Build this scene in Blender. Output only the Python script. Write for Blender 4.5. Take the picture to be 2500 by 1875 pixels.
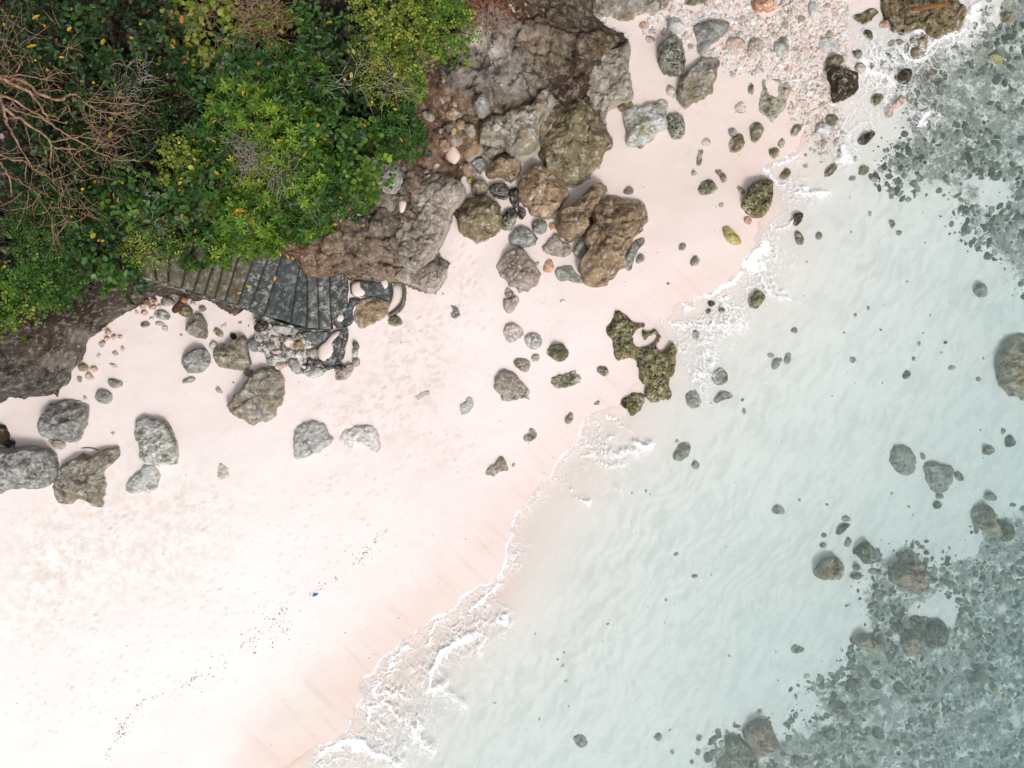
import bpy, math, random
import numpy as np

for o in list(bpy.data.objects):
    bpy.data.objects.remove(o, do_unlink=True)
scene = bpy.context.scene
COL = scene.collection
CAM_H = 22.0

# ---------------------------------------------------------------- camera, sky, sun, exposure
cam_d = bpy.data.cameras.new('camera')
cam_d.sensor_width = 36.0
cam_d.lens = 36.0 * CAM_H / 25.0
cam_d.clip_start = 0.1
cam_d.clip_end = 2000.0
cam = bpy.data.objects.new('camera', cam_d)
COL.objects.link(cam)
cam.location = (0, 0, CAM_H)
cam.rotation_euler = (0, 0, 0)
scene.camera = cam

SUN_EL, SUN_AZ = math.radians(52), math.atan2(0.45, -1.0)      # light comes in from the open sea
world = bpy.data.worlds.new('World'); scene.world = world
world.use_nodes = True
wn, wl = world.node_tree.nodes, world.node_tree.links
wn.clear()
sky = wn.new('ShaderNodeTexSky'); sky.sky_type = 'NISHITA'; sky.sun_disc = False
sky.sun_elevation = SUN_EL; sky.sun_rotation = SUN_AZ
sky.air_density = 1.0; sky.dust_density = 4.0; sky.ozone_density = 0.6
hsv = wn.new('ShaderNodeHueSaturation'); hsv.inputs['Saturation'].default_value = 0.25   # thin overcast veil
bg = wn.new('ShaderNodeBackground'); bg.inputs['Strength'].default_value = 0.14
wo = wn.new('ShaderNodeOutputWorld')
wl.new(sky.outputs[0], hsv.inputs['Color']); wl.new(hsv.outputs[0], bg.inputs['Color']); wl.new(bg.outputs[0], wo.inputs['Surface'])

sun_d = bpy.data.lights.new('sun', 'SUN')
sun_d.energy = 1.6; sun_d.angle = math.radians(11); sun_d.color = (1.0, 0.965, 0.92)
sun = bpy.data.objects.new('sun', sun_d); COL.objects.link(sun)
sx, sy, sz = math.sin(SUN_AZ)*math.cos(SUN_EL), math.cos(SUN_AZ)*math.cos(SUN_EL), math.sin(SUN_EL)
from mathutils import Vector
sun.rotation_euler = Vector((sx, sy, sz)).to_track_quat('Z', 'Y').to_euler()

scene.view_settings.view_transform = 'Standard'
scene.view_settings.look = 'None'
scene.view_settings.exposure = 0.015
scene.view_settings.gamma = 1.0
try: scene.view_settings.use_curve_mapping = False
except Exception: pass
scene.render.engine = 'CYCLES'
scene.cycles.use_denoising = True
scene.cycles.max_bounces = 4
scene.cycles.diffuse_bounces = 2
scene.cycles.volume_bounces = 1
scene.cycles.transparent_max_bounces = 12
scene.cycles.volume_step_rate = 4

# ---------------------------------------------------------------- survey sheets: photo position -> metres
ZS = 2500/2212.0
SH = {}
for i, ch in enumerate('ABCDEFGHIJKLMNOP'):
    SH[ch] = ([0, 620, 1240, 1860][i % 4], [0, 460, 920, 1395][i // 4], 640/2212.0)
SH['Z'] = (0, 0, ZS)
SH['Q'] = (360, 600, 320/2212.0)
SH['R'] = (600, 590, 320/2212.0)
SH['S'] = (580, 730, 320/2212.0)
SH['T'] = (900, 200, 480/2212.0)
EXPOSED = 1.18
def plan(sheet, pts, z=0.0):
    x0, y0, s = SH[sheet]
    p = np.asarray(pts, float).reshape(-1, 2)
    u = x0 + p[:, 0]*s; v = y0 + p[:, 1]*s
    k = (CAM_H - np.asarray(z, float))/CAM_H/100.0
    return np.stack([(u-1250)*k, (937.5-v)*k], 1)
def pts(s):
    return [tuple(map(float, q.split(','))) for q in s.split()]
def alb(c, e=EXPOSED):
    a = np.asarray(c, float)/255.0
    l = np.where(a <= 0.04045, a/12.92, ((a+0.055)/1.055)**2.4)
    return np.minimum(l/e, 0.86)
def rgba(c, e=EXPOSED):
    a = alb(c, e); return (float(a[0]), float(a[1]), float(a[2]), 1.0)

# ---------------------------------------------------------------- noise
_r = np.random.RandomState(7)
_perm = _r.permutation(1024)
_g = _r.normal(size=(1024, 3)); _g /= np.linalg.norm(_g, axis=1)[:, None]
def perlin(x, y, z=0.0):
    x, y, z = np.broadcast_arrays(np.asarray(x, float), np.asarray(y, float), np.asarray(z, float))
    xi, yi, zi = np.floor(x).astype(np.int64), np.floor(y).astype(np.int64), np.floor(z).astype(np.int64)
    xf, yf, zf = x-xi, y-yi, z-zi
    f = lambda t: t*t*t*(t*(t*6-15)+10)
    u, v, w = f(xf), f(yf), f(zf)
    out = 0
    for dx in (0, 1):
        wx = u if dx else 1-u
        px = _perm[(xi+dx) & 1023]
        for dy in (0, 1):
            wy = v if dy else 1-v
            py = _perm[(px+yi+dy) & 1023]
            for dz in (0, 1):
                wz = w if dz else 1-w
                g = _g[_perm[(py+zi+dz) & 1023]]
                out = out + wx*wy*wz*(g[..., 0]*(xf-dx)+g[..., 1]*(yf-dy)+g[..., 2]*(zf-dz))
    return out*1.5
def fbm(x, y, z=0.0, o=4, gain=0.5):
    s, a, f = 0, 1.0, 1.0
    for k in range(o):
        s = s + a*perlin(x*f+k*17.3, y*f-k*9.1, np.asarray(z)*f+k*3.7); a *= gain; f *= 2.03
    return s
def ridged(x, y, z=0.0, o=4):
    s, a, f = 0, 1.0, 1.0
    for k in range(o):
        s = s + a*(1-2*np.abs(perlin(x*f+k*11.3, y*f+k*5.1, np.asarray(z)*f+k*7.7))); a *= .5; f *= 2.1
    return s
def sm(a, b, x):
    t = np.clip((x-a)/(b-a), 0, 1); return t*t*(3-2*t)

# ---------------------------------------------------------------- polygons
def seg_dist(P, A, B, near=False):
    """distance from points P to the nearest of the segments A-B"""
    n = len(P); best = np.full(n, 1e18); nx = np.zeros((n, 2))
    for a, b in zip(A, B):
        d = b-a; L = max(d@d, 1e-12)
        t = np.clip(((P-a)@d)/L, 0, 1)
        q = a + t[:, None]*d
        e = ((P-q)**2).sum(1)
        m = e < best
        best = np.where(m, e, best)
        if near: nx[m] = q[m]
    return (np.sqrt(best), nx) if near else np.sqrt(best)
def inside(P, polys):
    c = np.zeros(len(P), bool); x, y = P[:, 0], P[:, 1]
    for poly in polys:
        q = np.roll(poly, -1, 0)
        for (x1, y1), (x2, y2) in zip(poly, q):
            if y1 == y2: continue
            m = ((y1 > y) != (y2 > y)) & (x < (x2-x1)*(y-y1)/(y2-y1)+x1)
            c ^= m
    return c
def sdf(P, polys, near=False):
    A = np.concatenate(polys); B = np.concatenate([np.roll(p, -1, 0) for p in polys])
    r = seg_dist(P, A, B, near)
    s = np.where(inside(P, polys), 1.0, -1.0)
    return (r[0]*s, r[1]) if near else r*s
def chaikin(p, n=2, closed=True):
    p = np.asarray(p, float)
    for _ in range(n):
        if closed:
            q = np.roll(p, -1, 0)
            p = np.stack([p*.78+q*.22, p*.22+q*.78], 1).reshape(-1, 2)
        else:
            a, b = p[:-1], p[1:]
            m = np.stack([a*.75+b*.25, a*.25+b*.75], 1).reshape(-1, p.shape[1])
            p = np.concatenate([p[:1], m, p[-1:]])
    return p

# ---------------------------------------------------------------- mesh and object helpers
def mesh(name, V, F, mat=None, smooth=True, attrs=None):
    """V (n,3); F list of arrays (m,k)"""
    me = bpy.data.meshes.new(name)
    V = np.ascontiguousarray(V, dtype=np.float32)
    if not isinstance(F, (list, tuple)): F = [F]
    F = [np.asarray(f, dtype=np.int32) for f in F if len(f)]
    tot = [np.full(len(f), f.shape[1], np.int32) for f in F]
    tot = np.concatenate(tot); loops = np.concatenate([f.ravel() for f in F])
    st = np.concatenate([[0], np.cumsum(tot)[:-1]]).astype(np.int32)
    me.vertices.add(len(V)); me.vertices.foreach_set('co', V.ravel())
    me.loops.add(len(loops)); me.loops.foreach_set('vertex_index', loops)
    me.polygons.add(len(tot)); me.polygons.foreach_set('loop_start', st); me.polygons.foreach_set('loop_total', tot)
    if smooth: me.polygons.foreach_set('use_smooth', np.ones(len(tot), bool))
    for k, v in (attrs or {}).items():
        v = np.asarray(v, np.float32)
        if v.ndim == 1:
            a = me.attributes.new(k, 'FLOAT', 'POINT'); a.data.foreach_set('value', v)
        else:
            if v.shape[1] == 3: v = np.concatenate([v, np.ones((len(v), 1), np.float32)], 1)
            a = me.attributes.new(k, 'FLOAT_COLOR', 'POINT'); a.data.foreach_set('color', np.ascontiguousarray(v).ravel())
    me.update(calc_edges=True)
    me.validate(verbose=False)
    if mat: me.materials.append(mat)
    return me
def put(name, me, parent=None, loc=(0, 0, 0), rot=None, scale=None):
    o = bpy.data.objects.new(name, me); COL.objects.link(o)
    o.location = loc
    if rot is not None: o.rotation_euler = rot
    if scale is not None: o.scale = scale if hasattr(scale, '__len__') else (scale,)*3
    if parent is not None: o.parent = parent
    return o
def tag(o, label=None, cat=None, group=None, kind=None):
    if label: o['label'] = label
    if cat: o['category'] = cat
    if group: o['group'] = group
    if kind: o['kind'] = kind
    return o
def empty(name, loc=(0, 0, 0)):
    o = bpy.data.objects.new(name, None); COL.objects.link(o); o.location = loc
    o.empty_display_size = .1
    return o
def grid_faces(ny, nx, keep=None):
    i = np.arange(ny*nx).reshape(ny, nx)
    f = np.stack([i[:-1, :-1], i[:-1, 1:], i[1:, 1:], i[1:, :-1]], -1)
    if keep is not None: f = f[keep]
    return f.reshape(-1, 4)
def compact(V, F, attrs=None):
    used = np.unique(np.concatenate([f.ravel() for f in F]))
    m = np.full(len(V), -1); m[used] = np.arange(len(used))
    return V[used], [m[f] for f in F], {k: v[used] for k, v in (attrs or {}).items()}

# ---------------------------------------------------------------- materials
class NT:
    def __init__(s, name):
        s.m = bpy.data.materials.new(name); s.m.use_nodes = True
        s.t = s.m.node_tree; s.t.nodes.clear()
        s.out = s.n('ShaderNodeOutputMaterial')
    def n(s, t, **k):
        nd = s.t.nodes.new(t)
        for a, b in k.items():
            if a.startswith('_'): nd.inputs[a[1:].replace('_', ' ')].default_value = b
            else: setattr(nd, a, b)
        return nd
    def l(s, a, b): s.t.links.new(a, b)
    def val(s, sock, v):
        if hasattr(v, 'links') or hasattr(v, 'is_linked'): s.l(v, sock)
        else: sock.default_value = v
    def mix(s, f, a, b, mode='MIX'):
        nd = s.n('ShaderNodeMix', data_type='RGBA', blend_type=mode)
        s.val(nd.inputs[0], f); s.val(nd.inputs[6], a); s.val(nd.inputs[7], b)
        return nd.outputs[2]
    def math(s, op, a, b=0.0, clamp=False):
        nd = s.n('ShaderNodeMath', operation=op, use_clamp=clamp)
        s.val(nd.inputs[0], a); s.val(nd.inputs[1], b)
        return nd.outputs[0]
    def step(s, a, b, x):
        nd = s.n('ShaderNodeMapRange', interpolation_type='SMOOTHSTEP')
        s.val(nd.inputs[0], x); s.val(nd.inputs[1], a); s.val(nd.inputs[2], b)
        return nd.outputs[0]
    def pos(s): return s.n('ShaderNodeNewGeometry').outputs['Position']
    def scale(s, v, sc):
        nd = s.n('ShaderNodeVectorMath', operation='MULTIPLY'); s.val(nd.inputs[0], v); nd.inputs[1].default_value = sc
        return nd.outputs[0]
    def add(s, a, b):
        nd = s.n('ShaderNodeVectorMath', operation='ADD'); s.val(nd.inputs[0], a); s.val(nd.inputs[1], b)
        return nd.outputs[0]
    def noise(s, v, sc, det=4, rough=.55, out='Fac', dist=0.0):
        nd = s.n('ShaderNodeTexNoise', _Scale=sc, _Detail=det, _Roughness=rough, _Distortion=dist); s.l(v, nd.inputs['Vector'])
        return nd.outputs[0 if out == 'Fac' else 1]
    def vor(s, v, sc, feature='F1', rnd=1.0, out=0):
        nd = s.n('ShaderNodeTexVoronoi', feature=feature, _Scale=sc, _Randomness=rnd); s.l(v, nd.inputs['Vector'])
        return nd.outputs[out]
    def attr(s, name, out='Fac'): return s.n('ShaderNodeAttribute', attribute_name=name).outputs[out]
    def bsdf(s, col, rough=.85, bump=None, bs=.5, bd=.02, spec=.3):
        b = s.n('ShaderNodeBsdfPrincipled'); s.val(b.inputs['Base Color'], col); s.val(b.inputs['Roughness'], rough)
        b.inputs['Specular IOR Level'].default_value = spec
        if bump is not None:
            bp = s.n('ShaderNodeBump', _Strength=bs, _Distance=bd); s.l(bump, bp.inputs['Height']); s.l(bp.outputs[0], b.inputs['Normal'])
        return b
    def end(s, sh): s.l(sh, s.out.inputs['Surface']); return s.m

def rock_mat(name, base, second, spot=None, amt=.5, sscale=9., light=None, lamt=.35, stain=None, stamt=.4, rough=.88, dust=.75):
    """procedural stone: two tones in broad patches, fine grain, dark pits and crusts, pale crusts, stains"""
    t = NT(name); p = t.pos()
    oi = t.n('ShaderNodeObjectInfo')
    sh = t.n('ShaderNodeVectorMath', operation='SCALE'); t.l(oi.outputs['Location'], sh.inputs[0]); sh.inputs[3].default_value = .37
    p2 = t.add(p, sh.outputs[0])
    n1 = t.noise(p2, 2.3, 5, .6)
    n2 = t.noise(p2, 11, 4, .65)
    n3 = t.noise(p2, 30, 4, .75)
    n4 = t.noise(p2, 18, 4, .7)
    c = t.mix(t.step(.38, .62, n1), rgba(base), rgba(second))
    vt = t.n('ShaderNodeMapRange', _To_Min=1.12, _To_Max=1.42); t.l(oi.outputs['Random'], vt.inputs[0])
    gr = t.noise(p2, 6, 6, .78)
    c = t.mix(t.math('MULTIPLY', t.step(.53, .62, gr), .62), c, t.mix(.55, c, (.04, .034, .028, 1)))
    c = t.mix(t.math('MULTIPLY', t.step(.48, .38, gr), .75), c, t.mix(.50, c, (.82, .80, .76, 1)))
    wv_ = t.add(p2, t.scale(t.noise(p2, 3.0, 5, .7, 'Color'), (.5, .5, .5)))
    ck = t.vor(wv_, 1.9, 'DISTANCE_TO_EDGE')
    ckm = t.math('MULTIPLY', t.step(.035, .008, ck), t.step(.46, .58, t.noise(p2, 1.7, 3)))
    c = t.mix(t.math('MULTIPLY', ckm, .7), c, t.mix(.75, c, (.015, .013, .010, 1)))
    if stain:
        ns = t.noise(p2, 1.3, 4, .6)
        c = t.mix(t.math('MULTIPLY', t.step(.5, .66, ns), stamt), c, rgba(stain))
    if light:
        nl = t.math('ADD', t.math('MULTIPLY', t.noise(p2, sscale*.7, 5, .7), .7), t.math('MULTIPLY', n4, .3))
        c = t.mix(t.step(.72-lamt*.5, .78-lamt*.5, nl), c, rgba(light))
    if spot:
        nv = t.math('ADD', t.math('MULTIPLY', t.noise(p2, sscale, 5, .72), .65), t.math('MULTIPLY', n4, .35))
        c = t.mix(t.step(.74-amt*.42, .81-amt*.42, nv), c, rgba(spot))
    hv = t.n('ShaderNodeHueSaturation'); t.l(c, hv.inputs['Color']); t.l(vt.outputs[0], hv.inputs['Value'])
    h = t.math('SUBTRACT', t.math('ADD', t.math('MULTIPLY', n2, .6), t.math('MULTIPLY', gr, -1.0)), t.math('MULTIPLY', ckm, .35))
    # windblown sand lying against the foot of the stone
    oz = t.n('ShaderNodeSeparateXYZ'); t.l(t.n('ShaderNodeTexCoord').outputs['Object'], oz.inputs[0])
    dz_ = t.math('ADD', oz.outputs[2], t.math('MULTIPLY', t.math('SUBTRACT', gr, .5), .45))
    dm_ = t.math('MULTIPLY', t.math('MULTIPLY', t.step(.13, .01, dz_), t.step(-.4, -.2, oz.outputs[2])), dust)
    fin_c = t.mix(dm_, hv.outputs[0], rgba((232, 220, 208)))
    b = t.bsdf(fin_c, rough, h, 1.0, .09, .2)
    return t.end(b.outputs[0])
# ================================================================= terrain
SHORE = []
def _s(sheet, s): SHORE.extend(map(tuple, plan(sheet, pts(s))))
_s('Z', '-900,2600 480,1760')
_s('N', '290,1640 400,1560 560,1500 700,1430 780,1400 850,1290 885,1210 880,1160 900,1100 930,1040 905,980 950,900 1020,880 1040,800 1080,750 1140,710 1200,660 1290,580 1400,500 1510,460 1550,390 1650,350 1740,300 1780,240 1880,170 1900,120 2080,80 2100,0')
_s('J', '2120,1540 2140,1430 2180,1330 2190,1220')
_s('K', '70,1140 180,1050 200,1000 270,930 320,880 400,790 470,700 530,600 600,550 595,480 640,410 700,355 850,280 1000,200')
_s('G', '1250,1500 1290,1250 1220,1130 1420,1080 1440,990 1540,1000 1580,930 1690,890 1900,770 1990,700 1990,620 2060,530 2100,400')
_s('H', '20,300 30,150 60,60')
_s('D', '0,1500 10,1440 120,1380 330,1280 370,1150 420,1010 560,900 640,860 760,800 800,650 760,560 720,420 740,300 700,180 720,0')
_s('Z', '2120,-40 2600,-700')
SHORE = chaikin(np.array(SHORE), 1, closed=False)
_L = np.concatenate([[0], np.cumsum(np.linalg.norm(np.diff(SHORE, axis=0), axis=1))])
_in = (np.abs(SHORE[:, 0]) < 13) & (np.abs(SHORE[:, 1]) < 10)
_a, _b = _L[_in][0], _L[_in][-1]
_s = np.concatenate([_L[_L < _a], np.arange(_a, _b, .13), _L[_L > _b]])
SHORE = np.stack([np.interp(_s, _L, SHORE[:, 0]), np.interp(_s, _L, SHORE[:, 1])], 1)
_T = np.gradient(SHORE, axis=0); _T /= np.linalg.norm(_T, axis=1)[:, None]
_sc = np.abs(perlin(_s*1.15, 3.3))*.20-.05+.05*fbm(_s*3.1, 7.7, 0., 2)
_sc *= (_s > _a) & (_s < _b)
SHORE = SHORE+np.stack([-_T[:, 1], _T[:, 0]], 1)*_sc[:, None]
LAND = np.concatenate([SHORE, plan('Z', [(2600, -2500), (-4000, -2500), (-4000, 2600)])])
def shore_d(P):
    d = seg_dist(P, SHORE[:-1], SHORE[1:])
    return np.where(inside(P, [LAND]), d, -d)

def axis(lo, hi, step, n_out=16, grow=1.45):
    c = np.arange(lo, hi+step*.5, step)
    a, b, s = [], [], step
    for _ in range(n_out):
        s *= grow; a.append(s)
    up = hi+np.cumsum(a); dn = lo-np.cumsum(a)
    return np.concatenate([dn[::-1], c, up])

SEA = []       # reef density blobs: sheet Z x, y, radius, strength
REEF = [plan('Z', pts('1900,90 1980,40 2080,60 2260,-300 2700,-300 2700,800 2260,640 2190,600 2140,560 2090,500 2040,450 1980,440 1930,410 1890,380 1900,320 1950,270 1930,200 1900,150')),
        plan('Z', pts('1460,1700 1500,1640 1560,1590 1640,1560 1700,1590 1760,1560 1740,1500 1800,1470 1850,1420 1870,1380 1850,1300 1900,1250 1880,1200 1960,1180 2040,1210 2110,1190 2150,1120 2260,1080 2700,1000 2700,2200 1300,2200'))]
REEF_GAP = [plan('Z', pts('2020,1340 2070,1290 2120,1310 2100,1390 2060,1410 2020,1400')), plan('Z', pts('2100,380 2160,360 2200,420 2150,440'))]
def reef(P):
    w = np.stack([fbm(P[:, 0]*.8, P[:, 1]*.8, 3.1, 4), fbm(P[:, 0]*.8, P[:, 1]*.8, 9.7, 4)], 1)*.35
    Q = P+w
    r = np.zeros(len(P))
    for k, poly in enumerate(REEF):
        r = np.maximum(r, sm(-.75, .75, sdf(Q, [poly]))**1.3)
    for poly in REEF_GAP: r *= 1-.85*sm(-.2, .3, sdf(Q, [poly]))
    return r

PRINTS = []
_rp = np.random.RandomState(3)
for (cx, cy, rx, ry, n, az) in [(230,1130,190,45,110,.5), (110,1230,90,60,40,.4), (420,1090,120,40,30,.5), (60,1540,60,60,26,.5), (180,1500,110,60,60,.5), (330,1440,160,90,60,.6),
        (900,800,70,60,60,1.2), (850,880,90,50,60,.9), (740,890,80,40,30,.6), (1000,640,50,90,60,1.5), (900,700,90,30,40,.8), (960,980,80,60,50,.9), (760,1050,120,80,50,.6), (500,1250,300,120,90,.6), (640,1180,200,60,40,.6),
        (1330,380,50,50,10,1.2), (1500,230,40,60,14,1.3), (1010,560,30,60,40,1.4), (120,1350,120,60,50,.4), (1190,640,60,50,12,.9), (1420,150,25,60,16,1.5)]:
    for _ in range(n):
        PRINTS.append((cx+_rp.normal()*rx*.6, cy+_rp.normal()*ry*.6, az+_rp.normal()*.5, .06+.045*_rp.rand(), _rp.rand()))

AX, AY = axis(-12.9, 12.9, .042), axis(-9.7, 9.7, .042)
GX, GY = np.meshgrid(AX, AY)
SP = np.stack([GX.ravel(), GY.ravel()], 1)
_cx, _cy = np.arange(-14, 14.01, .14), np.arange(-11, 11.01, .14)
def bilinear(ax, ay, Z, P):
    fx = np.clip((P[:, 0]-ax[0])/(ax[1]-ax[0]), 0, len(ax)-1.001); fy = np.clip((P[:, 1]-ay[0])/(ay[1]-ay[0]), 0, len(ay)-1.001)
    i, j = fx.astype(int), fy.astype(int); a, b = fx-i, fy-j
    return Z[j, i]*(1-a)*(1-b)+Z[j, i+1]*a*(1-b)+Z[j+1, i]*(1-a)*b+Z[j+1, i+1]*a*b
# shore distance: exact near the line, coarse elsewhere
_mx, _my = np.meshgrid(_cx, _cy)
_Dc = shore_d(np.stack([_mx.ravel(), _my.ravel()], 1)).reshape(_mx.shape)
def shore_fast(P):
    inb = (np.abs(P[:, 0]) < 13.9) & (np.abs(P[:, 1]) < 10.9)
    D = np.empty(len(P))
    D[~inb] = shore_d(P[~inb])
    d = bilinear(_cx, _cy, _Dc, P[inb])
    m = np.abs(d) < .55
    Pi = P[inb]
    d[m] = shore_d(Pi[m]); D[inb] = d
    return D
def base_sand(P, D):
    a = np.abs(D)
    z = np.where(D > 0, .012+.44*(1-np.exp(-a/6.5)), -.1*a/(1+a*.008)-.02*sm(0, .4, a))
    z = np.maximum(z, -6)
    k = sm(0, 1.2, a)
    z = z + k*.035*fbm(P[:, 0]*.45, P[:, 1]*.45, 1.3, 3) + k*.006*fbm(P[:, 0]*3, P[:, 1]*3, 5.5, 2)
    return z
SD = shore_fast(SP)
SZ = base_sand(SP, SD)
inr = (np.abs(SP[:, 0]) < 13.2) & (np.abs(SP[:, 1]) < 10.2)
# seabed ripples
ang = math.radians(28)
ux = SP[:, 0]*math.cos(ang)+SP[:, 1]*-math.sin(ang)
wv = fbm(SP[:, 0]*.35, SP[:, 1]*.35, 8.8, 3)
rip = np.sin((ux+wv*.9)*2*math.pi/.36+fbm(SP[:, 0]*1.3, SP[:, 1]*1.3, 2.2, 4)*4.5)
ripa = sm(.9, 2.5, -SD)*(.35+.65*sm(-.2, .35, fbm(SP[:, 0]*.3, SP[:, 1]*.3, 4.4, 2)))
SZ = SZ+np.where(inr, rip*ripa*(.0028*(1+1.2*fbm(SP[:, 0]*2.2, SP[:, 1]*1.1, 51., 3))), 0)
# footprints and scuffs pressed into the dry sand
FP = np.zeros(SP.shape[0]).reshape(GX.shape)
for (cx, cy, az, L, q) in PRINTS:
    c = plan('Z', [(cx, cy)], .5)[0]
    i0, i1 = np.searchsorted(AX, [c[0]-.3, c[0]+.3]); j0, j1 = np.searchsorted(AY, [c[1]-.3, c[1]+.3])
    if i1 <= i0 or j1 <= j0: continue
    dx, dy = GX[j0:j1, i0:i1]-c[0], GY[j0:j1, i0:i1]-c[1]
    a, b = dx*math.cos(az)+dy*math.sin(az), -dx*math.sin(az)+dy*math.cos(az)
    r = np.sqrt((a/L)**2+(b/(L*.5))**2)
    FP[j0:j1, i0:i1] += (-.010*(1-sm(.3, 1.0, r))+.004*np.exp(-((r-1.15)/.25)**2))*(.6+q*.8)
FPr = FP.ravel()*sm(.35, 1.0, SD)
SZ = SZ+np.clip(FPr, -.03, .015)
rf = np.zeros(len(SP)); rf[inr] = reef(SP[inr]); rf[~inr] = np.where(SD[~inr] < -9, .6, 0)
SZ = SZ+np.where(rf > 0, rf*.05*fbm(SP[:, 0]*2.1, SP[:, 1]*2.1, 6.1, 3), 0)

def ground_lookup(ZG, ax, ay):
    def f(P):
        P = np.atleast_2d(P)
        i = np.clip(np.searchsorted(ax, P[:, 0])-1, 0, len(ax)-2); j = np.clip(np.searchsorted(ay, P[:, 1])-1, 0, len(ay)-2)
        a = np.clip((P[:, 0]-ax[i])/(ax[i+1]-ax[i]), 0, 1); b = np.clip((P[:, 1]-ay[j])/(ay[j+1]-ay[j]), 0, 1)
        return ZG[j, i]*(1-a)*(1-b)+ZG[j, i+1]*a*(1-b)+ZG[j+1, i]*(1-a)*b+ZG[j+1, i+1]*a*b
    return f
SZG = SZ.reshape(GX.shape)
sand_at = ground_lookup(SZG, AX, AY)

# sand colour: pink-white dry sand, pinker damp sand, tan seep marks, grey-white sea sand
def blobs(P, lst, z=.4):
    o = np.zeros(len(P))
    for (x, y, r, k) in lst:
        c = plan('Z', [(x, y)], z)[0]; R = r*ZS/100
        o += k*np.exp(-((P-c)**2).sum(1)/(R*R))
    return o
dry, pink, damp, upper, seab, swash = [alb(c) for c in ((253,249,246), (252,238,235), (242,217,207), (236,220,212), (252,249,245), (242,223,214))]
n1 = fbm(SP[:, 0]*.5, SP[:, 1]*.5, 1.0, 3)[:, None]
w_up = np.clip(blobs(SP, [(1400,200,260,1), (1250,480,180,.6), (250,800,240,.35), (560,780,150,.2), (60,900,120,.5), (1700,120,200,.8), (1560,420,200,.5)]), 0, 1)[:, None]
w_dry = np.clip(blobs(SP, [(200,1450,420,1), (60,1620,300,.8), (520,1350,300,.6)])+n1[:, 0]*.3, 0, 1)[:, None]
D1 = SD[:, None]
C = pink*(1-w_dry)+dry*w_dry
C = C*(1-w_up)+upper*w_up
seep = np.clip(blobs(SP, [(700,1560,90,1.1), (800,1460,70,.9), (880,1380,60,.6), (640,1640,110,.9), (560,1600,80,.4), (1010,1190,70,.4), (960,1290,80,.5)]), 0, 1)[:, None]
wet = (1-sm(.0, 1.5, D1+n1*.5))
C = C*(1-wet*.45)+damp*wet*.45
C = C*(1-seep*.32)+alb((232,206,186))*seep*.32
u = sm(0, .25, -D1)
sw = np.exp(-np.clip(-D1-.3, 0, None)/1.3)
pz = np.clip(blobs(SP, [(1170,1150,100,.5), (1280,1040,70,.5), (1090,1290,60,.5), (1000,1390,60,.5), (1500,590,70,.8), (1400,660,60,.7), (880,1480,60,.8), (1650,400,100,.6), (1340,950,80,.5), (950,1450,80,.7), (1000,1330,80,.6), (850,1560,80,.6), (1050,1240,60,.6)], 0), 0, 1)[:, None]
Cs = seab*(1-sw)+(alb((244,237,231))*(1-pz)+swash*pz)*sw
C = C*(1-u)+Cs*u
rippc = (ripa*sm(.0, 1.0, -rip))[:, None]
C = C*(1-rippc*.07)
sc = np.clip(-FPr/.02, 0, 1)[:, None]
C = C*(1-sc*.5)+alb((226,204,192))*sc*.5

t = NT('beach_sand'); p = t.pos()
nf, nm, nl = t.noise(p, 90, 3, .7), t.noise(p, 9, 5, .65), t.noise(p, 1.1, 3)
c = t.attr('Col', 'Color')
c = t.mix(t.math('MULTIPLY', t.step(.56, .72, nm), .22), c, rgba((222,196,180)))
c = t.mix(t.math('MULTIPLY', t.step(.60, .75, nf), .28), c, t.mix(.5, c, rgba((180,150,130))))
rt_ = t.n('ShaderNodeVectorRotate', rotation_type='Z_AXIS'); t.l(p, rt_.inputs['Vector']); rt_.inputs['Angle'].default_value = math.radians(28)
mtl = t.noise(t.scale(t.add(rt_.outputs[0], t.scale(t.noise(p, 1.2, 4, .6, 'Color'), (.5, .5, 0))), (5.2, 1.5, 1)), 1.0, 6, .62)
c = t.mix(t.math('MULTIPLY', t.step(.47, .60, mtl), t.math('MULTIPLY', t.attr('sub'), .24)), c, rgba((198,204,202)))
c = t.mix(t.math('MULTIPLY', t.step(.44, .60, t.noise(p, 4.2, 8, .75)), t.math('MULTIPLY', t.attr('scuff'), .5)), c, rgba((226,202,186)))
# thin streaks where water runs back down the beach
st = t.scale(p, (1, 1, 1)); rot = t.n('ShaderNodeVectorRotate', rotation_type='Z_AXIS'); t.l(p, rot.inputs['Vector']); rot.inputs['Angle'].default_value = math.radians(45)
stn = t.noise(t.scale(rot.outputs[0], (.35, 4.5, 1)), 1.0, 4, .6)
c = t.mix(t.math('MULTIPLY', t.math('MULTIPLY', t.step(.5, .7, stn), .4), t.attr('wet')), c, rgba((232,202,184)))
alg = t.attr('algae')
na = t.math('ADD', t.math('MULTIPLY', t.noise(p, 3.2, 6, .72), .7), t.math('MULTIPLY', t.noise(p, 14, 4, .7), .3))
am = t.step(-.05, .08, t.math('SUBTRACT', t.math('MULTIPLY', alg, .555), na))
ac = t.mix(t.step(.4, .65, t.noise(p, 7, 5, .7)), rgba((98,112,102)), rgba((142,154,142)))
ac = t.mix(t.math('MULTIPLY', t.step(.50, .60, t.noise(p, 1.6, 5, .75)), .65), ac, rgba((72, 88, 72)))
ac = t.mix(t.math('MULTIPLY', t.step(.54, .66, t.noise(p, 9, 7, .78)), .75), ac, rgba((206,208,196)))
c = t.mix(t.math('MULTIPLY', am, .80), c, ac)
h = t.math('ADD', t.math('MULTIPLY', nm, .7), t.math('MULTIPLY', nf, .2))
b = t.bsdf(c, .93, h, .25, .03, .12)
SAND = t.end(b.outputs[0])
wetf = np.clip(wet[:, 0]*(SD > 0)+seep[:, 0]*.8, 0, 1)
ny, nx = GX.shape
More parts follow.
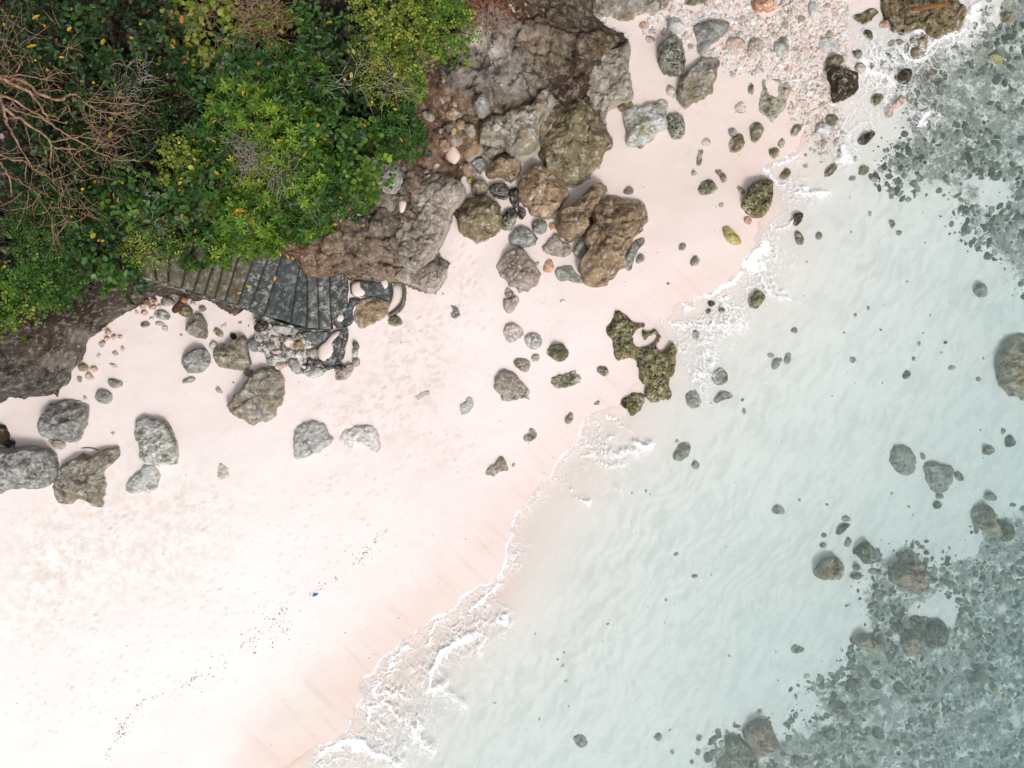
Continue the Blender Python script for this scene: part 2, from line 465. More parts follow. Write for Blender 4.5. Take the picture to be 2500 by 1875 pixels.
V = np.stack([SP[:, 0], SP[:, 1], SZ], 1)
me = mesh('sand', V, grid_faces(ny, nx), SAND, True, {'Col': C, 'algae': rf, 'wet': wetf, 'sub': sm(.6, 2.5, -SD), 'scuff': np.clip(blobs(SP, [(230,1140,170,.8), (100,1220,90,.8), (420,1080,100,.5), (900,800,80,.9), (850,880,90,.8), (740,900,90,.7), (1000,600,60,.8), (900,700,80,.5), (960,980,60,.5), (60,1340,80,.5), (380,1250,100,.4), (250,640,60,.4), (560,690,70,.3), (880,740,80,.5)]), 0, 1)*sm(.4, 1.5, SD)})
tag(put('sand', me), kind='structure', label='pale pink sand beach running down under the clear sea')

# ---------------------------------------------------------------- the sea
FOAM_L = []    # polylines (sheet, pts, width m, strength)
def FL(sheet, s, w, k): FOAM_L.append((plan(sheet, pts(s)), w, k))
FL('N', '1840,570 1700,600 1640,660 1560,760 1490,860', .09, 1.2)
FL('N', '1490,860 1450,930 1470,990 1540,1020 1600,1000 1620,930 1560,860', .035, .9)
FL('N', '1080,1110 1200,1200 1280,1240 1340,1370 1400,1290', .05, .9)
FL('N', '1040,1140 980,1180 970,1260', .05, .9)
FL('N', '1550,1000 1650,1070 1760,1170 1800,1160', .035, .8)
FL('N', '2030,720 2020,830 2090,860 2160,880', .025, .5)
FL('N', '1900,640 1950,580 1920,700', .05, .8)
FL('N', '900,1440 960,1500 1100,1560 1200,1600', .07, 1.0)
FL('N', '1340,1370 1400,1440 1500,1540', .04, .8)
FL('N', '560,1560 700,1480 800,1440 900,1480', .10, 1.0)
FL('N', '1180,1040 1100,1030 1240,1070', .08, .8)
FL('N', '2060,420 2150,480 2110,360', .07, .9)
FL('K', '1090,570 1130,590 1160,612 1190,605 1210,575', .04, 1.4)
FL('K', '700,355 740,390 770,430', .03, 1.0)
FL('N', '2080,100 2000,200 1900,270 1800,330', .05, 1.0)
FL('N', '1640,400 1560,450 1500,520 1450,600', .05, .9)
FL('N', '1300,620 1240,700 1180,760 1120,830', .05, .9)
FL('N', '1060,900 1000,980 1010,1060', .05, .9)
FL('K', '820,300 900,350 980,430 1040,470', .03, .7)
FL('K', '540,935 600,1000 660,1060 700,1110', .025, .9)
FL('K', '640,500 700,600 760,680 820,730 900,760 1000,780', .05, .7)
FL('K', '720,500 800,610 880,680 980,690 1100,640', .07, .65)
FL('K', '870,540 880,520 910,525', .03, .9)
FL('K', '935,925 965,940 970,970', .03, .9)
FL('G', '2170,510 2100,560 2060,640 2070,700', .13, 1.3)
FL('G', '2150,520 2080,540 2010,640', .08, 1.3)
FL('G', '2140,640 2080,650 2060,700', .06, .9)
FL('G', '2050,700 2060,760 2130,780 2212,850', .03, 1.0)
FL('G', '1980,730 1900,780 1800,830 1700,890 1690,940', .05, 1.1)
FL('G', '1680,930 1580,940 1560,1000 1500,1000 1440,980', .035, .9)
FL('G', '1780,380 1720,410 1700,500 1710,580 1730,640 1725,800', .022, .9)
FL('G', '1200,1150 1350,1130 1480,1130 1600,1140', .03, .8)
FL('G', '1860,900 1800,940 1850,1000 1900,1100 1960,1180', .06, .7)
FL('G', '1600,1150 1700,1180 1800,1160 1950,1170', .06, .7)
FL('G', '1650,1220 1700,1350 1740,1450 1700,1520', .05, .6)
FL('G', '1450,1330 1440,1480 1560,1600', .04, .6)
FL('D', '0,1440 80,1490 150,1530', .06, 1.1)
FL('D', '60,1450 110,1380 220,1360 330,1280', .045, .9)
FL('D', '100,1390 110,1320 200,1340 300,1300', .025, .8)
FL('D', '690,1230 710,1330 740,1390', .05, .9)
FL('D', '700,1360 750,1370', .05, .8)
FL('D', '160,1520 260,1580 340,1640', .03, .7)
FL('H', '290,40 340,30 430,70 520,60', .08, .8)
FL('H', '380,50 400,20 330,10', .04, .7)
FL('H', '60,290 80,340 200,310 260,250', .05, .7)
FL('H', '0,620 20,700', .09, 1.0)
FL('H', '0,790 60,860 120,920 210,970', .035, .9)
FL('H', '120,780 150,860 200,900 280,960', .035, .8)
FL('D', '1700,100 1780,150 1800,60', .16, .8)
FL('D', '1420,420 1540,320 1660,290 1710,230', .09, .8)
FL('D', '1160,430 1250,520 1360,510 1420,440', .07, .8)
FL('D', '1200,240 1330,230 1400,250', .07, .9)
FL('D', '1420,960 1340,1040 1400,1060', .10, .9)
FL('D', '850,520 950,640 1060,640 1090,720', .12, .8)
FOAM_B = [('N',1250,830,300,.42), ('N',1700,420,230,.5), ('N',1950,180,130,.7), ('N',1000,950,120,.6), ('N',1000,1150,130,.35), ('N',1100,1300,200,.4), ('N',600,1560,180,.6), ('N',1100,1560,280,.42),
    ('N',1500,1250,220,.3), ('N',1420,1500,180,.3), ('N',1900,640,220,.25), ('N',2050,450,150,.35), ('N',1700,1000,200,.22),
    ('K',60,1450,110,.6), ('K',20,1590,110,.7), ('K',300,1020,70,.4), ('K',450,850,120,.3), ('K',550,680,120,.35), ('K',800,600,180,.28), ('K',1000,700,140,.25), ('K',900,1050,130,.25), ('K',900,420,150,.2), ('K',700,900,200,.14), ('K',500,1200,250,.12),
    ('K',1650,50,120,.45), ('K',1650,180,90,.35), ('G',1700,1230,220,.42), ('G',1560,1420,160,.3), ('G',1900,1100,180,.35), ('G',1900,900,200,.35), ('G',2080,620,120,.55), ('G',1500,1180,130,.35), ('G',1650,1560,100,.35),
    ('H',110,860,160,.38), ('H',250,640,140,.22), ('H',60,450,120,.3), ('H',620,270,90,.25), ('H',330,60,160,.35), ('H',150,260,110,.35), ('H',80,1350,90,.25),
    ('D',200,1400,180,.3), ('D',720,1330,140,.3), ('D',850,1000,200,.3), ('D',700,1080,180,.4), ('D',1000,620,260,.42), ('D',900,500,200,.4), ('D',1150,450,200,.38), ('D',1350,300,170,.32), ('D',1250,800,220,.3), ('D',1500,500,200,.25),
    ('D',1750,200,150,.4), ('D',1600,400,180,.28), ('D',1400,1000,140,.3), ('D',1800,60,150,.3), ('D',2000,300,250,.14), ('D',1700,700,300,.14), ('D',2000,900,250,.14), ('D',750,100,150,.35), ('D',800,250,130,.35), ('D',620,340,110,.3), ('P',1650,1300,120,.2)]
WX, WY = axis(-12.9, 12.9, .05), axis(-9.7, 9.7, .05)
WGX, WGY = np.meshgrid(WX, WY); WP = np.stack([WGX.ravel(), WGY.ravel()], 1)
WD = shore_fast(WP)
keepv = WD < .5
foam = np.zeros(len(WP)); core = np.zeros(len(WP))
m = (WD < .4) & (np.abs(WP[:, 0]) < 13.5) & (np.abs(WP[:, 1]) < 10.5)
Pm = WP[m]
Pw = Pm+np.stack([fbm(Pm[:, 0]*1.6, Pm[:, 1]*1.6, 2.0, 4), fbm(Pm[:, 0]*1.6, Pm[:, 1]*1.6, 12.0, 4)], 1)*.16
f = np.zeros(len(Pm)); cr = np.zeros(len(Pm))
for (q, w, k) in FOAM_L:
    lo, hi = q.min(0)-.8, q.max(0)+.8
    s = ((Pm > lo) & (Pm < hi)).all(1)
    d = seg_dist(Pw[s], q[:-1], q[1:])
    f[s] = np.maximum(f[s], .52*k*np.exp(-(d/(w*3.2))**2))
    cr[s] = np.maximum(cr[s], k*np.exp(-(d/(w*1.1))**2))
for (sh, x, y, r, k) in FOAM_B:
    c0 = plan(sh, [(x, y)])[0]; R = r*SH[sh][2]/100
    f = f+1.02*k*np.exp(-((Pw-c0)**2).sum(1)/(1.2*R*R))*(1-f*.5)
# leading edge of the swash
es = np.clip(blobs(Pm, [(1120,1130,50,.8), (1150,1070,60,.8), (1215,975,60,.8), (1255,925,40,.7), (1000,1275,60,.7), (740,1600,90,1.2), (790,1500,90,1.2), (880,1380,90,1.3), (960,1290,80,1.2), (1060,1250,60,1.2), (1110,1150,60,.9), (1190,1020,90,.9), (1240,930,50,.8), (1400,670,60,.8), (1500,620,60,.9), (1600,560,70,1), (1680,360,90,.6), (1800,250,90,.5)], 0), 0, 1.25)
ew = .026+.045*np.clip(fbm(Pm[:, 0]*2, Pm[:, 1]*2, 7.0, 2)+.3, 0, 1)
dm = np.abs(WD[m]-.045)
cr = np.maximum(cr, es*np.clip(.85+1.1*fbm(Pm[:, 0]*1.4, Pm[:, 1]*1.4, 19., 3), .45, 1.3)*np.exp(-(dm/ew)**2))
f = np.maximum(f, es*.5*np.exp(-(np.clip(-WD[m], 0, None)/.30)**2))
foam[m] = np.clip(f, 0, 1.1); core[m] = np.clip(cr, 0, 1.3)
wz = .018*np.exp(-(WD/.16)**2)+.004*fbm(WP[:, 0]*1.1, WP[:, 1]*1.1, 3.3, 3)*sm(.1, 1, -WD)
wz = wz + .004*core - .04*sm(.1, .45, WD)
t = NT('sea_water'); p = t.pos()
wb = t.math('ADD', t.noise(p, 1.4, 4, .6), t.math('MULTIPLY', t.noise(p, 7, 3, .6), .25))
bp = t.n('ShaderNodeBump', _Strength=.35, _Distance=.05); t.l(wb, bp.inputs['Height'])
tr = t.n('ShaderNodeBsdfTransparent'); gl = t.n('ShaderNodeBsdfGlossy', _Roughness=.08); t.l(bp.outputs[0], gl.inputs['Normal'])
fr = t.n('ShaderNodeFresnel', _IOR=1.333); t.l(bp.outputs[0], fr.inputs['Normal'])
wmix = t.n('ShaderNodeMixShader'); t.l(fr.outputs[0], wmix.inputs[0]); t.l(tr.outputs[0], wmix.inputs[1]); t.l(gl.outputs[0], wmix.inputs[2])
fa, ca = t.attr('foam'), t.attr('core')
wn1 = t.noise(p, 2.2, 4, .6, 'Color'); wn2 = t.noise(p, 9, 3, .6, 'Color')
ws = t.add(t.add(p, t.scale(wn1, (.55, .55, 0))), t.scale(wn2, (.10, .10, 0)))
e1 = t.vor(ws, 3.4, 'DISTANCE_TO_EDGE'); e2 = t.vor(ws, 9.5, 'DISTANCE_TO_EDGE'); e3 = t.vor(ws, 22, 'DISTANCE_TO_EDGE')
nb = t.noise(ws, 2.6, 4, .65); nb2 = t.noise(ws, 12, 4, .7); nb3 = t.noise(ws, 40, 3, .7)
fm = t.math('MULTIPLY', fa, t.math('ADD', .25, t.math('MULTIPLY', nb, 1.5)))
def strand(e, w, soft): return t.step(0.0, soft, t.math('SUBTRACT', t.math('MULTIPLY', fm, w), e))
s1, s2, s3 = strand(e1, .085, .05), strand(e2, .105, .07), strand(e3, .16, .13)
mk = t.math('MAXIMUM', t.math('MULTIPLY', s1, .8), t.math('MULTIPLY', s2, t.step(.30, .62, nb2)))
mk = t.math('MAXIMUM', mk, t.math('MULTIPLY', t.math('MULTIPLY', s3, .8), t.step(.42, .62, nb2)))
mk = t.math('MULTIPLY', mk, t.step(.22, .55, t.math('ADD', nb3, t.math('MULTIPLY', fm, .25))))
co = t.step(.35, .75, t.math('ADD', ca, t.math('MULTIPLY', t.math('SUBTRACT', nb2, .5), 2.3)))
mk = t.math('MAXIMUM', mk, co)
# loose bubbles drifting about
bub = t.math('MULTIPLY', t.step(.16, .10, t.vor(p, 11, 'F1')), t.step(.60, .66, t.noise(p, 5.3, 2)))
mk = t.math('MAXIMUM', mk, t.math('MULTIPLY', t.math('MULTIPLY', bub, t.step(.02, .10, fa)), .8))
haze = t.math('MULTIPLY', t.step(.1, .9, fa), t.math('MULTIPLY', t.step(.35, .7, nb2), .18))
web = t.math('MULTIPLY', t.math('MULTIPLY', t.step(.10, .0, e2), t.step(.42, .62, nb)), t.math('MULTIPLY', t.attr('open'), .14))  # thin foam web, its pale veins painted in as broken caustics
web = t.math('MAXIMUM', web, t.math('MULTIPLY', t.math('MULTIPLY', t.step(.50, .72, t.noise(t.scale(ws, (1, 1.7, 1)), 5.5, 5, .72)), t.attr('open')), .10))
mk = t.math('MULTIPLY', t.math('MAXIMUM', t.math('MAXIMUM', mk, haze), web), .95)
df = t.bsdf((.97, .97, .97, 1), .8, t.math('ADD', nb3, nb2), .15, .01, .2)
tlc = t.n('ShaderNodeBsdfTranslucent'); tlc.inputs['Color'].default_value = (.93, .94, .95, 1)
fo_ = t.n('ShaderNodeMixShader', _Fac=.12); t.l(df.outputs[0], fo_.inputs[1]); t.l(tlc.outputs[0], fo_.inputs[2])
fin = t.n('ShaderNodeMixShader'); t.l(mk, fin.inputs[0]); t.l(wmix.outputs[0], fin.inputs[1]); t.l(fo_.outputs[0], fin.inputs[2])
t.l(fin.outputs[0], t.out.inputs['Surface'])
ab = t.n('ShaderNodeVolumeAbsorption', _Density=.22); ab.inputs['Color'].default_value = (.22, .80, .86, 1)
sc_ = t.n('ShaderNodeVolumeScatter', _Density=.24); sc_.inputs['Color'].default_value = (.80, .95, .99, 1)
ad = t.n('ShaderNodeAddShader'); t.l(ab.outputs[0], ad.inputs[0]); t.l(sc_.outputs[0], ad.inputs[1]); t.l(ad.outputs[0], t.out.inputs['Volume'])
WATER = t.m
WATER.cycles.homogeneous_volume = True
ny, nx = WGX.shape
kp = keepv.reshape(ny, nx); kp = kp[:-1, :-1] | kp[:-1, 1:] | kp[1:, 1:] | kp[1:, :-1]
V = np.stack([WP[:, 0], WP[:, 1], wz], 1)
F = grid_faces(ny, nx, kp)
# close the body of water underneath, so that it is a volume and not a sheet
cnt = {}
e = np.concatenate([F[:, [0, 1]], F[:, [1, 2]], F[:, [2, 3]], F[:, [3, 0]]])
key = np.minimum(e[:, 0], e[:, 1]).astype(np.int64)*len(V)+np.maximum(e[:, 0], e[:, 1])
_, inv, c_ = np.unique(key, return_inverse=True, return_counts=True)
be = e[c_[inv] == 1]
nv = len(V)
bv = np.unique(be); mp = np.full(nv, -1); mp[bv] = nv+np.arange(len(bv))
VB = V[bv].copy(); VB[:, 2] = np.minimum(-.25, 0) - np.where(WD[bv] < -1, 7, 0)
sides = np.stack([be[:, 1], be[:, 0], mp[be[:, 0]], mp[be[:, 1]]], 1)
V2 = np.concatenate([V, VB]); z0 = np.zeros(len(VB))
V3, F3, A3 = compact(V2, [F, sides], {'open': np.concatenate([sm(1.5, 6, -WD)*np.clip(.25+np.where(np.abs(WP[:, 0]) < 14, reef(WP), .5), 0, 1), z0]), 'foam': np.concatenate([foam, z0]), 'core': np.concatenate([core, z0])})
me = mesh('sea', V3, F3, WATER, True, A3)
tag(put('sea', me), kind='structure', label='clear pale turquoise sea with lacy white foam along the sand')

# ---------------------------------------------------------------- the cliff
TOE = plan('Z', pts('-60,872 0,868 60,864 120,852 150,822 163,790 172,765 185,742 215,712 255,685 288,662 318,641 360,638 421,650 453,654 478,669 504,683 528,669 600,655 690,640 752,607 800,610 840,614 880,620 905,630 935,640 955,616 965,592 962,566 942,546 960,510 975,480 985,440 1000,415 1000,380 1010,350 1040,325 1090,330 1130,335 1165,322 1210,300 1250,270 1290,245 1300,200 1312,150 1345,115 1365,95 1350,70 1310,50 1285,20 1290,-80 1400,-700'), .45)
TOE[-1] = (4, 40)
CLIFF = np.concatenate([TOE, [(-60, 40), (-60, TOE[0][1]-1.0), (-18, TOE[0][1]-.6)]])
STAIR_OUT = 'Q|0,530 180,590 400,640 700,760 940,830 1270,920 1500,980 1700,1050 1950,1170 2212,1270'
CX, CY = axis(-13.6, 2.6, .05, 14), axis(.2, 9.9, .05, 14)
CGX, CGY = np.meshgrid(CX, CY); CP = np.stack([CGX.ravel(), CGY.ravel()], 1)
wob = np.stack([fbm(CP[:, 0]*1.7, CP[:, 1]*1.7, 21., 4), fbm(CP[:, 0]*1.7, CP[:, 1]*1.7, 31., 4)], 1)*.10
near = (CP[:, 0] > -15) & (CP[:, 0] < 4) & (CP[:, 1] < 11)
CD = np.full(len(CP), -1.0)
CD[near] = sdf((CP+wob)[near], [CLIFF]); CD[~near] = sdf(CP[~near], [CLIFF])
wdt = .45+1.5*sm(-9, -4.5, CP[:, 0])
rise = 2.75*(1-np.exp(-np.clip(CD, 0, None)/wdt))
lump = fbm(CP[:, 0]*.9, CP[:, 1]*.9, 4.0, 5)
crk = ridged(CP[:, 0]*.8, CP[:, 1]*.8, 14.0, 4)
detail = sm(0, .4, CD)
def worley(P, sc, seed=0):
    x, y = P[:, 0]*sc, P[:, 1]*sc; xi, yi = np.floor(x).astype(np.int64), np.floor(y).astype(np.int64)
    f1 = np.full(len(P), 9.); f2 = np.full(len(P), 9.); idv = np.zeros(len(P))
    for dx in (-1, 0, 1):
        for dy in (-1, 0, 1):
            h = _perm[(_perm[(xi+dx+seed*31) & 1023]+yi+dy) & 1023]
            px, py = xi+dx+_g[h, 0]*.45+.5, yi+dy+_g[h, 1]*.45+.5
            d = np.sqrt((x-px)**2+(y-py)**2)
            m = d < f1; f2 = np.where(m, f1, np.minimum(f2, d)); f1 = np.where(m, d, f1); idv = np.where(m, h/1023., idv)
    return f1, f2, idv
CW = CP+wob*1.3
wa, wb_, wi = worley(CW, 1.5, 1); wc, wd, we = worley(CW, 3.6, 2)
blk = .24*(wi-.4)*sm(.0, .25, wb_-wa)-.17*(1-sm(0, .14, wb_-wa))
sml = .11*(we-.3)*sm(.0, .3, wd-wc)-.06*(1-sm(0, .16, wd-wc))
msk = sm(-.25, .25, fbm(CP[:, 0]*.6, CP[:, 1]*.6, 44., 3))
CZ = .32+.12*sm(0, .3, CD)+rise*(1+.16*lump)+detail*(.16*lump+blk*(.35+.65*msk)+sml*(1-.3*msk)-.10*np.clip(crk-.85, 0, 1)+.03*fbm(CP[:, 0]*6, CP[:, 1]*6, 2.0, 4))
HOLLOW = [('T', '335,1340 370,1320 425,1340 420,1400 390,1470 345,1470', 1), ('T', '850,860 900,720 960,700 1000,760 1040,830 1000,900 960,930', 1), ('T', '1270,760 1310,700 1400,650 1480,622 1525,640 1510,690 1440,720 1360,770 1290,800', 1)]
HOL = []
for sh_, s_, _k in HOLLOW:
    z_ = .7
    for _ in range(5):
        q_ = plan(sh_, pts(s_), z_); i_ = np.argmin(((CP-q_.mean(0))**2).sum(1)); z_ = float(CZ[i_])
    lv_ = z_-.06; q_ = plan(sh_, pts(s_), lv_); dd = sdf(CP[near], [q_]); zz = CZ[near]
    CZ[near] = np.where(dd > -.12, zz+(lv_-.04-zz)*sm(-.12, .02, dd), zz); HOL.append((q_, lv_))
# keep the slope beneath the flight of steps
def stair_z(x): return .42+np.clip((-3.35-x)/.30, 0, 13)*.16
SPOLY = plan('Z', pts('318,590 345,500 500,500 553,536 580,541 602,545 640,563 652,576 665,592 683,595 709,591 730,583 749,590 756,605 760,640 760,712 690,712 620,690 540,658 430,622'), [2.6,2.6,1.6,1.4,1.25,1.15,.95,.88,.82,.72,.62,.55,.5,.5,.45,.45,.6,.85,1.3,2.0])
ds = -sdf(CP[near], [SPOLY])
lim = stair_z(CP[near][:, 0])-.16+np.clip(ds, 0, None)*3.2-.6*sm(0, .12, -ds)
zz = CZ[near]; CZ[near] = np.where(ds < 1.6, np.minimum(zz, lim), zz)
CZ = np.where(CD < 0, np.minimum(CZ, .1+CD*2), CZ)
CZG = CZ.reshape(CGX.shape)
cliff_at0 = ground_lookup(CZG, CX, CY)
def ground(P):
    P = np.atleast_2d(P); g = sand_at(P)
    m = (P[:, 0] < 5) & (P[:, 1] > .2)
    if m.any(): g[m] = np.maximum(g[m], cliff_at0(P[m]))
    return g
def place(sheet, p, n=4):
    """ground point seen at a photo position"""
    z = .4
    for _ in range(n):
        q = plan(sheet, p, z); z = float(ground(q.mean(0)[None])[0])
    return plan(sheet, p, z), z
SPOTS = [(60,800,101,95,88),(130,770,137,131,123),(170,740,146,138,128),(100,740,93,77,62),(220,700,137,130,119),(180,655,84,69,56),(260,640,99,88,76),(300,620,87,78,66),(20,850,100,95,89),
 (600,500,99,74,57),(700,560,147,120,98),(640,530,117,86,65),(660,500,100,81,64),(740,500,131,113,96),(700,480,89,73,60),(800,540,148,129,112),(780,440,130,120,104),(840,450,139,127,111),(850,360,144,136,119),(830,400,115,98,81),(740,560,140,117,98),
 (900,300,139,110,87),(880,340,126,96,74),(920,220,114,87,67),(900,150,97,72,57),(930,110,81,62,50),(950,60,92,59,44),(1010,50,168,95,56),(1080,45,157,90,57),(1080,90,163,150,138),(1055,105,248,233,221),(990,140,120,112,102),(1030,160,147,138,129),
 (1100,180,161,154,144),(1150,100,148,129,110),(1200,60,127,109,88),(1150,15,98,80,64),(1200,120,151,134,114),(1250,80,115,96,76),(1250,25,110,94,77),(1230,160,79,58,45),(930,400,176,150,131),(940,470,191,170,157),(900,520,162,143,126),(880,470,103,85,71),
 (940,590,191,170,153),(870,580,159,134,112),(1000,260,147,118,92),(1050,270,158,132,106),(1100,250,163,143,116),(960,300,135,103,80),(960,250,141,110,87),(1110,30,101,67,46)]
def idw(P, z, spots, pw=3.0):
    num = np.zeros((len(P), 3)); den = np.zeros(len(P))
    for (x, y, r, g, b) in spots:
        cc = plan('Z', [(x, y)], z)[0]
        w = 1/(((P-cc)**2).sum(1)+.04)**pw
        num += w[:, None]*alb((r, g, b)); den += w
    return num/den[:, None]
CC = np.full((len(CP), 3), alb((96, 76, 58)))
CC[near] = idw((CP+wob*2.5)[near], 1.4, SPOTS)
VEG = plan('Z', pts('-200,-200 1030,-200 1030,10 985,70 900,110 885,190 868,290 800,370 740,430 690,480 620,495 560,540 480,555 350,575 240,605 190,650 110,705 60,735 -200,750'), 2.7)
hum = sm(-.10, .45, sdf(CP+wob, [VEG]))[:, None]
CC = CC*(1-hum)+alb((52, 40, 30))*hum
tone = ((wi-.5)*.28+(we-.5)*.16)[:, None]
CC = CC*np.clip(1+tone*(1-hum), .6, 1.4)
t = NT('cliff_rock'); p = t.pos(); c = t.attr('Col', 'Color')
n2, n3, n4, n5 = t.noise(p, 7, 5, .65), t.noise(p, 48, 3, .75), t.noise(p, 20, 4, .7), t.noise(p, 2.1, 4, .6)
gr = t.noise(p, 6, 6, .80)
c = t.mix(t.math('MULTIPLY', t.step(.51, .59, gr), .75), c, t.mix(.62, c, (.03, .024, .018, 1)))
c = t.mix(t.math('MULTIPLY', t.step(.49, .39, gr), .75), c, t.mix(.5, c, rgba((226,214,202))))
vc = t.vor(t.add(p, t.scale(t.noise(p, 2.5, 5, .7, 'Color'), (.6, .6, .6))), 1.6, 'DISTANCE_TO_EDGE')
cm = t.math('MULTIPLY', t.step(.05, .01, vc), t.step(.44, .56, t.noise(p, 1.3, 3)))
c = t.mix(t.math('MULTIPLY', cm, .75), c, (.03, .024, .018, 1))
c = t.mix(t.math('MULTIPLY', t.step(.52, .72, n2), .35), c, t.mix(.5, c, (.03, .025, .02, 1)))
c = t.mix(t.math('MULTIPLY', t.step(.60, .70, n3), .5), c, rgba((214,204,196)))
c = t.mix(t.math('MULTIPLY', t.step(.6, .7, n5), .35), c, rgba((86, 82, 74)))
h = t.math('SUBTRACT', t.math('SUBTRACT', t.math('MULTIPLY', n2, .6), gr), t.math('MULTIPLY', cm, .4))
CLIFFM = t.end(t.bsdf(c, .92, h, 1.0, .10, .15).outputs[0])
ny, nx = CGX.shape
kv = (CD > -.12).reshape(ny, nx); kf = kv[:-1, :-1] | kv[:-1, 1:] | kv[1:, 1:] | kv[1:, :-1]
V, F, A = compact(np.stack([CP[:, 0], CP[:, 1], CZ], 1), [grid_faces(ny, nx, kf)], {'Col': CC})
tag(put('cliff', mesh('cliff', V, F, CLIFFM, True, A)), kind='structure', label='low brown and grey rock cliff rising from the beach to the thicket')

for q_, lv_ in HOL:
    P_ = chaikin(q_, 2); c_ = P_.mean(0); n_ = len(P_)
    V_ = np.concatenate([[[c_[0], c_[1], lv_+.05]], np.c_[c_+(P_-c_)*.6, np.full(n_, lv_+.04)], np.c_[P_, np.full(n_, lv_-.01)], np.c_[P_, np.full(n_, lv_-.10)]])
    i_ = np.arange(n_); j_ = (i_+1) % n_
    F_ = [np.stack([np.zeros(n_, int), 1+i_, 1+j_], 1), np.concatenate([np.stack([1+i_+k*n_, 1+n_+i_+k*n_, 1+n_+j_+k*n_, 1+j_+k*n_], 1) for k in (0, 1)])]
    tag(put('sand_hollow', mesh('sand_hollow', V_, F_, SAND, True, {'Col': np.tile(alb((236,214,202)), (len(V_), 1))})), kind='structure', label='pink sand caught in a hollow of the rock slope')

# ================================================================= rocks, traced one by one
RM = {}
def RMAT(k, *a, **kw): RM[k] = rock_mat('stone_'+k, *a, **kw)
RMAT('tan', (176,152,124), (150,126,98), spot=(84,66,50), amt=.28, sscale=5, light=(196,178,152), lamt=.25)
RMAT('brown', (142,130,100), (118,104,78), spot=(62,54,40), amt=.38, sscale=6, light=(162,150,124), lamt=.25)
RMAT('olive', (134,132,104), (112,110,82), spot=(66,66,46), amt=.42, sscale=10, light=(158,156,128), lamt=.30)
RMAT('pitted', (152,140,102), (118,114,76), spot=(38,42,26), amt=.54, sscale=9, stain=(80,88,48), stamt=.6, dust=.25)
RMAT('grey', (158,158,154), (136,134,128), spot=(92,90,84), amt=.36, sscale=12, light=(188,188,186), lamt=.35)
RMAT('greytan', (166,160,146), (144,132,112), spot=(98,90,74), amt=.34, sscale=9, light=(190,188,182), lamt=.35, stain=(134,118,92), stamt=.5)
RMAT('pale', (212,212,208), (188,188,182), spot=(140,136,124), amt=.32, sscale=12, light=(232,232,232), lamt=.35)
RMAT('white', (236,234,232), (214,206,200), spot=(190,176,164), amt=.22, sscale=14)
RMAT('mauve', (176,163,150), (156,141,126), spot=(104,90,84), amt=.42, sscale=13, light=(206,198,194), lamt=.35)
RMAT('speckled', (156,156,140), (134,134,112), spot=(48,48,42), amt=.52, sscale=9, light=(190,190,184), lamt=.4)
RMAT('palemoss', (190,190,184), (150,148,124), spot=(92,92,64), amt=.45, sscale=6, light=(214,214,214), lamt=.45)
RMAT('blackpit', (120,116,108), (92,88,80), spot=(34,34,32), amt=.62, sscale=9, light=(176,170,162), lamt=.4, dust=.0)
RMAT('brownpit', (138,120,90), (108,98,70), spot=(40,38,32), amt=.50, sscale=6, light=(160,146,116), lamt=.3, dust=.0)
RMAT('dark', (88,78,54), (60,50,36), spot=(30,26,18), amt=.45, sscale=8, light=(110,100,74), lamt=.3, dust=.0)
RMAT('pink', (228,200,186), (206,176,158), spot=(160,130,112), amt=.34, sscale=12, light=(240,228,220), lamt=.4)
RMAT('rust', (212,160,126), (190,134,104), spot=(150,92,66), amt=.36, sscale=14, light=(236,214,200), lamt=.4)
RMAT('ochre', (214,200,136), (184,168,104), spot=(134,128,66), amt=.38, sscale=10, light=(232,226,188), lamt=.3)
RMAT('rubble', (214,200,186), (176,156,138), spot=(120,98,80), amt=.42, sscale=18, light=(238,234,230), lamt=.45)
RMAT('subgrey', (168,172,162), (146,152,140), spot=(104,110,96), amt=.40, sscale=9, light=(188,188,174), lamt=.3, dust=.7)
RMAT('subtan', (170,162,142), (152,146,124), spot=(112,106,82), amt=.32, sscale=6, light=(186,178,154), lamt=.3, dust=.7)
RMAT('subgreen', (122,132,110), (98,112,92), spot=(60,72,52), amt=.45, sscale=8, light=(142,150,118), lamt=.30, dust=.7)
RMAT('bed', (112,112,106), (84,86,80), spot=(44,46,42), amt=.50, sscale=8, light=(222,212,206), lamt=.50, dust=.0)
RMAT('cement', (128,130,126), (104,108,104), spot=(52,56,54), amt=.50, sscale=5, light=(206,200,196), lamt=.36, rough=.9, dust=.0)
RMAT('mortar', (96,98,92), (70,74,68), spot=(34,38,32), amt=.5, sscale=9, light=(206,200,194), lamt=.40, dust=.0)

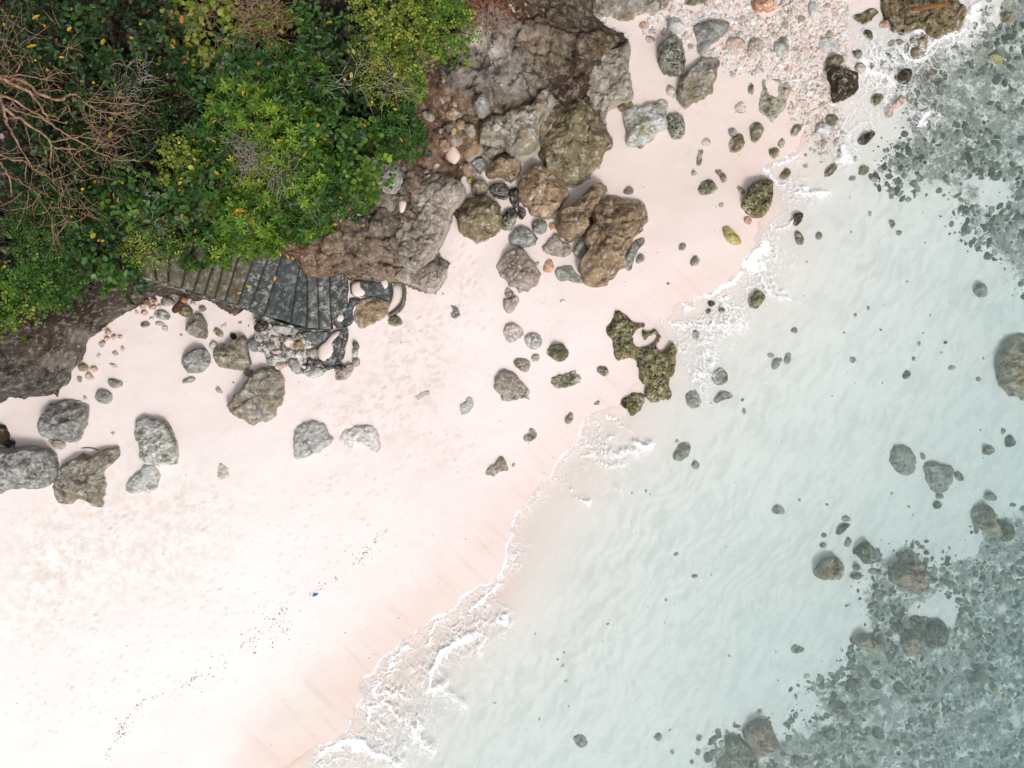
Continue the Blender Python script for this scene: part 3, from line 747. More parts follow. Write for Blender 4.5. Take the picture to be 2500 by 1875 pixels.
def prof(s, p): return np.sqrt(np.clip(1-s**p, 0, 1))
def rock_radial(poly, z0, H, seed, res=.03, p=3.0, rough=1.0):
    rs = np.random.RandomState(seed)
    poly = chaikin(poly, 1)
    c = poly.mean(0)
    A2 = np.roll(poly, -1, 0)
    cr = poly[:, 0]*A2[:, 1]-A2[:, 0]*poly[:, 1]
    if abs(cr.sum()) > 1e-9: c = ((poly+A2)*cr[:, None]).sum(0)/(3*cr.sum())
    per = np.linalg.norm(poly-A2, axis=1).sum(); Rm = per/6.28
    nt = int(np.clip(per/res, 14, 130)); nr = int(np.clip(Rm/res, 4, 42))
    th = np.linspace(0, 2*np.pi, nt, endpoint=False)
    D = np.stack([np.cos(th), np.sin(th)], 1)
    R = np.zeros(nt)
    for a, b in zip(poly, A2):
        e = b-a; den = D[:, 0]*e[1]-D[:, 1]*e[0]
        den = np.where(np.abs(den) < 1e-12, 1e-12, den)
        tt = ((a-c)[0]*e[1]-(a-c)[1]*e[0])/den
        uu = ((a-c)[0]*D[:, 1]-(a-c)[1]*D[:, 0])/den
        ok = (uu >= -1e-6) & (uu <= 1+1e-6) & (tt > 0)
        R = np.where(ok, np.maximum(R, tt), R)
    R = np.where(R <= 0, Rm, R)
    s = np.linspace(0, 1, nr+1)[1:]**.85
    S, T = np.meshgrid(s, th, indexing='ij')
    RR = R[None, :]*S
    X, Y = c[0]+RR*np.cos(T), c[1]+RR*np.sin(T)
    q = .10*Rm*rough*S**2
    X = X+q*fbm(X/Rm*3+seed, Y/Rm*3, 1., 4); Y = Y+q*fbm(X/Rm*3, Y/Rm*3+seed, 5., 4)
    def height(X, Y, S):
        z = H*1.12*prof(S, p)
        for k in range(7):
            a = rs.rand()*6.28; mslope = (.15+rs.rand()*1.2); off = .80+.35*rs.rand()
            pl = H*off-mslope*H*.9*(((X-c[0])*math.cos(a)+(Y-c[1])*math.sin(a))/Rm-.25)
            z = np.minimum(z, np.maximum(pl, .10*H*(1-S)))
        if H > .3 and Rm > .25:
            q2 = np.stack([X.ravel()+.08*fbm(X*4, Y*4, 2., 3).ravel(), Y.ravel()+.08*fbm(X*4, Y*4, 8., 3).ravel()], 1)
            f1, f2, fi = [v.reshape(X.shape) for v in worley(q2, 2.3, seed % 17)]
            z = z+((fi-.5)*.10*min(H, .7)*sm(.03, .16, f2-f1)-.055*min(1, H)*(1-sm(0, .10, f2-f1)))*np.clip((1-S)*5, 0, 1)
        z = z+min(.05, H*.08)*rough*ridged(X*3.1+seed, Y*3.1, 2., 3)*np.clip((1-S)*5, 0, 1)
        z = z+H*.16*rough*fbm(X/Rm*1.6+seed, Y/Rm*1.6, 3., 3)*np.clip((1-S)*4, 0, 1)
        z = z+min(.03, Rm*.07)*rough*fbm(X*9+seed, Y*9, 2., 3)*np.clip((1-S)*5+.15, 0, 1)
        cv = ridged(X/Rm*1.3+seed*.7, Y/Rm*1.3, 6., 3)
        return z-np.clip(cv-1.05, 0, 1)*H*.20*rough*np.clip((1-S)*4, 0, 1)
    st = rs.get_state()
    Z = height(X, Y, S); rs.set_state(st)
    Zc = height(np.array([c[0]]), np.array([c[1]]), np.zeros(1))[0]
    Zc = Z[0].mean()
    n = len(s)
    V = [np.array([[c[0], c[1], z0+Zc]]), np.stack([X, Y, z0+Z], -1).reshape(-1, 3)]
    low = z0-.10-.12*H
    xl, yl = X[-1], Y[-1]
    V.append(np.stack([xl, yl, np.full(nt, low+.03)], 1))
    V.append(np.stack([c[0]+(xl-c[0])*.8, c[1]+(yl-c[1])*.8, np.full(nt, low-.05-.1*H)], 1))
    V.append(np.array([[c[0], c[1], low-.08-.15*H]]))
    V = np.concatenate(V)
    i = np.arange(nt); j = (i+1) % nt
    F3 = [np.stack([np.zeros(nt, int), 1+i, 1+j], 1)]
    F4 = []
    for r in range(n+1):
        a, b = 1+r*nt, 1+(r+1)*nt
        F4.append(np.stack([a+i, b+i, b+j, a+j], 1))
    last = 1+(n+1)*nt; bot = len(V)-1
    F3.append(np.stack([last+j, last+i, np.full(nt, bot)], 1))
    return V, [np.concatenate(F3), np.concatenate(F4)], c
def rock_grid(polys, z0, H, seed, res=.028, w=.22, zf=None, rough=1.0):
    polys = [chaikin(q, 1) for q in polys]
    lo, hi = polys[0].min(0)-res*2, polys[0].max(0)+res*2
    ax, ay = np.arange(lo[0], hi[0]+res, res), np.arange(lo[1], hi[1]+res, res)
    gx, gy = np.meshgrid(ax, ay); P = np.stack([gx.ravel(), gy.ravel()], 1)
    P0 = P+np.stack([fbm(P[:, 0]*4+seed, P[:, 1]*4, 1., 4), fbm(P[:, 0]*4, P[:, 1]*4+seed, 7., 4)], 1)*.035*rough
    d, nrm = sdf(P0, polys, near=True)
    X, Y = P[:, 0].copy(), P[:, 1].copy()
    pr = np.sqrt(1-(1-np.clip(d/w, 0, 1))**2)
    L = fbm(X*1.5+seed, Y*1.5, 3., 4); cv = ridged(X*1.7+seed, Y*1.7, 6., 4)
    Hs = H*(1+.40*rough*L-.35*rough*np.clip(cv-.9, 0, 1))
    Z = z0+Hs*pr*(.75+.25*np.clip(d/(w*3), 0, 1))+.018*rough*fbm(X*9, Y*9, 2., 3)*pr
    if H > .25 and rough > .9:
        f1, f2, fi = worley(P0+np.stack([fbm(X*3, Y*3, 2., 3), fbm(X*3, Y*3, 8., 3)], 1)*.15, 2.4, seed % 13)
        Z = Z+pr*((fi-.5)*.10-.07*(1-sm(0, .10, f2-f1)))*min(1, H*2)
    if zf is not None: Z = Z+zf(P)
    Z = np.where(d <= 0, z0-.25+(zf(P) if zf is not None else 0), Z)
    keep = (d > 0).reshape(gx.shape)
    kf = keep[:-1, :-1] | keep[:-1, 1:] | keep[1:, 1:] | keep[1:, :-1]
    V, F, _ = compact(np.stack([X, Y, Z], 1), [grid_faces(*gx.shape, kf)])
    # solid underside
    n = len(V); VB = V.copy(); VB[:, 2] = z0-.35
    f = F[0]; e = np.concatenate([f[:, [0, 1]], f[:, [1, 2]], f[:, [2, 3]], f[:, [3, 0]]])
    key = np.minimum(e[:, 0], e[:, 1]).astype(np.int64)*n+np.maximum(e[:, 0], e[:, 1])
    _, inv, cn = np.unique(key, return_inverse=True, return_counts=True); be = e[cn[inv] == 1]
    bv = np.unique(be); mp = np.full(n, -1); mp[bv] = n+np.arange(len(bv))
    V = np.concatenate([V, VB[bv]])
    return V, [f, np.stack([be[:, 1], be[:, 0], mp[be[:, 0]], mp[be[:, 1]]], 1)], polys[0].mean(0)
NROCK = [0]
def build_rock(name, mat, H, polys, label, cat, z0, parent=None, group=None, grid=False, **kw):
    NROCK[0] += 1; seed = NROCK[0]*3+1
    if grid: V, F, c = rock_grid(polys, z0, H, seed, **kw)
    else: V, F, c = rock_radial(polys[0], z0, H, seed, **kw)
    if parent is None:
        V = V-np.array([c[0], c[1], z0]); o = put(name, mesh(name, V, F, RM[mat]), loc=(c[0], c[1], z0))
    else: o = put(name, mesh(name, V, F, RM[mat]), parent)
    if label: tag(o, label, cat, group)
    return o
NAMES = {'b': ('boulder', 'boulder'), 'r': ('rock', 'rock'), 's': ('stone', 'stone'), 'o': ('rock_outcrop', 'rock outcrop'), 'p': ('pebble', 'pebble')}
PLACED = []      # (centre, radius) of traced rocks, so that loose cobbles keep clear of them
def rocks(text):
    for ln in text.strip().splitlines():
        ln = ln.strip()
        if not ln or ln.startswith('#'): continue
        k, mat, H, sh, ps, label = [q.strip() for q in ln.split('|')[:6]]
        rest = ln.split('|')[6:]
        group = rest[0].strip() if rest and rest[0].strip() else None
        H = float(H); grid = 'g' in k[1:]
        raw = [pts(q) for q in ps.split(';')]
        if len(raw[0]) == 2:       # a small stone given as centre and half sizes
            (cx, cy), (rx, ry) = raw[0]
            rr = np.random.RandomState(int(cx*7+cy*3) % 99991); a = np.linspace(0, 6.28, 8)[:-1]+rr.rand()*.5
            raw = [[(cx+rx*math.cos(q)*(.82+.36*rr.rand()), cy+ry*math.sin(q)*(.82+.36*rr.rand())) for q in a]]
        base, z = place(sh, raw[0])
        lift = min(H, .6)*.25
        polys = [plan(sh, q, z+lift) for q in raw]
        if not grid: polys = [polys[0].mean(0)+(polys[0]-polys[0].mean(0))*(1.0+(.03 if np.ptp(polys[0], axis=0).mean() > .55 else .010)/max(.12, np.ptp(polys[0], axis=0).mean()*.5))]
        n, c = NAMES[k[0]]
        build_rock(n, mat, H*(.85 if H < .35 else 1), polys, label, c, z-.035, group=group, grid=grid)
        r = np.linalg.norm(polys[0]-polys[0].mean(0), axis=1).mean(); PLACED.append((polys[0].mean(0)[0], polys[0].mean(0)[1], r))

rocks("""
b|brown|1.0|C|430,800 520,790 620,850 700,920 770,1000 790,1060 860,1130 910,1190 880,1240 820,1290 790,1380 720,1450 650,1510 560,1560 490,1570 430,1540 370,1490 330,1440 310,1370 270,1290 260,1200 270,1110 310,1000 370,900|largest boulder, brown and rounded, at the foot of the grey cliff near the top
o g|greytan|.55|C|600,410 660,350 760,350 870,430 960,380 1030,290 1050,420 1020,560 1050,700 1080,830 930,850 850,900 830,960 840,1070 860,1120 770,1000 690,900 600,830 520,780 450,690 480,620 560,570 600,500|grey brown rock shelf with a pebbly right edge just above the largest boulder
o g|greytan|.3|C|690,0 700,90 760,140 860,140 950,170 1050,180 1100,120 1200,100 1300,90 1370,40 1380,-60 690,-60|dark pitted rock mixed with gravel at the top edge beside the cliff
b|speckled|.5|C|1270,400 1310,350 1400,290 1440,320 1480,420 1500,500 1480,620 1410,630 1330,610 1290,560 1280,480|black speckled angular boulder on the pink sand left of a long diagonal grey rock
r|greytan|.4|C|1440,700 1500,620 1570,560 1640,500 1740,480 1790,520 1760,620 1740,740 1680,810 1600,850 1530,880 1490,900 1460,860 1430,780|long grey rock lying diagonally between the speckled boulder and the gravel
o g|grey|.35|C|1530,200 1640,180 1760,170 1870,170 1890,210 1830,290 1760,350 1700,410 1650,480 1600,440 1580,330 1560,260|grey rock hump half buried in pink gravel near the top
r|pale|.25|C|1350,170 1400,130 1460,160 1500,240 1490,270 1420,280 1350,260|cream white rock just above the black speckled boulder
r|palemoss|.35|C|960,960 990,900 1070,910 1140,910 1180,880 1260,870 1340,900 1330,950 1340,1010 1330,1090 1260,1110 1200,1190 1150,1230 1050,1230 1005,1210 1010,1120 990,1030|pale grey rock with brown green patches in the sand right of the largest boulder
r|brown|.3|C|920,870 980,835 1050,870 1080,905 1010,940 940,940|small brown rock touching the upper left corner of the pale mossy rock
r|rubble|.18|C|1190,870 1250,840 1340,840 1360,890 1350,940 1270,920|low beige rubble rock on the upper edge of the pale mossy rock
r|speckled|.3|C|1345,970 1420,950 1480,970 1500,1030 1500,1110 1460,1170 1390,1170 1360,1120 1340,1040|squarish olive grey rock immediately right of the pale mossy rock
r|rubble|.18|C|1330,720 1390,720 1420,760 1430,830 1370,820 1340,790|reddish white coral lump left of the long diagonal rock
s|rust|.14|C|1150,215 46,34|orange stone in the gravel above the sand channel
s|rust|.12|C|1205,330 44,36|brownish red stone at the head of the sand channel
r|olive|.10|C|2025,680 2070,700 2085,780 2060,805 2025,790|thin upright olive stone left of the flat rock with sand pockets
o g|olive|.12|D|-20,650 60,650 150,640 190,690 250,720 260,760 220,840 200,920 140,980 90,1050 60,1000 0,970 -30,930 -40,850 -20,760; 50,700 110,690 140,700 110,760 120,810 90,790|flat olive rock with pink sand in its hollows near the upper waterline
r|pink|.12|C|1915,860 1980,850 2025,900 2010,950 1940,955 1910,910|round peach coloured rock in the sand left of the flat olive rock
r|olive|.22|C|2040,1040 2130,1020 2175,1060 2160,1110 2110,1200 2060,1195 2050,1120|wedge shaped olive rock below the flat rock with sand pockets
s|grey|.14|C|1900,1110 46,46|smooth brown grey stone above the speckled bun shaped rock
r|brown|.2|C|1850,1200 1900,1170 1940,1130 1980,1130 2000,1170 2010,1210 1960,1280 1890,1290 1845,1240|bun shaped brown rock with a pale crusted crown in the sand
s|white|.1|C|1670,1198 48,36|white glittering stone above the long thin olive rock
r|olive|.10|C|1600,1230 1650,1230 1650,1300 1640,1380 1610,1410 1580,1390 1600,1320 1610,1270|long thin olive rock lying upright on open sand
s|olive|.08|C|1540,1470 1560,1420 1610,1460 1600,1480 1550,1485|small olive chip under the lower end of the long thin rock
r|olive|.14|C|1745,1410 1780,1410 1850,1490 1850,1530 1810,1550 1790,1490 1745,1450|bone shaped olive rock pointing down right on open sand
r|olive|.2|C|1600,1590 1650,1520 1710,1500 1770,1570 1780,1600 1730,1640 1660,1650 1610,1640|round mossy rock left of the bone shaped rock with a hooked right side
s|olive|.12|C|1925,1570 1960,1565 2010,1620 2010,1650 1960,1640|small olive stone touching the big mossy cube of rock at the waterline
b|pitted|.5|G|1973,140 2010,60 2050,-10 2070,-50 2120,-60 2200,-80 2240,-60 2240,0 2230,80 2200,170 2170,230 2080,240 2000,200|blocky dark mossy boulder standing at the edge of the swash
s|greytan|.16|C|965,1615 1000,1570 1050,1575 1070,1620 1040,1642 980,1640|small tan grey stone alone in the sand above the longest tan boulder
r|olive|.2|C|1430,-40 1700,-40 1680,25 1560,45 1460,35|green crusted rock cut off by the top edge above the gravel
r|pink|.25|C|1840,340 1930,320 2000,340 2020,380 1980,440 1900,460 1840,430|pinkish rock in the gravel, left one of two side by side
r|rubble|.25|C|2040,330 2110,320 2170,350 2150,430 2090,490 2030,480 2020,420|buff rock in the gravel, right one of two side by side
b|rust|.4|D|-90,-20 150,-20 150,60 100,90 -60,95|large salmon coloured boulder at the top edge in the gravel
r|rubble|.25|D|160,0 290,-10 310,60 280,130 200,100 160,50|beige rock at the top edge just right of the salmon boulder
r|pale|.2|D|390,20 480,30 490,120 440,170 400,130|tall pale pinkish rock in the gravel between the beige rock and the surf
r|pale|.2|D|480,330 560,310 680,360 690,430 600,450 500,440 460,400|cracked pale grey rock at the lower right end of the gravel
r|palemoss|.2|D|90,380 150,300 230,300 240,400 190,470 120,470|half buried ring like grey rock in the lower gravel
o g|brownpit|.45|D|1000,-40 1640,-40 1700,50 1730,110 1720,190 1660,260 1590,270 1500,340 1420,310 1350,240 1200,280 1100,250 1090,180 1040,160 1010,80|big dark brown and olive rock in the surf with a driftwood log on top
o g|brownpit|.25|D|750,130 860,90 930,50 1000,100 960,130 930,180 860,200 780,170|dark crusted rock between the gravel and the big rock in the surf
r|pitted|.2|D|840,260 900,250 960,320 940,345 900,330|small dark crusted rock in foam below left of the pink surf rock
r|rust|.2|D|985,200 1060,160 1095,190 1080,220 1000,235|pink angular rock leaning on the left side of the big surf rock
o g|brown|.35|D|1180,480 1190,420 1230,350 1290,290 1380,280 1430,330 1400,470 1280,515|olive brown slab awash under the big surf rock
r|brown|.3|D|510,500 560,480 650,450 710,470 700,520 640,550 560,580 530,550|brown rock crusted with pebbles above the darkest shore rock
b|dark|.45|D|540,580 600,560 640,600 700,600 780,620 805,700 800,770 720,810 640,850 600,850 610,730 580,680 550,620|darkest shore rock, chocolate brown, at the gravel and surf line
r|speckled|.2|D|760,430 820,415 850,450 840,490 800,500 770,470|black pitted rock in foam above the beige speckled one
r|rubble|.2|D|780,570 830,510 880,540 890,580 840,620 790,600|beige speckled rock in the foam right of the darkest shore rock
r|dark|.4|D|1130,640 1180,585 1240,590 1250,650 1230,710 1180,730 1130,700|dark egg shaped rock alone in the upper surf
r|white|.2|D|1000,540 1030,515 1075,525 1080,575 1030,590 1000,570|chalk white block awash above left of the dark egg shaped rock
r|olive|.25|D|910,860 950,790 1030,790 1030,830 990,880 950,895|olive triangular rock in the foam left of the long peach rock
r|pink|.3|D|1100,880 1160,810 1210,790 1220,850 1190,890 1150,910 1110,910|upper half of a broken peach coloured rock in the surf
r|pink|.22|D|1040,920 1090,890 1110,930 1110,990 1060,990 1040,950|lower half of a broken peach coloured rock in the surf
r|olive|.2|D|530,990 570,965 640,965 660,1000 640,1050 590,1065 540,1030|flat topped olive rock above the big white shore stone
r|white|.3|D|450,1090 480,1030 540,1030 600,1080 600,1110 560,1170 520,1180 490,1120 450,1120|big white stone with an orange left edge at the swash line
s|olive|.16|D|245,1110 290,1040 340,1040 335,1090 290,1155 250,1155|olive oval stone leaning right on wet sand
r|olive|.2|D|60,1260 110,1220 165,1290 110,1350 70,1310|round olive rock at the sand edge, with a finger of stone above it
s|olive|.08|D|125,1225 165,1150 190,1140 205,1200 180,1250 150,1250|finger of olive stone reaching up from a round rock
r|dark|.25|D|810,1180 860,1130 950,1095 960,1130 900,1210 840,1220 815,1205|dark long rock slanting up right in the shallow wash
s|subgrey|.12|D|640,1250 670,1230 680,1290 660,1330 640,1300|thin dark stone upright in the shallow foam
s|subgrey|.10|D|760,1330 810,1310 815,1350 780,1370|pale green stone just under water right of the foam streak
r|olive|.2|D|520,1460 560,1430 600,1370 640,1380 640,1420 590,1480 530,1500|two lobed olive rock slanting in shallow water
r|olive|.18|D|800,1450 830,1400 900,1400 910,1440 870,1480 820,1475|olive rock awash, the rightmost of the small rocks before the sandy shallows
s|subgrey|.12|D|730,1510 770,1475 800,1490 790,1525 740,1530|faint grey stone under water below the rightmost olive rock
r|olive|.2|D|150,1490 180,1430 250,1420 255,1460 200,1520 150,1500|dark green rock where the foam threads meet above the blocky boulder
s|olive|.08|D|368,1308 20,18|tiny dark stone at the end of the upper foam thread
s|subgrey|.08|D|370,1395 30,24|faint grey stone under thin foam right of the dark green rock
r|ochre|.25|D|1900,470 1960,450 2000,470 2040,500 2035,540 2000,550 1950,510 1910,500|bright tan boulder near the surface over the dark reef
r|brown|.3|D|2030,90 2070,80 2110,110 2110,180 2030,180|brown rock under water close to the top right corner
r|brown|.25|D|1370,640 1420,590 1490,560 1500,600 1430,670 1390,670|brown slanting rock under foam right of the dark egg shaped rock
r|subgrey|.25|D|1280,1080 1330,1010 1430,1000 1440,1060 1400,1130 1330,1140 1270,1110|round grey green rock with foam on top in the shallows
r|subgrey|.2|D|1280,1340 1350,1320 1370,1370 1320,1410 1270,1380|round grey stone at the near edge of the upper reef
""")
rocks("""
b|tan|.95|G|830,50 900,60 960,80 1040,100 1130,110 1185,160 1180,250 1160,330 1110,390 1030,460 990,520 970,580 990,640 920,700 860,760 840,820 740,830 650,790 600,720 590,640 650,550 640,450 680,370 720,290 700,220 760,110|longest tan boulder, tilted down left, in the middle of the beach
b|tan|.8|G|410,260 430,200 540,150 640,60 700,0 760,-60 830,-10 830,40 760,110 720,200 690,270 680,330 620,390 570,430 500,440 430,360|tan boulder wedged against the upper left side of the longest tan boulder
b|tan|.8|G|80,-20 120,-100 180,-170 300,-180 390,-130 470,-60 500,0 490,80 430,160 380,220 330,245 230,230 150,160 100,90|rounded tan boulder below the largest brown boulder
b|brown|.75|F|1690,180 1800,100 1900,55 1980,80 2070,130 2085,200 2085,350 2030,390 1930,440 1830,430 1760,380 1715,280|round brown boulder furthest left in the pile, with sand around it
r|grey|.25|G|200,330 200,290 250,255 320,260 335,310 320,380 260,390 210,360|pale blue grey stone under the rounded tan boulder, right of a pair
r|grey|.3|G|0,440 60,340 110,320 190,350 240,400 240,460 180,490 100,500 40,470|pale blue grey rock under the rounded tan boulder, left and larger of a pair
s|rust|.14|G|345,290 380,275 405,290 415,330 380,370 345,330|orange and white coral stone between the grey pair and the tan boulders
s|white|.08|G|393,255 20,22|white round pebble above the orange and white coral stone
r|mauve|.22|G|290,490 370,420 390,380 430,390 450,440 470,470 450,500 480,510 510,450 535,530 500,570 430,580 340,550 300,520|purplish hooked rock with a sand notch below the pale pair
r|subgrey|.3|G|545,520 600,430 660,370 680,470 660,560 610,600 560,570|dark green grey rock squeezed against the left of the longest boulder
r|subgrey|.2|G|405,690 460,660 540,645 560,700 620,760 640,795 590,800 520,775 440,780 410,750|smooth grey green rock trailing a tail to the foot of the longest boulder
b|mauve|.45|G|-103,660 -60,600 0,530 60,510 130,520 180,590 240,650 272,740 250,800 180,850 110,870 50,840 0,790 -60,740|large lavender grey knobbly boulder left of the longest boulder
s|rust|.14|G|290,690 330,590 370,590 395,650 380,700 340,715|rust coloured coral stone right of the lavender boulder
s|tan|.08|G|248,630 22,24|small tan knob on the right shoulder of the lavender boulder
r|grey|.22|G|985,640 1000,560 1040,480 1110,420 1150,410 1155,460 1100,510 1070,590 1040,690 1010,680|low grey rock hugging the right side of the longest boulder
s|grey|.16|G|1075,620 1110,550 1160,560 1155,610 1100,640|small grey stone below the low rock beside the longest boulder
s|greytan|.12|G|1425,490 1470,450 1510,470 1500,520 1450,525|small knobbly tan stone on open sand, upper one right of the longest boulder
s|olive|.15|G|1538,600 1590,555 1632,600 1600,655 1540,655|diamond shaped olive stone near the swash line
s|olive|.06|G|1325,820 1350,775 1382,790 1350,828|tiny olive diamond of stone on open sand
r|ochre|.28|G|1805,320 1860,310 1900,360 1950,410 1980,460 1930,480 1870,460 1830,400|yellow ochre stone ringed with foam at the water's edge
s|rust|.12|G|1985,240 2030,225 2065,260 2050,310 2000,300|orange coral stone at the foot of the blocky mossy boulder
s|olive|.08|G|1775,130 1820,105 1825,150 1790,170|small olive stone left of the blocky mossy boulder
s|white|.05|G|1755,150 14,16|white shell pebble beside a small olive stone
r|olive|.3|G|2025,950 2080,880 2110,850 2180,900 2150,970 2100,1020 2050,1000|grey diamond shaped rock in the foam right of the dark trio
s|dark|.18|G|1675,970 1700,945 1740,950 1760,980 1710,1000|dark stone in foam, top one of three
s|olive|.16|G|1672,1030 1700,1005 1725,1030 1700,1060 1675,1060|dark stone in foam, bottom left one of three
s|olive|.18|G|1775,1010 1810,980 1838,1020 1825,1055 1790,1058|dark stone in foam, right one of three
s|subgrey|.14|G|1540,1195 1610,1190 1620,1240 1600,1290 1550,1250|pale green stone under foam above the grey cobble in the wash
o g|pitted|.34|G|900,1020 960,1025 1010,1070 1050,1110 1110,1135 1165,1130 1165,1160 1130,1180 1160,1190 1190,1220 1240,1170 1280,1210 1300,1250 1270,1310 1275,1360 1310,1380 1340,1340 1380,1305 1430,1320 1430,1430 1420,1530 1400,1580 1380,1610 1370,1680 1395,1740 1370,1790 1310,1790 1260,1815 1220,1810 1180,1770 1150,1720 1170,1670 1110,1620 1105,1540 1090,1470 1040,1440 1000,1440 930,1465 890,1420 885,1350 870,1270 815,1220 830,1160 870,1110 890,1060; 1060,1270 1080,1200 1130,1170 1140,1200 1120,1230 1145,1290 1190,1250 1240,1230 1255,1260 1220,1310 1150,1340 1080,1330|mossy pitted reef rock with a heart shaped hole full of sand
s|grey|.3|G|1095,1395 1120,1370 1145,1400 1140,1440 1105,1430|smooth blue grey stone lodged in the heart rock
r|pitted|.25|K|930,230 960,190 1030,170 1050,130 1100,140 1155,150 1150,210 1120,270 1090,300 1040,330 1020,280 980,250|small green pitted rock at the lower tip of the heart rock
s|mauve|.14|G|-35,865 0,830 40,860 60,890 60,930 20,930 -30,910|small pale grey stone under the lavender boulder
r|mauve|.2|G|-40,930 20,925 60,900 100,930 80,980 40,1050 0,1060 -40,1010|purplish grey stone, second below the lavender boulder
r|rubble|.2|G|-40,1190 10,1130 70,1140 140,1200 130,1250 60,1290 0,1310 -30,1260|white encrusted stone, left of a leaning pair at mid beach
r|pale|.2|G|130,1270 180,1220 270,1220 300,1310 240,1365 170,1350|smooth pale grey stone, right of a leaning pair at mid beach
r|olive|.28|G|320,1360 380,1310 470,1310 520,1380 500,1440 430,1470 370,1430 320,1395|round olive rimmed rock with a pale top left of the heart rock
s|greytan|.12|G|190,1420 240,1390 290,1410 240,1475 200,1460|small angular grey stone below left of the round olive rimmed rock
r|mauve|.18|G|40,1470 90,1420 150,1430 200,1470 170,1550 120,1550 60,1500|brown and grey stone beside the small angular grey stone
s|olive|.14|G|740,1540 770,1490 830,1490 860,1550 850,1600 790,1580|triangular mossy stone left of the heart rock's lower half
r|olive|.16|G|335,1630 400,1585 500,1570 560,1530 625,1545 635,1620 560,1660 440,1690 370,1670|long flat olive rock like a fish on the middle sand
r|greytan|.3|K|-110,80 -90,0 -60,-50 0,-55 60,-20 110,40 150,90 190,130 180,200 130,170 60,195 0,205 -50,190 -60,140 -110,110|grey brown rock with a white streak left of the long flat olive rock
s|rust|.04|G|675,1410 718,1392 715,1412 700,1428|tiny reddish brown chip of stone on open sand
r|subgrey|.22|G|1720,1600 1740,1530 1800,1510 1860,1560 1860,1630 1800,1670 1740,1650|round grey cobble in the wash right of the heart rock
r|subgrey|.2|K|1490,180 1550,85 1600,110 1640,220 1600,270 1530,260|grey oval rock just under water, upright, right of the heart rock's foot
r|subgrey|.2|K|1720,220 1800,120 1880,130 1915,165 1890,185 1820,190 1760,235|grey boot shaped rock under thin foam
s|subgrey|.08|K|1970,290 1990,245 2015,280 2000,330|faint thin stone in clear water past the boot shaped rock
r|subgrey|.22|K|1410,640 1450,560 1510,530 1550,570 1540,650 1470,720 1420,710 1390,680|larger grey rock of a pair in the clear sandy shallows
s|subgrey|.16|K|1540,740 1580,700 1620,720 1620,770 1570,790|smaller round grey rock of a pair in the clear sandy shallows
s|subgrey|.08|K|1425,540 20,22|pale pebble above the larger grey rock of the shallow pair
s|olive|.14|K|475,370 530,290 550,300 555,370 520,405 480,400|teardrop olive stone on sand left of the small green pitted rock
s|grey|.08|K|715,240 760,195 790,205 770,240|small grey stone at the swash edge beside the small green pitted rock
s|olive|.12|K|170,450 210,420 250,470 240,520 200,545 150,555 120,520 150,490 200,490|crescent shaped olive stone above the swash corner
s|mauve|.06|K|47,745 24,22|small round pebble right of the bird shaped grey rock
r|greytan|.14|J|1935,815 1990,760 2050,720 2080,660 2120,710 2150,800 2090,790 2030,835 1980,830|bird shaped grey flat rock on smooth damp sand
r|pale|.3|J|330,460 400,400 520,385 590,400 610,470 655,520 640,570 560,620 460,660 350,710 340,560|pale grey wedge of rock with a dark nicked top, left of the whitest rock
r|white|.2|J|700,570 730,490 800,440 870,420 1000,420 1050,500 1060,600 1030,645 980,620 960,570 900,580 830,610 740,600|whitest rock of the beach, low and arched
r|pale|.06|J|1325,180 1390,130 1530,95 1550,110 1440,170 1340,215|thin pale slab sunk in trampled sand
r|pale|.12|J|1730,240 1790,210 1800,160 1840,170 1860,240 1820,300 1750,335 1740,280|pale blue grey stone with a spur, alone on trampled sand
b|greytan|.5|Z|543,803 568,797 590,795 604,808 611,830 605,870 592,892 570,912 548,917 510,900 487,880 500,868 515,845 530,825|large sandy grey boulder below the masonry footing, partly sunk in sand
""")
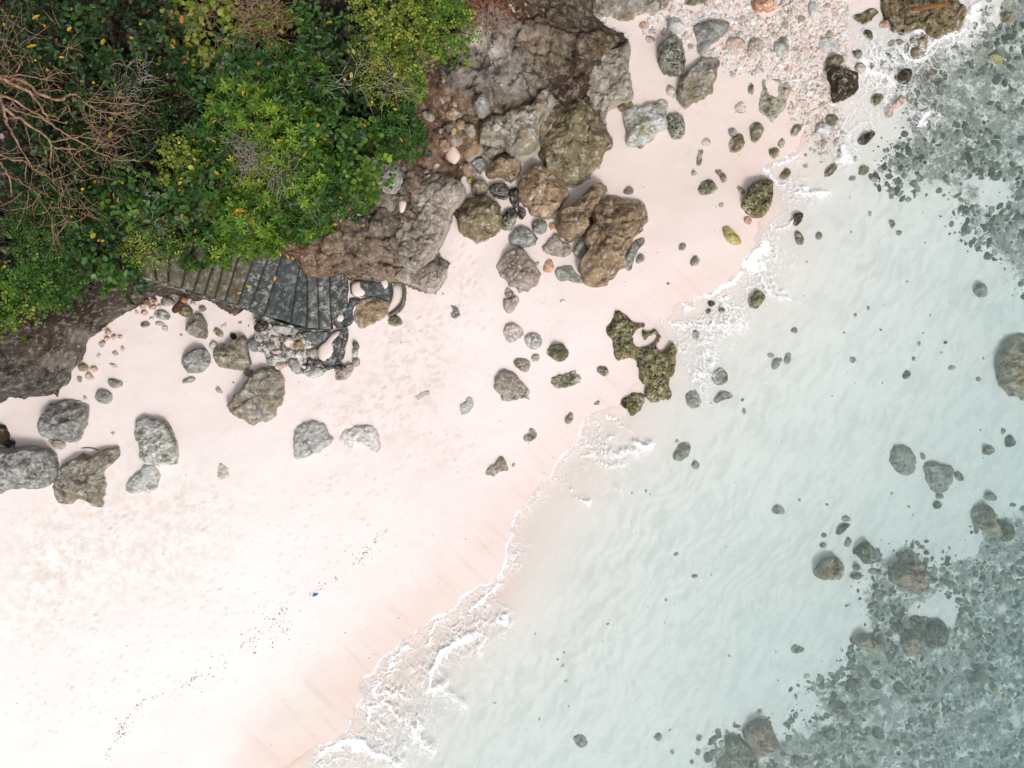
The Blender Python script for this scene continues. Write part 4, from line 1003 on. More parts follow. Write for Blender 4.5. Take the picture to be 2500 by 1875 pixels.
rocks("""
b|grey|.5|I|340,400 380,280 450,220 560,195 690,205 735,240 720,380 680,460 640,540 560,545 440,510 350,490|smooth round grey boulder near the left edge
s|greytan|.12|I|370,540 440,520 550,545 555,590 510,625 440,600|small green and rusty stone under the round grey boulder
b|grey|.6|I|-120,600 0,590 120,600 250,590 390,590 430,650 460,720 465,850 430,920 300,940 140,930 40,960 -120,980|broad grey boulder cut by the left edge
b|greytan|.4|I|410,940 480,860 520,760 570,700 680,670 800,650 900,620 970,600 1010,650 930,740 880,790 860,930 855,1105 800,1100 700,1040 560,1060 470,1060|winged grey brown boulder right of the broad one at the left edge
b|palemoss|.42|I|1130,450 1150,380 1220,345 1330,370 1420,400 1480,540 1495,620 1480,700 1505,725 1430,750 1290,740 1200,720 1180,600 1140,500|tall pale grey boulder with a brown hollow in its middle
r|pale|.24|I|1065,890 1130,830 1200,790 1220,740 1300,750 1350,830 1310,960 1220,970 1060,980|pale fan shaped rock under the boulder with the brown hollow
r|grey|.2|I|790,190 820,110 900,110 950,150 930,230 870,235|square light grey stone above right of the round grey boulder
r|grey|.14|I|895,20 970,10 1040,40 1030,90 930,100|flat grey stone near the clump of coral stones at left
s|rubble|.1|I|690,180 710,150 740,190 715,210|small brown stone between the round grey boulder and the square one
b|dark|.4|I|-60,390 20,395 60,470 60,540 0,590 -60,590|dark boulder at the left edge above the broad grey one
r|dark|.2|I|30,570 90,525 130,545 120,590 60,600|small dark rock wedged over the broad grey boulder
s|rubble|.06|I|910,490 960,430 1000,470 960,500|small knobbly beige stone alone between the grey boulders
s|rubble|.1|I|1820,840 1850,715 1890,740 1950,790 1930,850 1860,880|knobbly greyish coral lump alone on open sand
s|grey|.04|I|1925,685 1975,695 1975,705 1930,698|thin grey sliver above the lone coral lump
r|grey|.12|I|1525,30 1640,-10 1660,20 1620,50 1540,60|slim grey stone under the striped grey boulder
s|grey|.08|I|1800,80 1840,60 1890,150 1830,140|small triangular grey stone left of the large sandy grey boulder
s|pale|.04|I|1710,115 1750,98 1785,115 1740,125|low pale crescent stone nearly covered by sand
s|grey|.05|I|1935,30 1965,28 2005,65 1970,62|small grey sliver touching the shade of the large sandy boulder
b|grey|.4|E|1530,1450 1580,1390 1660,1350 1730,1355 1770,1420 1750,1500 1690,1550 1600,1560 1550,1510|grey boulder with dark diagonal stripes
b|greytan|.45|E|1790,1380 1900,1340 1980,1280 2060,1240 2090,1400 2110,1490 2050,1530 1940,1530 1830,1490|big pointed grey tan boulder just left of the masonry footing
r|olive|.2|E|2040,1550 2090,1520 2150,1540 2130,1590 2070,1590|low olive stone between the pointed boulder and the large sandy one
b|greytan|.35|E|1570,1180 1600,1110 1670,1050 1720,1100 1745,1180 1730,1270 1640,1250 1580,1210|tan egg shaped boulder beneath the curved stair wall
r|brown|.3|E|1480,1030 1560,980 1620,1010 1620,1070 1560,1090 1500,1060|rounded brown rock between the stone heap and the egg shaped boulder
r|brown|.16|E|1780,1200 1830,1170 1890,1220 1880,1270 1820,1240|brown ribbed oval stone left of a white disc
s|dark|.14|E|1930,1230 1980,1215 2000,1260 1960,1285|dark brown stone above the pointed grey tan boulder
r|white|.06|E|1850,1180 1880,1110 1920,1130 1900,1200|white disc of stone half in the sand under the stairs
s|rubble|.14|E|1750,1310 1800,1280 1840,1310 1830,1370 1770,1360|beige coral stone at the upper left of the pointed boulder
s|rubble|.1|E|1840,1310 1900,1300 1910,1350 1860,1360|yellowish coral stone tucked against the pointed boulder
s|rust|.06|E|2000,1130 2030,1090 2045,1140 2010,1160|pinkish orange stone with dead twigs near the footing
s|grey|.06|E|1490,1225 1530,1215 1570,1265 1530,1250|thin grey shard in the sand left of the egg shaped boulder
s|dark|.05|E|2098,1158 14,16|tiny dark stone on sand beside the footing
r|brown|.2|E|1680,1000 1720,985 1745,1020 1700,1050 1675,1030|brown stone leaning on the wall above the egg shaped boulder
s|pale|.06|E|828,1410 28,30|chalky pale stone nearly buried below the middle cluster
s|white|.08|E|900,1470 950,1475 1020,1510 960,1522|white broken coral piece right of the lower left cluster
r|grey|.14|F|1650,985 1690,968 1735,1030 1740,1080 1690,1110 1650,1070 1690,1045 1680,1010|grey hooked stone alone on the sand right of the stairs
s|pale|.05|F|1570,870 1595,865 1615,920 1590,905|faint pale stone above the grey hooked stone
r|tan|.2|F|840,1100 880,940 980,910 1080,930 1145,990 1100,1090 1020,1130 940,1180 820,1180|orange tan slab at the foot of the steps
r|olive|.14|F|1125,1100 1190,1060 1240,1090 1270,1150 1180,1170 1130,1150|olive grey stone at the end of the concrete ledge
""")
rocks("""
s|tan|.2|E|1210,940 1265,930 1270,990 1230,1000|honey coloured stone on the left flank of the heap under the wall|
s|rust|.22|E|1265,930 1310,910 1325,960 1280,970|rusty round stone at the top left of the heap under the wall
s|pink|.16|E|1165,985 1210,960 1240,1010 1185,1022|pink brown stone at the outer left of the heap under the wall
s|rust|.18|E|1245,1000 1310,970 1320,1020 1262,1032|reddish stone in the centre of the heap under the wall
r|mauve|.22|E|1320,940 1390,915 1450,920 1480,960 1400,1000 1340,980|largest lilac grey rock on top of the heap under the wall
s|rust|.16|E|1170,1045 1200,1015 1260,1050 1205,1080|brown red stone at the lower left of the heap under the wall
r|palemoss|.18|E|1280,1040 1340,1020 1430,1050 1430,1110 1360,1110 1290,1080|green grey creviced rock at the bottom of the heap under the wall
r|olive|.12|E|1180,1140 1240,1115 1275,1150 1220,1180 1185,1170|flat olive stone lying off the lower left of the heap
s|rubble|.1|E|1300,1120 1400,1130 1390,1160 1310,1160|cream stone just under the green grey creviced rock
s|rubble|.1|E|1350,1170 1420,1150 1420,1210 1375,1205|lacy beige coral fragment hanging below the heap
r|greytan|.2|E|1400,880 1500,890 1510,930 1440,910|slim grey stone along the top of the heap against the wall
s|white|.14|E|1335,990 22,14|small white pebble in the middle of the heap
s|white|.1|E|1280,1100 28,16|bluish white stone under the heap
s|pink|.12|E|1150,1050 16,22|pale pink chip at the far left of the heap
s|greytan|.16|E|1530,905 18,16|round grey knob at the top right end of the heap
r|white|.14|E|1590,945 1640,945 1655,990 1610,985|white splinter of rock right of the sawn log
s|pale|.12|E|845,1155 885,1148 895,1195 855,1208|pale grey stone topping the middle cluster of coral stones
s|rust|.16|E|872,1200 920,1180 945,1218 895,1238|brown stone second from the top of the middle cluster
s|rust|.16|E|865,1260 910,1238 935,1268 890,1290|orange red stone in the left of the middle cluster
s|pink|.14|E|930,1240 970,1225 985,1260 945,1290|peach stone in the right of the middle cluster
s|pink|.12|E|985,1240 1025,1230 1042,1260 1002,1280|light peach stone at the right end of the middle cluster
s|palemoss|.12|E|820,1320 870,1270 900,1300 860,1350|green grey stone at the lower left of the middle cluster
s|rubble|.08|E|930,1370 970,1350 1010,1400 960,1425|yellow green coral crumbs below the middle cluster
s|rubble|.08|E|1010,1335 1040,1320 1058,1370 1022,1380|small beige crumb right below the middle cluster
s|tan|.16|E|640,1490 700,1470 750,1500 740,1540 660,1550|tan stone at the top left of the lower cluster by the cliff toe
s|rust|.14|E|740,1520 800,1500 835,1530 790,1560|tan stone at the right of the lower cluster by the cliff toe
s|pink|.14|E|700,1570 750,1540 800,1610 730,1625|pinkish stone at the bottom of the lower cluster by the cliff toe
s|palemoss|.12|E|650,1590 690,1580 690,1640 645,1640|greenish stone at the lower left of the cluster by the cliff toe
""")
rocks("""
s|greytan|.35|T|590,350 700,320 740,380 700,440 610,430|grey tan stone set in the brown slope beside the foliage
r|grey|.5|T|1190,140 1250,120 1340,190 1370,270 1300,360 1230,350 1170,260|grey brown wedge of rock under the grey cliff face
r|tan|.3|T|860,330 940,280 1030,320 1040,370 960,410 880,390|buff rock above the charcoal black stone on the slope
r|tan|.3|T|930,220 960,170 1000,190 990,270 940,260|slim buff stone leading up from the charcoal black stone
r|blackpit|.2|T|820,520 870,450 940,420 970,500 920,550 840,580|charcoal black stone on the brown slope
s|pink|.25|T|960,415 28,26|pink round pebble resting above the charcoal black stone
s|tan|.3|T|980,460 1030,420 1090,450 1050,520 1000,510|shell shaped brown stone right of the charcoal black stone
s|ochre|.25|T|920,560 960,510 1010,530 980,570 930,590|mustard stone below right of the charcoal black stone
r|greytan|.35|T|1050,510 1120,460 1190,490 1200,570 1150,600 1090,560|grey folded rock at the top of the pale rock jumble
r|greytan|.3|T|905,630 970,590 1060,610 1050,680 970,700 910,660|rough tan rock on the left of the pale rock jumble
o g|tan|.3|T|1060,680 1130,640 1200,590 1230,600 1230,660 1280,720 1270,780 1190,830 1120,880 1060,830 1050,760|pale knobbly rock in the middle of the jumble, next to a strip of sand
r|tan|.35|T|785,640 850,620 900,670 890,740 820,765 790,710|oval tan stone above the pink sand hollow in the slope
s|blackpit|.25|T|610,760 680,740 710,790 660,840 610,820|dark crumbly stone on the brown slope
s|rubble|.15|T|720,940 770,900 800,930 750,970|cream coral fragment on the grey shelf
r|mauve|.35|T|1280,800 1380,750 1500,690 1570,740 1520,790 1410,870 1340,850|purple grey log shaped rock under the strip of sand
r|tan|.35|T|990,930 1060,900 1150,950 1220,1010 1170,1070 1080,1050 1020,1010|smooth tan rock pointing down right at the bottom of the jumble
r|grey|.35|T|1140,910 1260,840 1350,870 1310,970 1250,1050 1200,980|bluish grey rock at the bottom of the jumble
b|tan|.6|T|1320,1040 1340,960 1400,920 1540,820 1640,830 1710,910 1700,1010 1610,1130 1500,1060 1440,1060 1360,1080|knuckle shaped tan boulder above the round brown boulder
s|ochre|.2|T|1100,1100 1180,1070 1220,1090 1180,1140 1110,1140|mossy yellow stone left of the knuckle shaped boulder
r|greytan|.35|T|1150,1150 1260,1090 1340,1130 1350,1240 1250,1300 1160,1260|brown grey rock directly above the round brown boulder
r|blackpit|.35|T|1340,1200 1410,1130 1570,1150 1590,1250 1540,1330 1410,1290|black pitted rock between the round brown and rounded tan boulders
r|blackpit|.35|T|1590,1180 1650,1150 1690,1250 1700,1380 1650,1420 1580,1330|narrow black streaked rock left of the rounded tan boulder
r|speckled|.3|T|1500,1520 1620,1410 1680,1450 1660,1580 1590,1680 1500,1660|cluster of grey bubbles of rock below the black pitted rock
s|blackpit|.22|T|1690,1400 1770,1430 1760,1500 1700,1560 1680,1480|small black crusted rock under the rounded tan boulder
b|grey|.35|T|60,1180 110,950 220,870 320,950 370,1060 300,1220 180,1250|large grey slab set in the brown slope below the foliage
r|greytan|.3|T|100,1350 200,1270 300,1330 290,1430 220,1480 130,1440|grey round slab in the slope under the large grey slab
r|grey|.35|T|250,780 330,740 370,800 320,850 260,840|small grey stone above the large slab at the foliage edge
r|mauve|.3|T|150,740 200,660 270,680 250,790 180,800|pinkish stone half hidden by the foliage edge
o g|greytan|.75|T|1240,560 1280,430 1400,380 1560,340 1700,290 1850,240 1960,60 2060,90 2120,210 2070,280 1980,400 1920,500 1910,620 1920,720 1830,790 1700,840 1570,740 1500,640 1340,650 1250,620|wide brown grey outcrop between the grey cliff and the largest boulder
o g|mauve|.45|Z|862,455 880,400 930,370 975,380 1005,395 1000,425 975,450 965,490 945,530 930,560 890,590 855,560 845,520|broad lilac grey rock shelf sloping to the sand right of the stairs
o g|mauve|.3|Z|850,592 880,572 950,565 966,590 945,620 930,632 895,615 860,605|low lilac grey apron of rock at the sand beside the concrete ledge
r|blackpit|.3|G|-50,250 0,170 60,160 90,210 60,290 20,340 -40,350|grey black clustered stone above the larger pale blue grey rock
s|blackpit|.2|G|80,150 150,170 155,220 120,270 90,250|glossy black grey stone at the foot of the rounded tan boulder
""")
rocks("""
r|subgrey|.3|L|1100,600 1180,575 1270,620 1300,700 1290,800 1230,845 1150,800 1080,730|large round grey rock under clear water, left of the forked one
r|subgrey|.3|L|1370,740 1460,710 1540,750 1620,760 1610,870 1560,970 1480,990 1410,900|forked grey rock under clear water
s|subgrey|.15|L|1340,640 1375,640 1380,700 1350,700|small stone at the upper tip of the forked sunken rock
r|subgreen|.2|L|1620,800 1680,800 1720,860 1680,890 1630,850|dark green patchy stone at the right arm of the forked rock
s|subgreen|.16|L|1440,1080 1480,1040 1530,1060 1510,1110 1460,1120|dark green stone below the forked sunken rock
s|subgrey|.16|L|1460,1000 1540,980 1530,1030 1470,1030|grey stone at the foot of the forked sunken rock
r|subtan|.3|L|1860,640 1890,580 1940,570 1975,610 1940,660 1870,660|small tan round rock under water right of the forked rock
r|subgrey|.25|L|1870,1010 1930,960 1980,1000 1970,1050 1900,1040|grey round rock above the tan sunken boulder
b|subtan|.5|L|1775,1150 1830,1090 1910,1080 1950,1130 1950,1220 2030,1290 1990,1370 1900,1310 1810,1250|tan smooth boulder under water beside a green one near the right edge
b|subgreen|.4|L|1960,1230 2030,1180 2110,1260 2130,1330 2050,1400 2000,1340|green boulder under water beside the tan smooth one
s|subgrey|.2|L|75,1130 120,1075 200,1120 200,1160 120,1165|lone grey stone under water in the wide sandy shallows
r|subgreen|.2|L|620,1330 650,1250 720,1230 780,1240 700,1290 660,1340|dark curved rock leading to the lower reef
s|subgrey|.12|L|650,1190 710,1160 770,1210 700,1230|faint speckled stone above the dark curved rock
r|subtan|.12|L|680,1420 730,1340 770,1380 740,1450|faint tan stone below the dark curved rock
r|subgreen|.35|L|760,1480 880,1380 920,1420 990,1480 1000,1550 880,1590 840,1530|dark grey green rock heap at the top of the lower reef
b|subtan|.5|L|450,1660 500,1560 590,1520 650,1530 690,1600 660,1700 590,1710 480,1700|tan boulder at the upper left tip of the lower reef
b|subtan|.6|L|1060,1660 1170,1560 1200,1490 1270,1470 1330,1540 1390,1640 1400,1760 1340,1830 1220,1820 1110,1740|largest olive tan boulder of the lower reef
s|subgreen|.14|L|1392,1390 26,16|dark oval stone on pale sand, upper of two above the lower reef
s|subgreen|.14|L|1395,1485 26,20|dark oval stone on pale sand, lower of two above the lower reef
r|subgrey|.25|L|750,1600 820,1580 840,1610 790,1640|grey oval rock right of the tan boulder at the reef tip
s|subgreen|.12|L|525,1340 32,24|green speckled stone left of the dark curved rock, upper of two
s|subgreen|.12|L|525,1420 36,26|green speckled stone left of the dark curved rock, lower of two
r|subgreen|.2|L|2050,520 2110,480 2150,540 2130,590 2060,600|dark branching growth on the sea floor near the right edge
s|subgreen|.12|L|2040,460 24,32|small dark tuft above left of the branching growth
b|subgrey|.3|H|1790,850 1850,785 1900,840 1910,910 1850,925 1800,890|grey boulder alone under water between the two reefs
b|subtan|.6|H|1990,1420 2070,1280 2212,1220 2320,1250 2320,1800 2150,1750 2050,1700 1995,1580|huge tan grey boulder under water cut by the right edge
s|subgreen|.14|H|1070,260 1110,250 1130,320 1100,345 1080,300|hook shaped stone under water below the upper reef's left end
s|subgrey|.12|H|1160,375 28,24|small round stone under the hook shaped one
s|subgrey|.12|H|770,1443 30,32|round grey stone alone under water right of the paired thin rocks
s|subgrey|.08|H|275,1195 36,34|faint ring of grey stone above the paired thin rocks
s|subgrey|.1|H|75,1410 36,26|faint grey stone on the left of the paired thin rocks
r|subgrey|.18|H|80,1500 110,1430 180,1420 170,1470 120,1530 85,1530|olive grey oval rock, left of a thin pair under water
r|subgrey|.12|H|185,1480 200,1380 230,1350 255,1400 240,1480 200,1505|pale grey upright rock, right of a thin pair under water
r|subgreen|.16|H|1180,1580 1220,1520 1270,1550 1240,1600 1200,1615|dark green ragged rock in open shallows
r|dark|.25|H|250,235 290,205 350,195 365,215 330,290 290,320 260,290|black brown arrowhead rock breaking the water
r|olive|.2|H|290,350 330,370 365,450 330,485 290,460 278,390|olive grey oval rock directly below the arrowhead rock
s|subgrey|.14|H|450,390 490,360 515,390 500,435 460,430|round grey stone right of the oval rock under the arrowhead
s|subgrey|.1|H|1600,1512 44,20|faint grey stone near the lone patches by the right sunken boulder
s|subgrey|.1|H|1830,1608 30,24|faint grey stone left of the huge boulder at the right edge
s|subgreen|.08|H|1285,1435 24,24|faint green stone above right of the dark green ragged rock
s|subgreen|.08|H|1330,1310 16,26|faint upright stone in open shallows
s|subgreen|.08|H|1550,1300 26,18|faint stone right of the faint upright stone
s|subgrey|.08|H|900,1010 24,18|faint stone in the middle of the pale shallows
s|subgrey|.08|H|790,1065 16,24|thin faint stone left of the middle of the pale shallows
s|subgrey|.08|H|915,210 18,34|thin pale stone under water above the sandy shallows
b|subtan|.4|P|1200,510 1300,480 1360,560 1370,640 1310,720 1240,720 1190,640 1180,570|smooth tan boulder ringed by dark growth in the lower reef
b|subtan|.4|P|750,580 850,520 920,560 1000,600 1080,640 1000,700 900,680 800,630|long tan boulder at the left side of the lower reef
r|subgreen|.3|P|1080,470 1130,420 1200,440 1180,520 1120,530|dark knobbly rock left of the ringed tan boulder
o g|subgreen|.35|P|1230,400 1350,370 1480,400 1570,430 1600,560 1540,640 1420,660 1385,600 1340,520 1260,470|dark green reef rock curving over the ringed tan boulder
r|subgreen|.3|P|690,960 740,900 820,910 850,980 800,1040 720,1030|round dark rock, left of two at the lower reef's near edge
r|subgreen|.28|P|910,950 960,910 1030,960 980,1000 930,990|dark rock, right of two at the lower reef's near edge
r|subgreen|.28|P|1100,980 1140,920 1220,980 1250,1060 1160,1050|pointed dark rock inside the lower reef
r|subgreen|.28|P|560,1110 640,1070 720,1130 750,1190 670,1230 580,1180|patchy green rock at the reef's ragged lower left rim
r|subgreen|.3|P|250,1590 300,1540 360,1580 370,1640 300,1690 250,1650|dark knobby rock near the bottom edge, alone on pale sand
r|subgreen|.25|P|500,1350 560,1320 640,1330 640,1420 560,1440|dark square rock left in the lower reef near the bottom
r|subgreen|.25|P|930,1360 980,1310 1050,1350 1010,1420 950,1410|dark rock in the lower reef near the bottom centre
r|subgreen|.16|P|235,660 280,600 310,640 385,650 290,710|dark forked growth alone on the pale sand
r|subgrey|.3|P|1740,960 1800,860 1880,800 1930,850 1900,930 1830,990|long grey rock slanting in the right of the lower reef
s|ochre|.2|P|1965,985 36,40|pale olive round stone right of the long slanting grey rock
r|subgrey|.25|P|1240,1100 1340,1080 1370,1120 1290,1150|flat banded rock in the middle of the lower reef
r|subtan|.2|P|730,45 780,15 850,10 850,50 790,80|small two toned rock above the lower reef
s|subgrey|.2|P|1290,1550 44,40|grey stone at the bottom edge within the lower reef
b|subtan|.5|O|1980,1350 2050,1280 2120,1250 2210,1280 2270,1420 2300,1480 2200,1540 2120,1550 2060,1470 2000,1420|tan boulder above the dark green reef block at the bottom edge
o g|subgreen|.4|O|1820,1400 1880,1370 1970,1400 2050,1480 2110,1560 2130,1660 2100,1750 1760,1750 1780,1600 1850,1540 1830,1460|dark green reef block at the bottom edge
r|subgrey|.18|O|550,1400 600,1365 660,1390 675,1470 600,1495 560,1450|lone cracked grey rock on the seabed near the bottom
r|subgrey|.12|O|1220,1400 1270,1360 1320,1370 1290,1440 1240,1430|spotted grey stone under water left of the reef block
s|subgrey|.12|O|1590,1400 1620,1380 1650,1400 1620,1440 1590,1430|small grey stone above left of the reef block
s|subgrey|.12|O|1600,1525 30,36|grey oval stone left of the green rock tuft by the reef block
r|subgreen|.2|O|1640,1560 1690,1510 1740,1540 1720,1610 1660,1620|green tufted rock touching the left of the reef block
s|subgrey|.12|O|2127,1183 26,26|round grey stone above the tan boulder by the bottom reef
s|subgreen|.1|O|1390,1525 20,26|arrow shaped dark chip under water near the bottom
s|subgreen|.12|O|1555,1612 20,24|small dark green stone close to the bottom edge
s|subgreen|.08|O|1578,42 34,22|grey fluffy stone in the smooth shallows
s|subgrey|.06|O|462,795 20,24|faint pebble in the pale shallows, upper of two
s|subgrey|.06|O|488,925 22,18|faint pebble in the pale shallows, lower of two
s|subgrey|.05|O|95,1095 14,28|faint sliver in the pale shallows off the foam
s|subgrey|.08|K|1418,1495 28,26|small grey stone alone in the smooth green shallows
s|subgreen|.05|K|1840,1442 14,12|tiny dark pebble in the smooth green shallows
s|subgrey|.08|L|320,1040 16,12|tiny pebble in the wide sandy shallows, upper left
s|subgrey|.08|L|1240,1095 22,16|small green pebble between the sandy shallows and forked rock
s|subgrey|.08|L|1100,985 20,16|faint stone under the large round grey rock
""")

# ================================================================= the flight of concrete steps
def QR(s):
    sh, q = s.split('|'); x0, y0, k = SH[sh]
    return [(x0+x*k, y0+y*k) for x, y in pts(q)]
LINES = [QR('Q|-60,300 -40,520'), QR('Q|70,240 125,560'), QR('Q|400,250 318,600'), QR('Q|715,120 545,690'), QR('Q|930,200 750,750'), QR('Q|1140,100 945,808'), QR('Q|1340,90 1108,868'),
         QR('Q|1545,60 1290,915'), QR('Q|1850,40 1510,965'), QR('R|400,150 40,1120'), QR('R|585,200 295,1225'), QR('R|910,330 735,1345'), QR('R|1020,480 1015,1430'),
         QR('R|1190,520 1215,1455'), QR('R|1395,500 1425,1462'), QR('R|1715,500 1700,1130')]
def src(p, z): k = (CAM_H-z)/CAM_H/100; p = np.asarray(p, float); return np.stack([(p[:, 0]-1250)*k, (937.5-p[:, 1])*k], 1)
CONC = []
def conc_mat(name, a, b, dark, pale, pal, drk):
    t = NT(name); p = t.pos()
    n1, n2, n3, n4 = t.noise(p, 3.2, 5, .65), t.noise(p, 10, 5, .7), t.noise(p, 46, 3, .75), t.noise(p, 24, 4, .7)
    c = t.mix(t.step(.35, .65, n1), rgba(a), rgba(b))
    q = t.math('ADD', t.math('MULTIPLY', n2, .6), t.math('MULTIPLY', n4, .4))
    c = t.mix(t.math('MULTIPLY', t.step(.80-drk*.4, .88-drk*.4, q), .75), c, rgba(dark))
    oth = t.math('ADD', t.math('MULTIPLY', t.noise(t.add(p, (7.3, 2.1, 0)), 4.5, 5, .7), .6), t.math('MULTIPLY', n4, .4))
    c = t.mix(t.math('MULTIPLY', t.step(.76-pal*.4, .84-pal*.4, oth), .85), c, rgba(pale))
    c = t.mix(t.math('MULTIPLY', t.step(.5, .7, n3), .45), c, t.mix(.5, c, (.02, .02, .018, 1)))
    gr = t.noise(p, 7, 6, .78)
    c = t.mix(t.math('MULTIPLY', t.step(.51, .58, gr), .6), c, t.mix(.55, c, (.03, .03, .026, 1)))
    c = t.mix(t.math('MULTIPLY', t.step(.49, .40, gr), .5), c, t.mix(.4, c, (.75, .74, .72, 1)))
    c = t.mix(t.math('MULTIPLY', t.attr('stain'), .82), c, (.035, .036, .030, 1))  # painted riser shade and staining darken tread edges and risers
    return t.end(t.bsdf(c, .9, t.math('ADD', n2, t.math('MULTIPLY', n3, .4)), .7, .03, .2).outputs[0])
C_OLD = conc_mat('concrete_mossy_brown', (120,112,92), (100,96,80), (70,60,44), (166,160,144), .30, .48)
C_MID = conc_mat('concrete_grey_crusted', (98,100,96), (76,78,75), (42,44,41), (206,204,200), .60, .50)
C_DRK = conc_mat('concrete_slate', (90,97,96), (70,76,75), (40,45,44), (182,184,182), .46, .46)
C_SPK = conc_mat('concrete_salt_spotted', (110,114,112), (88,92,90), (46,50,48), (218,208,204), .60, .46)
def slab(name, q, z, thick, mat, parent, n=(13, 30), nose=.015, label=None, seed=0):
    """tread between two edges; q = upper-left, lower-left, lower-right, upper-right in metres"""
    a, b, c, d = [np.asarray(v, float) for v in q]
    U, W = np.meshgrid(np.linspace(0, 1, n[0]), np.linspace(0, 1, n[1]))
    U, W = U[..., None], W[..., None]
    P = (a*(1-W)+b*W)*(1-U)+(d*(1-W)+c*W)*U
    wgl = fbm(P[..., 0]*3+seed, P[..., 1]*3, 1.0, 3)*.018
    P = P+wgl[..., None]*np.array([1.0, .3])
    ed = np.minimum(np.minimum(U, 1-U)[..., 0]*np.linalg.norm(d-a), np.minimum(W, 1-W)[..., 0]*np.linalg.norm(b-a))
    Z = z-.022*np.clip(1-ed/.05, 0, 1)**2+.010*fbm(P[..., 0]*5, P[..., 1]*5, 3., 3)
    ny, nx = n[1], n[0]
    V = np.concatenate([P.reshape(-1, 2), Z.reshape(-1, 1)], 1)
    i = np.arange(ny*nx).reshape(ny, nx)
    ring = np.concatenate([i[0, :-1], i[:-1, -1], i[-1, :0:-1], i[:0:-1, 0]])
    VB = V[ring].copy(); VM = VB.copy(); VM[:, 2] -= .012; VB[:, 2] = z-thick
    m = len(ring); k = np.arange(m); j = (k+1) % m
    V2 = np.concatenate([V, VM, VB]); nv_ = len(V)
    S = np.concatenate([np.stack([ring[k], ring[j], nv_+j, nv_+k], 1), np.stack([nv_+k, nv_+j, nv_+m+j, nv_+m+k], 1)])
    F = grid_faces(ny, nx)[:, ::-1]
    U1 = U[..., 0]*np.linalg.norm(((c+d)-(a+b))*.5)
    tread_shade = np.clip(np.exp(-((U1-.07)/.058)**2)*1.2+np.where(U1 < .07, 1., 0)+.35*np.exp(-(U1[:, ::-1]/.03)**2), 0, 1)*(.75+.4*fbm(P[..., 0]*3, P[..., 1]*3, 9., 2))  # riser shade painted dark along inner tread edge and sides, with some staining
    slab_shade = np.concatenate([np.broadcast_to(tread_shade, U1.shape).ravel(), np.full(2*m, 1.0)])
    o = put(name, mesh(name, V2, [F, S], mat, True, {'stain': slab_shade}), parent)  # 'stain' carries the painted riser shade along with some staining
    try: o.data.set_sharp_from_angle(angle=math.radians(50))
    except Exception: pass
    if label: o['label'] = label
    return o
STZ = [2.76-.165*i for i in range(15)]
stairs = empty('concrete_staircase', (-4.5, 1.6, 1.0))
tag(stairs, 'weathered curving concrete steps coming down from the thicket to the sand', 'staircase')
bpy.context.view_layer.update()
SOFF = np.array([-4.5, 1.6, 1.0])
def on_stairs(o): o.location = tuple(-SOFF); return o
mats = [C_OLD]*8+[C_MID, C_MID, C_DRK, C_DRK, C_SPK, C_SPK, C_MID]
for i in range(15):
    z = STZ[i]; L, R = LINES[i], LINES[i+1]
    q = src([L[0], L[1], R[1], R[0]], z)
    dl = np.array([-.07, .0])
    q[0] += dl; q[1] += dl
    up = (q[0]-q[1]); up /= np.linalg.norm(up)
    if i < 10: q[0] += up*.35; q[3] += up*.35
    q[1] -= up*.015; q[2] -= up*.015
    lab = {0: 'uppermost visible step, nearly hidden by leaves', 8: 'step with a white crusted upper end', 10: 'widest tread of the flight, smooth dark grey', 13: 'step streaked with pale pink sand', 14: 'lowest step, grey with white bloom'}.get(i)
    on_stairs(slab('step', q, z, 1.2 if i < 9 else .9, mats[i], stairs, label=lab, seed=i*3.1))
# outer edge wall of the flight
def wall_strip(name, ctr, ztop, width, zbot, mat, parent, label=None, n_sub=2):
    ctr = chaikin(np.asarray(ctr, float), n_sub, closed=False); zt = np.interp(np.linspace(0, 1, len(ctr)), np.linspace(0, 1, len(ztop)), ztop)
    T = np.gradient(ctr, axis=0); T /= np.linalg.norm(T, axis=1)[:, None]; N = np.stack([-T[:, 1], T[:, 0]], 1)
    w = width*(1+.25*fbm(ctr[:, 0]*4, ctr[:, 1]*4, 8., 3)); zz = zt+.02*fbm(ctr[:, 0]*5, ctr[:, 1]*5, 2., 2)
    offs = [(-.5, None), (-.5, 0), (-.3, .025), (0, .035), (.3, .025), (.5, 0), (.5, None)]
    rows = []
    for o_, dz in offs:
        P = ctr+N*(w*o_)[:, None]
        z = np.full(len(ctr), zbot) if dz is None else zz-.035+dz
        rows.append(np.concatenate([P, z[:, None]], 1))
    V = np.stack(rows, 0); ny, nx = V.shape[:2]
    o = put(name, mesh(name, V.reshape(-1, 3), [grid_faces(ny, nx)], mat), parent)
    if label: o['label'] = label
    return o
curb = QR('Q|-90,500 60,525 180,590 400,640 700,760 940,830 1270,920 1500,980 1700,1050 1950,1170 2212,1275')+QR('R|780,1405 1000,1455 1200,1482 1430,1470')
zc = [2.66, 2.6, 2.5, 2.3, 2.1, 1.9, 1.6, 1.35, 1.2, 1.1, .95, .72, .6, .5, .42]
cw = np.array([src([p], z)[0] for p, z in zip(curb, np.interp(np.linspace(0, 1, len(curb)), np.linspace(0, 1, len(zc)), zc))])
on_stairs(wall_strip('side_wall', cw+np.array([0, -.03]), zc, .07, -.1, RM['mortar'], stairs, 'thin dark curb wall along the outer ends of the steps'))
